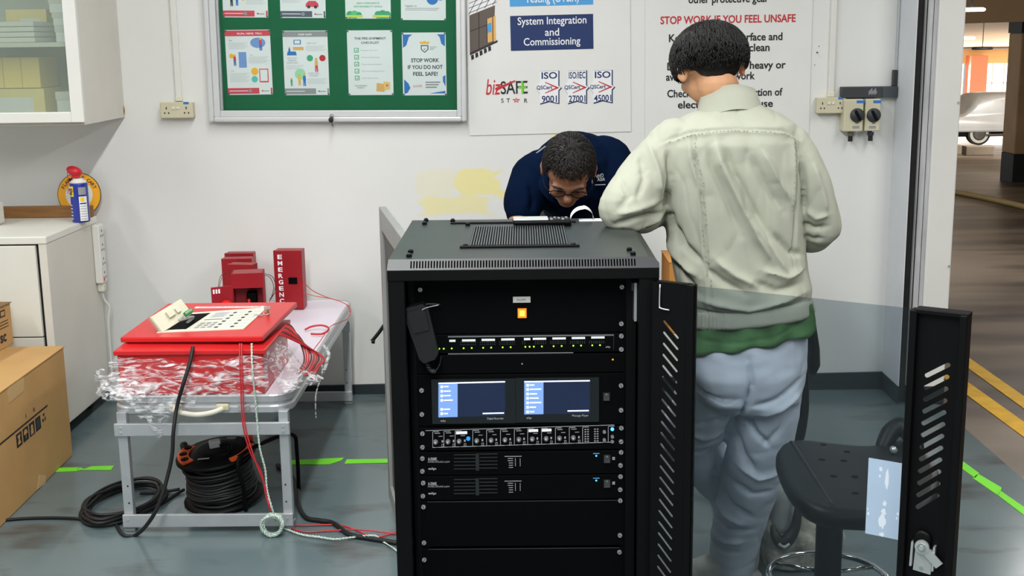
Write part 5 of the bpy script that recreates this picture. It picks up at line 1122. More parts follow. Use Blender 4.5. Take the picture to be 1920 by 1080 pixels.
# zone selector
t, fp = unit('zone_selector', 'black selector panel with row of green lights and white label strips', 'selector panel', 625, 661, .2, ((1165, 630), (1165, 655)))
b = MB()
for a in ((840, 629.5, 1151, 630.1), (840, 662.2, 1075, 662.7)): fr(b, a[0], a[1], a[2], a[3], mat('outline_grey', (104, 106, 108), .5, var=0), .0003)
fr(b, 1150.3, 629, 1151, 655, DARKG, .0006); b.build('outline', fp)
b = MB()
for x, y, w2 in ((842.5, 638.8, 11.5), (866.4, 638, 25), (903, 637, 25), (939.8, 636.2, 25), (982.4, 635.6, 12), (999, 635, 25), (1035.8, 634.4, 25), (1072, 633.6, 25), (1108.5, 632.6, 25)): fr(b, x, y-2, x+w2, y+2.2, WHINK, .0006)
b.build('label_strips', fp)
GL = mat('green_led', (150, 230, 40), .4, var=0, emit=1.6); b = MB()
LX = [815.5, 823.7, 832, 847, 869.3, 884.5, 906, 921, 942.5, 957.5, 985, 993, 1001, 1016, 1038, 1053, 1075, 1089.5, 1110.5, 1125]
for i, x in enumerate(LX): disc(b, FP(x, 654-(x-815)/310*7.0), 0, 0, .0019, GL, .001, 10)
b.build('indicator_lights', fp, 'row of lit green indicator lights')
b = MB()
for x in LX[4:]:
    for k in range(4): fr(b, x-6+4*k, 641-(x-815)/310*2, x-4.5+4*k, 643-(x-815)/310*2, DARKG, .0006); fr(b, x-6+4*k, 646-(x-815)/310*4, x-4.5+4*k, 647.5-(x-815)/310*4, DARKG, .0006)
ft_(b, 'elp', 1140, 650.5, 3.5, DIMW, 9); b.build('printing', fp)
t, fp = unit('blank_panel', 'plain black rack panel between the green lights and the screens', 'rack panel', 663, 699, 0)
b = MB(); disc(b, FP(1149, 674), 0, 0, .0022, YELP, .001, 10); disc(b, FP(979, 682), 0, 0, .0018, GREYINK, .001, 8); b.build('small_studs', fp)
# twin touch screens
t, fp = unit('display_unit', 'black rack unit with two lit touch screens side by side', 'display', 700, 797, .12, ((790.5, 732), (1164.5, 723), (791, 777), (1164.5, 769)))
SCN = mat('screen_navy', (22, 34, 62), .15, var=.12, scale=12, emit=.22); SCB = mat('screen_blue', (112, 146, 208), .2, var=.02, emit=.55); SCW = mat('screen_white', (225, 235, 255), .3, var=0, emit=.75)
BEZ = mat('glossy_bezel', (17, 21, 24), .12, var=0)
for i, (x0, y0, x1, y1, s) in enumerate(((811, 709, 966, 794, (822, 717.5, 947, 782.5)), (967.5, 706.5, 1123, 791.5, (983, 714.5, 1106, 777)))):
    b = MB(); fr(b, x0, y0, x1, y1, BEZ, .004); sc_ = b.build('screen_bezel', t, 'left screen' if i == 0 else 'right screen')
    dy = -2 if i else -3
    def fq(mb, xa, ya, xb, yb, m, d, sl=dy/125.):
        pts = [P(xa, yb+(xa-s[0])*sl, RY-.008), P(xb, yb+(xb-s[0])*sl, RY-.008), P(xb, ya+(xb-s[0])*sl, RY-.008), P(xa, ya+(xa-s[0])*sl, RY-.008)]
        for q_ in pts: q_.y = RY-.0081
        mb.prism(pts, (0, -d, 0), m)
    b = MB(); fq(b, s[0], s[1], s[2], s[3], SCN, .0003); fq(b, s[0], s[1], s[2], s[1]+2.4, SCW, .0006); fq(b, s[0], s[1]+2.4, s[0]+36, s[3], SCB, .0005); b.build('display', sc_)
    b = MB(); rows = ((7.5, 9), (16, 13), (24.5, 13), (33, 17), (50, 12), (58, 8)) if i == 0 else ((7.5, 9), (15.5, 22), (24, 14), (32, 17), (40.5, 22), (49, 12), (57.5, 9))
    for yy, ww in rows: fq(b, s[0]+4, s[1]+yy-2, s[0]+8.5, s[1]+yy+2.5, SCW, .0009); fq(b, s[0]+10, s[1]+yy-1, s[0]+10+ww, s[1]+yy+1.2, SCW, .0009)
    fq(b, s[2]-42, s[3]-6.5, s[2]-2, s[3]-4.2, SCW, .0009); b.build('menu_text', sc_)
    b = MB(); M = FR(V((P(s[2]-18, s[3]+2.5, RY-.008).x, RY-.0084, P(s[2]-18, s[3]+2.5, RY-.008).z)), (1, 0, 0), (0, 0, 1)); b.text('Digital Recorder' if i == 0 else 'Message Player', M, 4.2*KM*1.4, DIMW, 32*KM); M = FR(V((P(s[0]+9, s[3]+6.8, RY-.008).x, RY-.0084, P(s[0]+9, s[3]+6.8, RY-.008).z)), (1, 0, 0), (0, 0, 1)); b.text('elp', M, 4*KM*1.4, DIMW, 10*KM); b.build('lettering', sc_)
def rocker(px, py, tt_): bb = MB(); fr(bb, px-8, py-9, px+8, py+9, BLACK, .003); fr(bb, px-5.5, py+1, px+5.5, py+7, mat('rocker_grey', (58, 60, 62), .4), .006); fr(bb, px-5.5, py-7, px+5.5, py+1, DARKG, .0045); fr(bb, px-.5, py-6, px+.5, py-3, DIMW, .005); return bb.build('rocker_switch', tt_)
rocker(1137, 743, t)
# mixer
t, fp = unit('mixer_unit', 'black rack mixer with row of knobs and blue lights', 'mixer', 799, 843, .2, ((792, 813), (1165, 802.5), (792, 838.5), (1164.5, 828)))
b = MB(); sl = -10.5/345.
def mq(mb, xa, ya, xb, yb, m, d=.0006):
    pts = [P(xa, yb+(xa-810)*sl, RY-.004), P(xb, yb+(xb-810)*sl, RY-.004), P(xb, ya+(xb-810)*sl, RY-.004), P(xa, ya+(xa-810)*sl, RY-.004)]
    for q_ in pts: q_.y = RY-.0041
    mb.prism(pts, (0, -d, 0), m)
mq(b, 798, 806.6, 1152, 807.4, DIMW); mq(b, 811, 838.6, 1146, 839.5, DIMW)
MX_ = [811, 832, 853, 886, 912, 938, 964, 989, 1015, 1041, 1067, 1092, 1140]
for x in MX_: mq(b, x, 809, x+.8, 839, DIMW); mq(b, x, 809, x+12, 809.8, DIMW)
for x in MX_[:11]: mq(b, x+11, 818, x+19, 819, GREYINK); mq(b, x+4, 812, x+14, 813.2, GREYINK); mq(b, x+17, 826, x+20, 830, GREYINK); mq(b, x+17, 833, x+21, 838, GREYINK); mq(b, x+17.8, 833.8, x+20.2, 837.2, BLACK2, .0008)
for k in range(4):
    for j in range(6): mq(b, 1096+5*k+(8 if k > 1 else 0), 813+4.4*j, 1099+5*k+(8 if k > 1 else 0), 815+4.4*j, GREYINK)
b.build('printing', fp)
b = MB()
for x0 in (855, 991, 1016): mq(b, x0, 810.5, x0+(21 if x0 < 900 else 18), 815.5, WHINK, .0009)
b.build('label_strips', fp)
KNB = mat('knob_grey', (120, 122, 124), .4, .1, var=.05)
for x in (817, 840, 861, 894, 921, 947, 973, 998, 1024, 1049, 1075):
    p = P(x, 829+(x-810)*sl-.5, RY-.004); p.y = RY-.0041; b = MB(); Mk = FR(p, (1, 0, 0), (0, 0, 1)); b.lathe([(.0062, 0), (.0058, .004), (.0042, .011), (.0038, .0125)], Mk, KNB, 14); b.box(-.0006, .0006, 0, .0038, .0124, .0130, WHINK, 0, Mk @ MX.Rotation(r_(30), 4, 'Z')); b.build('knob', fp)
BLED = mat('blue_led', (60, 140, 255), .4, var=0, emit=3.0); BBTN = mat('blue_button', (40, 130, 210), .4, var=0, emit=.6)
b = MB(); p = P(878, 824+(878-810)*sl, RY-.004); disc(b, FR((p.x, RY-.0042, p.z), (1, 0, 0), (0, 0, 1)), 0, 0, .005, BBTN, .003, 14); b.build('blue_button', fp)
b = MB(); p = P(1148, 804.5, RY-.004); disc(b, FR((p.x, RY-.0042, p.z), (1, 0, 0), (0, 0, 1)), 0, 0, .0042, BLED, .002, 14); b.build('blue_light', fp)
b = MB()
for x, y in ((1133, 809), (1133, 824), (1148, 818), (1148, 827)): p = P(x, y, RY-.004); disc(b, FR((p.x, RY-.0042, p.z), (1, 0, 0), (0, 0, 1)), 0, 0, .004, KNB, .006, 12)
b.build('jack_sockets', fp)
# amplifiers
for i, (y0, y1, sc1, lab) in enumerate(((845, 889, ((792, 859.5), (1164.5, 848), (792, 883.5), (1163.5, 872.5)), 'black rack amplifier directly under the mixer'), (890, 936, ((793.5, 905.5), (1163.5, 893.5), (793, 930), (1163, 918)), 'black rack amplifier above the plain panels, the lower of two'))):
    t, fp = unit('amplifier', lab, 'amplifier', y0, y1, .3, sc1, None, 'rack amplifiers'); oy = y0-845+(i*1.3)
    b = MB(); ft_(b, 'A-2060E', 802.5, 860+oy, 5.2, DIMW, 17, 'LEFT', .02); ft_(b, 'Amplifier', 802.5, 863.5+oy, 2, GREYINK, 20, 'LEFT'); ft_(b, 'POWER AMPLIFIER 2x60W', 802.5, 866+oy, 3.4, GREYINK, 43, 'LEFT'); ft_(b, 'elp', 803, 879+oy, 4.4, DIMW, 16, 'LEFT', .02)
    fr(b, 946, 855+oy, 978, 856.2+oy, DIMW)
    for k in range(5): fr(b, 954-2*(k < 2), 859+oy+4.2*k, 962, 860.2+oy+4.2*k, GREYINK)
    for x in (966, 975): fr(b, x, 859+oy, x+.7, 874+oy, GREYINK)
    fr(b, 1112, 849.5+oy, 1124, 851+oy, SKYB); fr(b, 1148, 857+oy, 1153, 859+oy, DIMW); fr(b, 1148, 860+oy, 1153, 862+oy, DIMW); b.build('printing', fp)
    VG = mat('vent_dark_grey', (34, 38, 40), .35, .2); b = MB(); fr(b, 851, 850+oy, 936, 884+oy, BLACK2, .0008)
    for k in range(5): fr(b, 851, 851+oy+7*k-.4*k, 891, 853.2+oy+7*k-.4*k, VG, .003); fr(b, 899, 849.5+oy+7*k-.4*k, 933, 851.7+oy+7*k-.4*k, VG, .003)
    fr(b, 892, 850+oy, 898, 882+oy, VG, .002); b.build('vent_grille', fp)
    b = MB(); disc(b, FP(1118, 854.5+oy), 0, 0, .0021, BLED, .001, 10); b.build('blue_light', fp); rocker(1138, 859.5+oy, t)
EDGEH = mat('panel_edge_grey', (60, 62, 66), .3, .3)
for y0, y1, sc1, lab in ((937, 1023, ((794, 950.5), (1163, 938.5), (795, 1017.5), (1162.5, 1003.5)), 'plain black rack panel directly under the amplifiers'), (1026, 1110, ((795.5, 1049.5), (1161.5, 1035)), 'plain black rack panel at the bottom edge of the photo')):
    t, fp = unit('blank_panel', lab, 'rack panel', y0, y1, 0, sc1)
    b = MB(); z = zr(y0)-.0012; b.box(FX0+.016, FX1-.012, RY-.0052, RY-.0038, z-.0012, z, EDGEH); b.build('top_edge', fp)
# remote handset on the roof
p0, p1 = G(961, 418, RZ+.012), G(1071, 416, RZ+.012); ry0 = p0.y
t = thing('handheld_meter', 'silver and black handheld meter lying on the rack roof', 'meter', ((p0.x+p1.x)/2, ry0+.03, RZ), r_(1.5))
hw = (p1.x-p0.x)/2; b = MB(); b.box(-hw, hw, -.03, .03, .0045, .018, BLACK, .006); b.build('body', t, local=True)
b = MB(); b.box(-hw+.002, hw*.22, -.028, .028, .017, .021, mat('silver_plastic', (196, 200, 198), .35, .2), .002); b.build('face_plate', t, local=True)
b = MB()
for i in range(5):
    for j in range(3): b.box(hw*(.28+.13*i), hw*(.37+.13*i), -.022+.015*j, -.012+.015*j, .017, .0205, DARKG if (i+j) % 3 else GREYINK, .001)
b.build('keys', t, local=True)
# ============================================================ PEOPLE
SKIN = mat('light_skin', (216, 162, 122), .5, var=.06, scale=14); SKIN2 = mat('tan_skin', (150, 104, 78), .45, var=.08, scale=14)
HAIR = mat('black_hair', (12, 11, 11), .45, var=.2, scale=40, spec=.3); HAIR2 = mat('dark_brown_hair', (26, 21, 19), .5, var=.3, scale=40)
JACK = mat('pale_sage_jacket', (173, 176, 161), .9, var=.035, scale=9, bump=.10, bscale=420, spec=.08)
GSH = mat('green_mottled_shirt', (74, 112, 70), .85, var=.45, scale=14, bump=.05, bscale=300, spec=.1)
JEAN = mat('pale_blue_denim', (208, 217, 230), .9, var=.07, scale=9, bump=.1, bscale=500, spec=.08)
NAVS = mat('navy_polo', (6, 20, 44), .9, var=.12, scale=8, bump=.08, bscale=400, spec=.04)
DTR = mat('charcoal_trousers', (40, 42, 48), .85, var=.05)
CANV = mat('grey_canvas_shoe', (196, 194, 184), .8, var=.08, scale=20, bump=.05); SOLE = mat('offwhite_sole', (226, 222, 212), .6, var=.06)
def head_bits(mb, H, jawscale=1.):
    e = lambda c, r, R=None: ell(mb, H @ V(c), r, (H.to_3x3() @ R) if R else H.to_3x3(), None, 28)
    e((0, -.008, .03), (.076, .096, .090)); e((0, .022, -.035), (.062, .066, .062)); e((0, .05, -.078), (.032, .034, .026)); e((0, .076, .022), (.056, .018, .016))
    e((0, .082, .004), (.012, .016, .034)); e((0, .098, -.018), (.015, .017, .014)); e((0, .078, -.052), (.025, .014, .011))
    for s in (1, -1):
        e((s*.038, .062, -.022), (.024, .022, .024)); e((s*.081, -.012, -.008), (.009, .021, .030), MX.Rotation(-s*.35, 3, 'Z')); e((s*.086, -.022, .006), (.006, .016, .02), MX.Rotation(-s*.5, 3, 'Z'))
def face_parts(parent, H, eye=True):
    for s in (1, -1):
        b = MB(); c = H @ V((s*.033, .071, .004)); ell(b, c, (.0115,)*3, None, mat('eye_white', (225, 222, 216), .25, var=0), 14)
        d = H.to_3x3() @ V((0, 1, -.15)).normalized(); b.cyl(c+d*.0108, c+d*.0120, .005, mat('dark_iris', (40, 26, 20), .25, var=0), seg=12); b.build('eye', parent)
def hand_bits(mb, W, d, n, s, curl=.5):   # wrist W, direction d, back normal n, thumb side s
    d, n = V(d).normalized(), V(n).normalized(); side = d.cross(n).normalized()*s
    for k in (-.028, -.01, .01, .028): limb(mb, [W+side*k*.7, W+d*.085+side*k], [.014, .012], None, 10, 1)
    for k, L, o in ((.031, .062, .0), (.011, .075, .004), (-.01, .070, .002), (-.030, .052, -.006)):
        p0 = W+d*(.085+o)+side*k; a = curl; p1 = p0+(d*math.cos(a)-n*math.sin(a))*L*.5; p2 = p1+(d*math.cos(a*2)-n*math.sin(a*2))*L*.32; p3 = p2+(d*math.cos(a*2.8)-n*math.sin(a*2.8))*L*.25
        limb(mb, [p0, p1, p2, p3], [.0092, .0088, .008, .007], None, 10, 3)
    p0 = W+d*.025+side*.03; limb(mb, [p0, p0+d*.03+side*.026-n*.006, p0+d*.062+side*.034-n*.02], [.012, .010, .008], None, 10, 3)
def section(cl, cr, hd, Yc, n=28, pw=.85):
    a = P(cl[0], cl[1], Yc); c = P(cr[0], cr[1], Yc); m_ = (a+c)/2; h = (c-a)/2
    f = lambda v: math.copysign(abs(v)**pw, v)
    return [m_+h*f(math.cos(t))+V((0, hd, 0))*f(math.sin(t)) for t in [2*PI*i/n for i in range(n)]]
def FO(L, Y): # crease polylines from points on the garment's own plane
    o = []
    for pts, wd, amp in L:
        q = []
        for px, py in pts: p = P(px, py, Y); q.append((p.x, p.z))
        o.append((q, wd, amp))
    return o
def hairs(mb, C, R3, rad, n, m, hmin, length, r0=.0016, keep=None, seed=1, lift=1.04):
    random.seed(seed)
    for _ in range(n):
        a = random.uniform(0, 2*PI); z = random.uniform(hmin, 1); q = V((math.sqrt(1-z*z)*math.cos(a), math.sqrt(1-z*z)*math.sin(a), z))
        if keep and not keep(q): continue
        pts = []; dirn = V((q.x, q.y, 0)); dirn = dirn.normalized() if dirn.length > .05 else V((math.cos(a), math.sin(a), 0))
        sw = random.uniform(-.5, .5); tang = V((-dirn.y, dirn.x, 0))*sw; lenk = length*random.uniform(.5, 1.1)*(.4+.7*max(0, q.z))
        for k in range(5):
            f = k/4*lenk; z2 = q+(dirn*.5+V((0, 0, -.9))*(1.1-q.z*.5)+tang)*f; z2 = z2.normalized()*(lift+.045*math.sin(k*.8)+random.uniform(-.004, .004))
            pts.append(C+R3 @ V((z2.x*rad[0], z2.y*rad[1], z2.z*rad[2])))
        mb.tube(pts, [r0, r0*1.1, r0*.9, .0003], m, 4, 2)
# ---------------------------------------------------------------- standing person
foot1 = G(1366, 1092, 0)
man = thing('person', 'standing person in pale sage jacket and pale jeans leaning an elbow on the rack', 'person', (P(1372, 1000, 3.47).x, 3.46, 0))
Yc = 3.29
HC = P(1331, 130, 3.375)
H1 = MX.Translation(HC) @ MX.Rotation(r_(14), 4, 'Z') @ MX.Rotation(r_(-24), 4, 'X') @ MX.Rotation(r_(-4), 4, 'Y') @ MX.Diagonal((1.06, .97, .90, 1))
sh_l, el_l, wr_l = P(1264, 272, 3.29), P(1168, 389, 3.18), P(1238, 392, 3.42)
sh_r, el_r, wr_r = P(1480, 276, 3.29), P(1539, 424, 3.29), P(1480, 430, 3.48)
hip_r, kn_r, an_r = P(1440, 690, 3.30), P(1410, 890, 3.39), P(1373, 1062, 3.465)
hip_l, kn_l, an_l = P(1345, 690, 3.30), P(1296, 822, 3.46), P(1432, 1030, 3.74)
b = MB(); head_bits(b, H1)
limb(b, [P(1372, 215, 3.355), P(1356, 182, 3.372), H1 @ V((0, -.02, -.05))], [.053, .053, .056], None, 24)
ch_, pv = P(1372, 310, 3.32), P(1392, 640, 3.30)
limb(b, [P(1372, 250, 3.32), ch_, P(1380, 460, 3.31), pv], [.07, .10, .09, .10], None, 24)
for a, e, w_, s in ((sh_l, el_l, wr_l, 1), (sh_r, el_r, wr_r, -1)):
    limb(b, [P(1372, 270, 3.32), a+V((0, .02, -.02))], [.04, .04]); limb(b, [a+V((0, .02, -.01)), (a+e)/2+V((0, .01, 0)), e], [.042, .04, .036]); limb(b, [e, (e+w_)/2, w_], [.04, .036, .027])
    hand_bits(b, w_, V((-s*-.2, 1, -.15)) if s < 0 else V((.35, 1, -.1)), V((0, .1, 1)), s, .35)
for h_, k__, a_ in ((hip_r, kn_r, an_r), (hip_l, kn_l, an_l)): limb(b, [h_, (h_+k__)/2, k__], [.08, .07, .05]); limb(b, [k__, (k__+a_)/2, a_+V((0, .01, 0))], [.05, .044, .030])
limb(b, [an_r+V((0, .01, 0)), G(1368, 1092, 0)+V((0, .02, .05))], [.030, .030]); limb(b, [an_l, V((an_l.x, an_l.y+.03, .05))], [.034, .034])
me = remesh(b, .0046, 5); mesh_part('body', me, SKIN, man)
face_parts(man, H1)
# jacket
b = MB()
SEC = [((1326, 194), (1416, 189), .068, 3.345), ((1308, 205), (1436, 200), .08, 3.335), ((1280, 218), (1464, 212), .092, 3.325), ((1252, 238), (1490, 230), .108, 3.305), ((1236, 272), (1500, 262), .122, Yc), ((1232, 325), (1508, 308), .130, Yc), ((1241, 395), (1506, 385), .132, Yc), ((1251, 455), (1508, 445), .130, Yc), ((1262, 515), (1513, 500), .132, Yc), ((1272, 556), (1521, 535), .138, Yc), ((1281, 580), (1520, 558), .128, Yc)]
b.rings([section(*s) for s in SEC], None)
limb(b, [sh_l, P(1216, 326, 3.25), el_l], [.074, .074, .067], None, 20); limb(b, [el_l, P(1205, 400, 3.27), wr_l], [.060, .055, .040], None, 20)
ell(b, P(1196, 392, 3.235), (.075, .07, .05), None, None, 24)
limb(b, [sh_r, P(1516, 345, 3.28), el_r], [.062, .061, .056], None, 20); limb(b, [el_r, P(1520, 440, 3.36), wr_r], [.053, .05, .04], None, 20)
me = remesh(b, .0046, 9)
rumple(me, .004, 8, (1, 1, .6), 3); rumple(me, .001, 26, (1.3, 1, .8), 7)
JF = [([(1240, 268), (1300, 247), (1380, 239), (1470, 244), (1508, 262)], .004, -.0045), ([(1240, 274), (1300, 254), (1380, 246), (1470, 251), (1508, 268)], .006, .003),
 ([(1296, 248), (1301, 300), (1314, 350), (1318, 420), (1330, 570)], .004, -.006), ([(1290, 252), (1295, 300), (1307, 350), (1311, 420), (1322, 560)], .009, .005),
 ([(1498, 250), (1497, 330), (1492, 400), (1487, 500)], .004, -.006), ([(1490, 252), (1489, 330), (1484, 400)], .009, .004),
 ([(1338, 255), (1348, 305), (1380, 370), (1412, 440), (1455, 505)], .014, .011), ([(1352, 262), (1368, 315), (1400, 375), (1436, 445)], .011, -.009), ([(1322, 255), (1330, 310), (1360, 380), (1385, 440)], .010, -.007),
 ([(1398, 285), (1428, 340), (1466, 395)], .012, -.008), ([(1420, 270), (1450, 330), (1482, 380)], .013, .007), ([(1400, 400), (1440, 460), (1478, 520)], .012, .008),
 ([(1258, 418), (1280, 460), (1318, 492)], .010, -.012), ([(1252, 445), (1275, 490), (1310, 520)], .014, .010), ([(1262, 480), (1285, 520), (1306, 548)], .010, -.011),
 ([(1322, 500), (1350, 522), (1395, 545)], .011, -.009), ([(1335, 480), (1375, 512), (1425, 535)], .014, .009), ([(1400, 520), (1450, 540), (1505, 530)], .012, -.008), ([(1420, 500), (1470, 518), (1512, 505)], .014, .008), ([(1440, 430), (1480, 470), (1508, 480)], .010, -.007),
 ([(1300, 560), (1400, 575), (1510, 548)], .012, .007), ([(1290, 580), (1400, 592), (1515, 562)], .007, -.006),
 ([(1148, 416), (1190, 402), (1246, 398)], .008, -.012), ([(1150, 395), (1195, 385), (1240, 372)], .012, .006), ([(1175, 428), (1215, 416), (1245, 405)], .008, .006),
 ([(1252, 275), (1258, 330), (1248, 395)], .008, -.012), ([(1215, 262), (1232, 320), (1236, 370)], .012, .007), ([(1200, 280), (1205, 330), (1190, 370)], .011, -.006), ([(1160, 330), (1175, 360), (1150, 390)], .010, -.005), ([(1240, 420), (1258, 405), (1262, 440)], .008, -.008),
 ([(1506, 300), (1512, 350), (1514, 410)], .007, -.012), ([(1526, 300), (1545, 360), (1558, 410)], .012, .006), ([(1510, 420), (1530, 432), (1560, 428)], .008, -.009), ([(1515, 395), (1535, 412), (1562, 405)], .010, .006), ([(1512, 445), (1530, 455), (1552, 452)], .008, -.006)]
folds(me, FO([(p_, w_*.75, a_*1.8) for p_, w_, a_ in JF], 3.2)); crease(me, .0035, 5.5, (1.3, 1, .45), 13, 4.); crease(me, .0022, 13, (1.3, 1, .45), 5, 4.); jk = mesh_part('jacket', me, JACK, man)
# gathered waistband, collar, stitched seams
b = MB(); b.rings([section(*s) for s in (((1283, 574), (1519, 552), .130, Yc), ((1284, 585), (1522, 562), .134, Yc), ((1286, 604), (1526, 578), .134, Yc), ((1288, 609), (1524, 582), .126, Yc))], None)
me = remesh(b, .005, 2); a, n_ = arr(me); d = np.sin(a[:, 0]*2*PI/.0085+a[:, 1]*40)*.0022*np.clip((.56-a[:, 0])/.06, 0, 1); put(me, a+n_*d[:, None]); rumple(me, .003, 20, (1, 1, .3)); mesh_part('waistband', me, JACK, jk)
def band(C, R3, r0, r1, z0, z1, m, th=.004, n=40, gap=0.):
    mb = MB(); rs = []
    for (r, z) in ((r0, z0), ((r0+r1)/2*1.02, (z0+z1)/2), (r1, z1), (r1-th, z1), (r0-th, z0)):
        rs.append([C+R3 @ V((r*math.cos(t)*1.0, r*math.sin(t)*.92, z+.004*math.sin(3*t))) for t in [2*PI*i/n for i in range(n)]])
    rs.append(rs[0]); mb.rings(rs, m, False); return mb
Rc = (MX.Rotation(r_(-14), 3, 'X') @ MX.Rotation(r_(-4), 3, 'Y'))
cc1 = P(1366, 187, 3.343); band(cc1, Rc, .090, .072, -.046, .024, JACK).build('collar', jk)
b = MB()
STI = mat('seam_thread', (150, 153, 139), .8, var=0)
def on_back(me_, px, py):
    return None
jw = [WM[man] @ v.co for v in jk.data.vertices]; jA = np.array([[v.x, v.y, v.z] for v in jw])
def surf(px, py):
    d = ray(px, py).normalized(); o = np.array([0, 0, CH]); dv_ = np.array(d); rel = jA-o; t_ = rel@dv_; dist = np.linalg.norm(rel-t_[:, None]*dv_, axis=1); k = np.where(dist < .006)[0]
    if len(k) == 0: return P(px, py, 3.2)
    i = k[np.argmin(t_[k])]; return V(jA[i])+V((0, -.0026, .0006))
for L in ([(1250, 265), (1300, 250), (1350, 243), (1400, 242), (1460, 246), (1500, 260)], [(1301, 255), (1304, 300), (1316, 350), (1320, 420), (1326, 490), (1332, 560)], [(1495, 258), (1494, 330), (1489, 400)]):
    D = crom([V((x, y, 0)) for x, y in L], 14)
    for i in range(0, len(D)-1, 2): p, q = surf(D[i].x, D[i].y), surf(D[i].x*.2+D[i+1].x*.8, D[i].y*.2+D[i+1].y*.8); (p-q).length < .02 and b.tube([p, q], .0008, STI, 4, 1)
b.build('seam_stitching', jk)
# shirt tail
b = MB(); b.rings([section(*s) for s in (((1292, 585), (1520, 560), .118, Yc), ((1288, 618), (1526, 590), .128, Yc), ((1286, 650), (1529, 606), .136, Yc), ((1288, 656), (1527, 612), .130, Yc))], None)
me = remesh(b, .0055, 2); a, n_ = arr(me); d = .006*np.sin(a[:, 0]*70+2*np.sin(a[:, 2]*20))*np.clip((.95-a[:, 2])/.06, 0, 1); put(me, a+n_*d[:, None]); rumple(me, .006, 16, (1, 1, .5), 5); folds(me, FO([([(1290, 638), (1360, 648), (1450, 634), (1525, 600)], .003, -.004)], 3.16)); mesh_part('shirt', me, GSH, man)
# trousers
b = MB()
b.rings([section(*s) for s in (((1300, 600), (1512, 580), .108, Yc), ((1290, 650), (1512, 635), .122, Yc), ((1286, 700), (1510, 690), .130, 3.295), ((1296, 745), (1502, 745), .118, 3.30), ((1320, 765), (1480, 768), .09, 3.31))], None)
limb(b, [hip_r, P(1433, 790, 3.33), kn_r, P(1384, 985, 3.45), P(1372, 1060, 3.465), P(1371, 1092, 3.465)], [.104, .094, .088, .078, .070, .066], None, 24)
limb(b, [hip_l, P(1322, 770, 3.38), kn_l, P(1362, 915, 3.58), P(1420, 1005, 3.72), P(1436, 1040, 3.75)], [.108, .100, .086, .072, .064, .06], None, 24)
me = remesh(b, .0062, 5); rumple(me, .003, 9, (1, 1, 1.2), 11); rumple(me, .0015, 22, (1, 1, 1.8), 2)
TF = [([(1388, 650), (1392, 700), (1384, 745), (1368, 800), (1362, 860)], .007, -.012), ([(1395, 742), (1440, 728), (1500, 690)], .009, -.008), ([(1400, 760), (1450, 745), (1500, 715)], .011, .007), ([(1385, 760), (1410, 800), (1440, 830)], .008, -.008), ([(1420, 830), (1455, 790), (1480, 740)], .010, -.005), ([(1375, 800), (1390, 850), (1415, 885)], .010, -.008), ([(1380, 870), (1420, 895), (1465, 885)], .010, .006), ([(1370, 905), (1410, 930), (1455, 925)], .009, -.007), ([(1350, 925), (1375, 960), (1420, 985)], .009, -.009), ([(1345, 950), (1370, 985), (1410, 1000)], .012, .008), ([(1338, 990), (1370, 1015), (1420, 1010)], .009, -.008), ([(1336, 1025), (1370, 1040), (1405, 1035)], .009, .008), ([(1336, 1050), (1365, 1060), (1400, 1058)], .007, -.007), ([(1350, 880), (1352, 940), (1345, 980)], .006, -.004),
 ([(1288, 700), (1312, 720), (1345, 730), (1384, 728)], .0035, -.0035), ([(1288, 706), (1312, 726), (1345, 736), (1384, 734)], .003, -.003), ([(1300, 795), (1340, 780), (1365, 770)], .009, -.007), ([(1290, 830), (1320, 840), (1355, 825)], .008, -.007), ([(1290, 810), (1320, 822), (1355, 810)], .009, .006), ([(1285, 855), (1315, 862), (1345, 850)], .008, -.006)]
folds(me, FO([(p_, w_*.8, a_*1.9) for p_, w_, a_ in TF], 3.3)); crease(me, .003, 9, (.6, 1, 1.3), 3); mesh_part('trousers', me, JEAN, man)
def shoe(C, ang, parent, s=1.):
    Mx = MX.Translation(C) @ MX.Rotation(ang, 4, 'Z') @ MX.Diagonal((s, s, s, 1)); b = MB()
    out = [(-.10, -.028), (-.09, -.036), (-.03, -.034), (.05, -.042), (.11, -.042), (.15, -.03), (.165, 0), (.15, .032), (.11, .044), (.04, .04), (-.03, .034), (-.09, .036), (-.10, .028)]
    out = crom([V((x, y, 0)) for x, y in out], 4, True)
    b.rings([[Mx @ V((p.x*k, p.y*k, z)) for p in out] for k, z in ((.97, .0008), (1.0, .006), (1.0, .022), (.96, .028))], SOLE); sl_ = b.build('sole', parent)
    b = MB(); limb(b, [Mx @ V((-.06, 0, .05)), Mx @ V((.0, 0, .055)), Mx @ V((.07, 0, .045)), Mx @ V((.12, 0, .04))], [.038, .042, .036, .026], None, 20); limb(b, [Mx @ V((-.06, 0, .05)), Mx @ V((-.06, 0, .095))], [.04, .042], None, 20); ell(b, Mx @ V((.115, .0, .036)), (.04, .036, .024), Mx.to_3x3(), None, 20)
    me_ = remesh(b, .004, 4); co, _ = arr(me_); co[:, 2] = np.maximum(co[:, 2], .024); put(me_, co); up = mesh_part('shoe', me_, CANV, parent)
    b = MB()
    for k in range(5): x = .01+.02*k; b.tube([Mx @ V((x, -.024, .088-.007*k)), Mx @ V((x+.004, 0, .100-.0085*k)), Mx @ V((x+.008, .024, .088-.007*k))], .0028, WHITE2, 6, 3)
    b.build('laces', up)
shoe(V((P(1362, 1085, 3.45).x, 3.455, 0)), r_(190), man); shoe(V((an_l.x+.0, an_l.y+.06, 0)), r_(70), man)
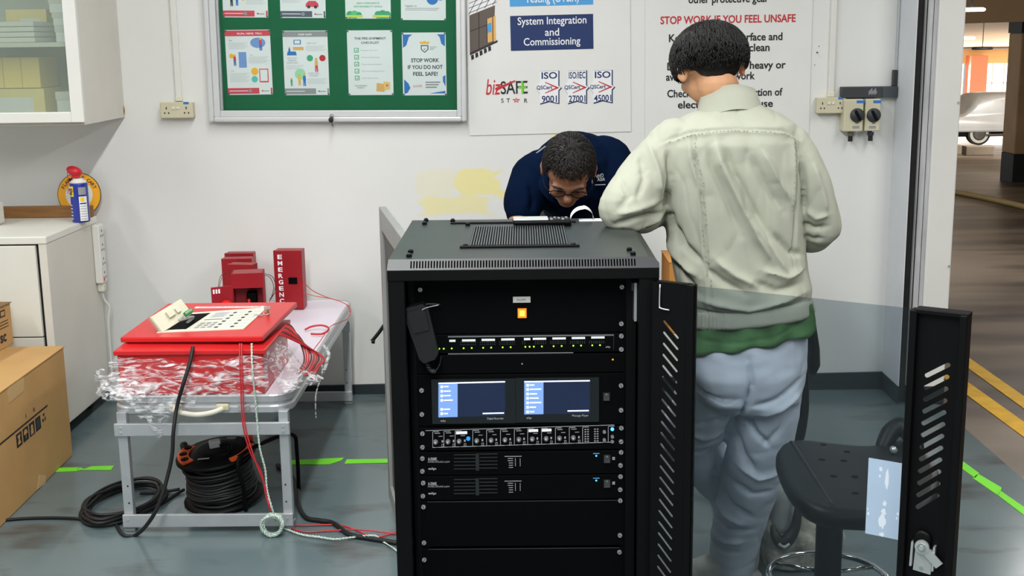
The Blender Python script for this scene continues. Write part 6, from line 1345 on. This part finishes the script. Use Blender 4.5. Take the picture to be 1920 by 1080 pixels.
# hair
b = MB(); R3 = H1.to_3x3()
e = lambda c, r: ell(b, H1 @ V(c), r, R3, None, 28)
e((0, -.010, .040), (.085, .104, .086)); e((0, -.060, -.002), (.065, .046, .054)); e((0, .02, .070), (.075, .085, .050))
for s in (1, -1): e((s*.058, -.01, .028), (.028, .062, .044))
me = remesh(b, .005, 3); rumple(me, .006, 30, (1, 1, .4), 5); hr = mesh_part('hair', me, HAIR, man)
b = MB(); hairs(b, H1 @ V((0, -.012, .032)), R3 @ MX.Rotation(r_(8), 3, 'X'), (.093, .112, .100), 4600, HAIR, -.32, .7, .0012, None, 2, 1.04)
hairs(b, H1 @ V((0, -.035, .012)), R3, (.079, .087, .089), 1900, HAIR, -.66, .5, .0009, lambda q: q.y < .0 and q.z > -.3-.32*random.random()+.2*abs(q.x), 4, 1.03); b.build('hair_strands', hr)

# ---------------------------------------------------------------- bending person
man2 = thing('person', 'person in navy polo shirt and glasses bending over behind the rack', 'person', (.22, 4.72, 0))
HC2 = P(1066, 322, 4.02)
H2 = MX.Translation(HC2) @ MX.Rotation(r_(180-4), 4, 'Z') @ MX.Rotation(r_(-47), 4, 'X') @ MX.Rotation(r_(-5), 4, 'Y')
S1, S2 = P(1004, 334, 4.26), P(1142, 306, 4.30)
E1, W1 = P(974, 418, 4.14), P(1000, 480, 3.95)
E2, W2 = P(1168, 390, 4.18), P(1120, 490, 3.98)
ckt = P(1074, 336, 4.28); pel = V((.24, 4.74, .93))
b = MB(); head_bits(b, H2); limb(b, [P(1074, 322, 4.26), H2 @ V((0, -.035, -.05))], [.062, .058], None, 22)
limb(b, [ckt, (ckt+pel)/2+V((0, .02, .06)), pel], [.11, .11, .11], None, 22); limb(b, [S1, S2], [.055, .055])
for a, e_, w_, s in ((S1, E1, W1, 1), (S2, E2, W2, -1)):
    limb(b, [a, (a+e_)/2, e_], [.05, .044, .038]); limb(b, [e_, (e_+w_)/2, w_], [.040, .036, .027]); hand_bits(b, w_, V((.1*s, -1, -.35)), V((0, -.3, 1)), s, .5)
LEGS = [(pel+V((s*.09, 0, -.03)), V((.24+s*.12, 4.66, .48)), V((.24+s*.13, 4.75, .08))) for s in (1, -1)]
for h_, k__, a_ in LEGS: limb(b, [h_, (h_+k__)/2, k__], [.08, .07, .05]); limb(b, [k__, (k__+a_)/2, a_], [.05, .045, .034])
me = remesh(b, .0046, 5); mesh_part('body', me, SKIN2, man2); face_parts(man2, H2)
b = MB()
limb(b, [ckt+V((0, -.0, .01)), P(1088, 334, 4.42), (ckt+pel)/2+V((0, .02, .05)), pel+V((0, 0, .02))], [.155, .165, .16, .15], None, 28)
limb(b, [S1+V((.03, 0, .005)), ckt, S2+V((-.02, 0, .005))], [.098, .12, .09], None, 24)
limb(b, [S1, (S1+E1)/2+V((-.008, 0, 0)), E1+(S1-E1)*.26], [.088, .076, .064], None, 22); limb(b, [S2, (S2+E2)/2, E2+(S2-E2)*.2], [.088, .08, .07], None, 22)
ell(b, P(1160, 303, 4.33), (.045, .06, .05))
me = remesh(b, .0065, 5); rumple(me, .006, 9, (1, 1, 1), 21); folds(me, FO([([(990, 345), (1000, 375), (995, 400)], .010, -.012), ([(1010, 290), (1030, 330), (1030, 380)], .012, -.008), ([(980, 330), (990, 360), (985, 390)], .012, .006), ([(1110, 300), (1125, 340), (1120, 380)], .012, -.009), ([(1130, 280), (1150, 310), (1150, 350)], .012, .007)], 4.12)); po = mesh_part('polo_shirt', me, NAVS, man2)
band(H2 @ V((0, -.035, -.098)), H2.to_3x3(), .095, .070, -.02, .022, NAVS).build('collar', po)
b = MB()
limb(b, [pel+V((0, 0, .0)), pel+V((0, -.02, -.06))], [.145, .14], None, 24)
for h_, k__, a_ in LEGS: limb(b, [h_, (h_+k__)/2, k__, (k__+a_)/2, a_], [.105, .09, .08, .075, .072], None, 20)
me = remesh(b, .008, 4); rumple(me, .006, 9, (1, 1, 1.6), 31); mesh_part('trousers', me, DTR, man2)
for _, k__, a_ in LEGS: shoe(V((a_.x, a_.y-.03, 0)), r_(-90), man2)
# logo on the chest
b = MB(); jA = np.array([list(WM[man2] @ v.co) for v in po.data.vertices])
def put_text(tx, px, py, hpx, wpx, rot):
    s0 = surf(px, py); ux_ = surf(px+9, py-2)-surf(px-9, py+2); uy_ = surf(px, py-8)-surf(px, py+8); M = FR(s0, ux_, uy_); M = M @ MX.Translation((0, 0, .005)); b.text(tx, M, hpx*4.1/2300*1.38, WHINK, wpx*4.1/2300, 'CENTER', .004)
put_text('VIVO', 1126, 329.5, 7, 17, r_(10)); put_text('ASIA', 1127.5, 338, 7, 17, r_(10)); s0 = surf(1127, 346); rect(b, FR(s0, surf(1136, 344)-surf(1118, 348), surf(1127, 338)-surf(1127, 354)) @ MX.Translation((0, 0, .004)), -.02, -.0012, .02, .0012, WHINK)
s0 = surf(1112, 341); M = FR(s0+V((0, -.024, 0)), (1, 0, .2), (-.2, -.2, 1)); poly(b, M, [(-.002, -.012), (.003, -.006), (.004, .014), (.001, .008)], WHINK); b.build('chest_logo', po)
b = MB(); s0 = surf(1014, 280); M = FR(s0+V((0, -.004, .004)), (.75, 0, .55), (-.3, -.6, .5)); rect(b, M, -.02, -.003, .02, .003, WHINK, .0008); b.build('sleeve_print', po)
# hair with a thin crown, brows, glasses
b = MB(); R3 = H2.to_3x3(); e = lambda c, r: ell(b, H2 @ V(c), r, R3, None, 28)
e((0, -.016, .034), (.081, .098, .094)); e((0, .012, .060), (.062, .062, .050)); e((0, -.05, .0), (.068, .056, .055))
me = remesh(b, .005, 3); rumple(me, .004, 40, (1, 1, 1), 8)
dist = None; a, n_ = arr(me); cw = np.array(H2 @ V((-.004, -.03, .127))); dd_ = np.linalg.norm(a-cw, axis=1); put(me, a-n_*(.0088*np.exp(-(dd_/.03)**2))[:, None])
hr2 = mesh_part('hair', me, HAIR2, man2)
b = MB(); hairs(b, H2 @ V((0, -.012, .03)), R3, (.083, .100, .092), 3400, HAIR2, -.1, .36, .0010, lambda q: (q-V((-.03, -.14, .98))).length > random.uniform(.1, .3) and not (q.y > .45 and q.z < .42+.1*random.random()), 6, 1.03); b.build('hair_strands', hr2)
b = MB()
for s in (1, -1): b.tube([H2 @ V((s*.014, .0905, .024)), H2 @ V((s*.035, .0885, .030)), H2 @ V((s*.055, .076, .022))], [.002, .0032, .0015], HAIR2, 8, 4)
b.build('eyebrows', man2)
b = MB()
for s in (1, -1):
    c_ = V((s*.034, .093, .002)); b.tube([H2 @ (c_+V((.024*math.cos(t), -.003*abs(math.cos(t)), .017*math.sin(t)))) for t in [i*PI/6 for i in range(12)]], .0016, BLACK, 6, 3, True); b.tube([H2 @ V((s*.058, .09, .006)), H2 @ V((s*.078, .06, .006)), H2 @ V((s*.084, .0, .004))], .0016, BLACK, 6, 4); b.cyl(H2 @ V((s*.058, .092, .006)), H2 @ V((s*.060, .095, .006)), .002, CHROME, seg=8)
b.tube([H2 @ V((-.011, .096, .005)), H2 @ V((0, .1, .009)), H2 @ V((.011, .096, .005))], .0016, BLACK, 6, 4); b.build('glasses', man2)
# rolled sheet the bending person works over
pr_ = P(1092, 410, 3.31)
t = thing('paper_sheet', 'curled white paper sheet at the back edge of the rack roof', 'paper', (pr_.x, pr_.y, RZ), 0)
b = MB(); vs = []; nA = 18
for j in range(2):
    for i in range(nA+1):
        a = PI*1.06-PI*1.12*i/nA; vs.append(V((pr_.x+(.029+.004*(1-i/nA))*math.cos(a), pr_.y-.02+.05*j-.006*math.sin(i*.5), RZ+.004+(.026+.003*j)*max(0, math.sin(a))+(.002 if i > 9 else 0))))
fs = [[i, i+1, nA+2+i, nA+1+i] for i in range(nA)]; b.add(vs, fs, PAPER, True); b.build('curled_sheet', t)
b = MB(); b.box(pr_.x-.01, pr_.x+.06, pr_.y-.035, pr_.y+.01, RZ+.0003, RZ+.0015, PAPER); b.build('flat_part', t)
# ============================================================ STOOLS, BAG, CARTON BEHIND
SEATB = mat('black_polyurethane', (17, 21, 24), .42, var=.1, scale=40, spec=.25)
SZ = .565
t = thing('work_stool', 'black work stool with perforated seat seen through the smoked door', 'stool', (P(1556, 970, 2.98).x, 2.98, 0), 0, 'black work stools')
cst = V((P(1556, 970, 2.98).x, 2.98, 0))
OUT = [(1455, 850), (1462, 880), (1478, 912), (1508, 942), (1550, 958), (1620, 964), (1700, 962), (1750, 940), (1762, 890), (1745, 850), (1712, 826), (1690, 822), (1660, 830), (1620, 834), (1560, 829), (1500, 823), (1468, 830)]
op = crom([G(x, y, SZ) for x, y in OUT], 4, True); cc_ = sum(op, V())/len(op)
def so(k, dz): return [cc_+(p-cc_)*k+V((0, 0, dz)) for p in op]
b = MB(); b.rings([so(.86, -.05), so(.95, -.045), so(1.0, -.028), so(1.0, -.012), so(.965, -.001), so(.9, 0), so(.4, 0)], SEATB)
seat = b.build('seat', t)
b = MB()
for x, y in ((1544, 834), (1588, 847), (1541, 862), (1582, 864), (1563, 893), (1603, 894), (1604, 925), (1640, 880), (1650, 910)):
    p = G(x, y, SZ-.0); b.cyl((p.x, p.y, SZ-.006), (p.x, p.y, SZ+.0004), .0085, BLACK2, seg=14)
b.build('seat_holes', seat)
b = MB(); r0, r1 = G(1484, 828, SZ), G(1562, 950, SZ); b.tube([r0+V((0, 0, -.004)), (r0+r1)/2+V((0, 0, -.0045)), r1+V((0, 0, -.005))], .007, SEATB, 8); b.build('seat_ridge', seat)
b = MB(); b.tube([G(1652, 835, SZ)+V((0, 0, -.02)), G(1668, 826, SZ)+V((0, 0, .02)), G(1690, 824, SZ)+V((0, 0, .035)), G(1712, 832, SZ)+V((0, 0, .01)), G(1722, 850, SZ)+V((0, 0, -.03))], [.018, .024, .026, .024, .018], SEATB, 12); bk = b.build('back_mount', t)
b = MB(); p = G(1674, 842, SZ+.01); b.lathe([(.009, 0), (.009, .012), (.005, .015)], MX.Translation(p) @ MX.Rotation(PI/2, 4, 'X'), STEEL, 14); b.build('adjusting_knob', bk)
b = MB(); b.cyl(cst+V((0, 0, .28)), cst+V((0, 0, SZ-.05)), .026, CHROME, seg=18)
b.cyl(cst+V((0, 0, .09)), cst+V((0, 0, .47)), .034, BLACK, seg=22); b.build('column', t)
FRZ = .225
b = MB(); b.tube([cst+V((.15*math.cos(a), .15*math.sin(a), FRZ)) for a in [i*PI/8 for i in range(16)]], .008, CHROME, 10, 3, True)
for a in (.4, 2.5, 4.6): b.tube([cst+V((.03*math.cos(a), .03*math.sin(a), FRZ+.01)), cst+V((.15*math.cos(a), .15*math.sin(a), FRZ))], .006, CHROME, 8, 1)
b.build('foot_ring', t)
def base5(cst, t):
    for k in range(5):
        a = k*2*PI/5+.3; e_ = cst+V((.2*math.cos(a), .2*math.sin(a), .045)); bb = MB(); bb.tube([cst+V((0, 0, .1)), cst+V((.1*math.cos(a), .1*math.sin(a), .08)), e_+V((0, 0, .02))], [.024, .018, .014], BLACK, 8); lg = bb.build('leg', t)
        bb = MB(); bb.cyl(e_+V((0, 0, .025)), e_+V((0, 0, -.0442)), .012, BLACK, .02, seg=12); bb.build('glide', lg)
base5(cst, t)
c2 = V((P(1400, 640, 4.25).x, 4.25, 0))
t = thing('work_stool', 'black stool mostly hidden behind the standing person, backrest edge showing', 'stool', c2, 0, 'black work stools')
b = MB(); Z2 = .60; el_ = lambda k, dz: [c2+V((.14*k*math.cos(a), .17*k*math.sin(a), Z2+dz)) for a in [2*PI*i/28 for i in range(28)]]
b.rings([el_(.85, -.05), el_(.97, -.04), el_(1, -.02), el_(.96, 0), el_(.6, -.004)], SEATB); b.build('seat', t)
pa_, pb2 = P(1513, 545, 4.16), P(1521, 690, 4.16)
b = MB(); bw = MB()
L_ = [P(1512, 560, 4.16), P(1516, 610, 4.16), P(1519, 650, 4.16), P(1517, 680, 4.16)]
for i in range(5): pass
rs = []
for (px, py, hw_) in ((1505, 540, .006), (1507, 560, .014), (1511, 600, .022), (1514, 640, .028), (1514, 670, .030), (1511, 686, .022), (1509, 690, .010)):
    c_ = P(px, py, 4.16); rs.append([c_+V((hw_*math.cos(a), .14*math.sin(a)*(hw_/.03)**.4, 0)) for a in [2*PI*i/24 for i in range(24)]])
b.rings(rs, SEATB); b.build('backrest', t)
b = MB(); b.tube([P(1505, 680, 4.16), P(1506, 730, 4.16), P(1503, 780, 4.16), P(1490, 825, 4.17), V((c2.x+.1, 4.2, .33)), V((c2.x+.02, 4.24, .36))], [.018, .020, .023, .023, .02, .018], SEATB, 12); b.build('back_stem', t)
b = MB(); b.cyl(c2+V((0, 0, .08)), c2+V((0, 0, Z2-.03)), .028, BLACK, seg=18); b.build('column', t); base5(c2, t)
# canvas bag on the floor
CAMO = mat('dusty_grey_canvas', (168, 164, 150), .9, var=.5, scale=26, bump=.25, bscale=90); CAMO2 = mat('grey_canvas_flap', (160, 162, 158), .85, var=.1, scale=12, bump=.1)
bc = V((P(1500, 1050, 3.55).x, 3.56, 0))
t = thing('canvas_bag', 'dusty grey canvas bag with black strap on the floor behind the stool', 'bag', bc)
b = MB(); ell(b, bc+V((0, .0, .09)), (.135, .09, .088)); ell(b, bc+V((-.03, .01, .17)), (.09, .075, .11)); b.box(bc.x-.12, bc.x+.12, bc.y-.08, bc.y+.08, .002, .08, None, .03)
me = remesh(b, .006, 6); rumple(me, .012, 14, (1, 1, 1), 9); rumple(me, .004, 40, (1, 1, 1), 3); co, _ = arr(me); co[:, 2] = np.maximum(co[:, 2], .001); put(me, co); mesh_part('body', me, CAMO, t)
b = MB(); limb(b, [P(1466, 925, 3.47), P(1466, 960, 3.46), P(1464, 985, 3.45)], [.034, .036, .026], None, 18); me = remesh(b, .005, 3); rumple(me, .004, 25, (1, 1, 1), 1); mesh_part('pocket', me, CAMO2, t)
b = MB(); b.tube([P(1496, 930, 3.42), P(1496, 960, 3.41), P(1490, 990, 3.405), P(1478, 1010, 3.40), P(1466, 1018, 3.40), P(1454, 1005, 3.405), P(1448, 985, 3.42)], [.006, .012, .016, .02, .02, .016, .006], RUBBER, 10); st_ = b.build('strap', t)
b = MB(); b.tube([P(1460, 1020, 3.378), P(1470, 1026, 3.376), P(1480, 1020, 3.38)], .005, STEEL, 8); b.build('buckle', st_)
# carton on the hidden stool
p0, p1 = P(1254, 600, 4.12), P(1420, 600, 4.12)
t = thing('cardboard_carton', 'orange-brown carton on the hidden stool, glimpsed between rack and standing person', 'carton', ((p0.x+p1.x)/2, 4.24, Z2+.0012))
zc_ = P(1260, 493, 4.12).z
b = MB(); b.box(p0.x, p1.x, 4.12, 4.36, Z2+.0012, zc_, CARD2, .003); b.build('body', t)
b = MB(); b.box(p0.x-.002, p1.x+.002, 4.118, 4.362, zc_, zc_+.003, CARD2); b.build('flaps', t)

# ============================================================ CAR PARK THINGS
cp_ = GY(272, 1862); CY = cp_.y; gzc = gz(CY); kx = CY/2300
t = thing('covered_car', 'car under a silver dust cover parked in the car park', 'car', (cp_.x, CY+1, gzc))
COVER = mat('silver_car_cover', (222, 224, 224), .32, .15, var=.12, scale=1.2, bump=.25, bscale=3)
xf = lambda px: P(px, 230, CY).x
zf_ = lambda py: P(1850, py, CY).z
b = MB(); Lc = xf(1940)-xf(1745); x0 = xf(1745); prof = [(0, .38), (.02, .72), (.10, .84), (.24, .88), (.33, 1.32), (.42, 1.42), (.72, 1.42), (.84, .98), (.97, .86), (1.0, .55), (1.0, .38)]
ct = crom([V((x0+Lc*(.0+1.35*u), 0, v*1.03)) for u, v in prof], 5)
rs = []
for wy, k, dz in ((0, .96, 0), (.02, 1., 0), (.25, 1.0, .02), (.9, 1., .04), (1.5, 1., .02), (1.75, .98, 0), (1.78, .95, 0)):
    rs.append([V((x0+Lc*.67+(p.x-x0-Lc*.67)*k, CY-.1+wy, gzc+.38+(p.z-.38)*(k if p.z > .5 else 1)*(1-.1*(wy < .1)))) for p in ct])
b.rings(rs, COVER, True); me0 = b
vv = []
for v in b.v: vv.append(v+V((0, -.07*math.sin(v.x*3.2+v.z*7)-.10*NZ.noise(V((v.x*1.2+v.z*1.5, v.y, v.z*3))), .03*NZ.noise(v*2.2))))
b.v = vv; b.build('dust_cover', t)
wx = P(1836, 258, CY)
for dx in (0, 2.6):
    b = MB(); c_ = V((wx.x+dx, CY+.02, gzc+.33)); b.cyl(c_, c_+V((0, .2, 0)), .33, RUBBER, seg=28); w1 = b.build('wheel', t)
    b = MB(); b.cyl(c_+V((0, -.012, 0)), c_, .27, mat('whitewall', (222, 220, 210), .5), seg=28); b.cyl(c_+V((0, -.02, 0)), c_, .19, DARKG, seg=24); b.cyl(c_+V((0, -.03, 0)), c_, .15, CHROME, seg=20); b.build('wheel_rim', w1)
b = MB(); b.box(x0+.3, x0+Lc*1.3, CY+.1, CY+1.6, gzc+.24, gzc+.42, BLACK, .03); b.build('underbody', t)
b = MB(); b.box(xf(1850), x0+Lc*1.3, CY-.06, CY+.02, gzc+.27, gzc+.33, CHROME, .01); b.build('chrome_sill', t)
CBL = mat('grey_concrete_block', (120, 108, 92), .8, var=.15, scale=4)
for (xa, ya, xb, lab) in ((1808, 291, 1861, 'long concrete block on the car park floor in front of the covered car'), (1780, 289, 1803, 'short concrete block beside the door frame edge in the car park')):
    g = GY(ya, (xa+xb)/2); kk = g.y/2300; t = thing('concrete_block', lab, 'block', (g.x, g.y, g.z), 0, 'concrete blocks in the car park')
    w2 = (xb-xa)*kk; b = MB(); b.box(g.x-w2/2, g.x+w2/2, g.y-.1, g.y+.2, g.z+.001, g.z+.22, CBL, .02); b.build('block', t)
LAMPW = mat('lit_lamp', (255, 255, 250), .3, var=0, emit=2.5)
def lamp(px, py, wpx, Y, lab, lit=True):
    c_ = P(px, py, Y); wv = wpx*Y/2300; t_ = thing('ceiling_lamp', lab, 'lamp', c_, 0, 'hanging car park lamps'); bb = MB()
    ellp = lambda k, z: [c_+V((wv/2*k*math.cos(a), wv/2*k*math.sin(a), z)) for a in [2*PI*i/26 for i in range(26)]]
    h2 = wv*.07
    bb.rings([ellp(.9, -h2), ellp(1, -h2*.4), ellp(1, h2*.4), ellp(.85, h2)], LAMPW if lit else DARKG); bb.build('lamp_body', t_)
    bb = MB(); bb.cyl(c_+V((0, 0, h2)), c_+V((0, 0, max(.3, 3.2-c_.z))), .012, DARKG, seg=8); bb.build('hanger', t_)
lamp(1822, 18, 48, 13., 'round lit lamp hanging in front of the car park beam')
lamp(1806, 71.5, 42, 30, 'small lit lamp hanging beyond the beam, half hidden by the white pier')
lamp(1842, 90.5, 38, 34, 'unlit dark lamp hanging beyond the beam in the car park', False)
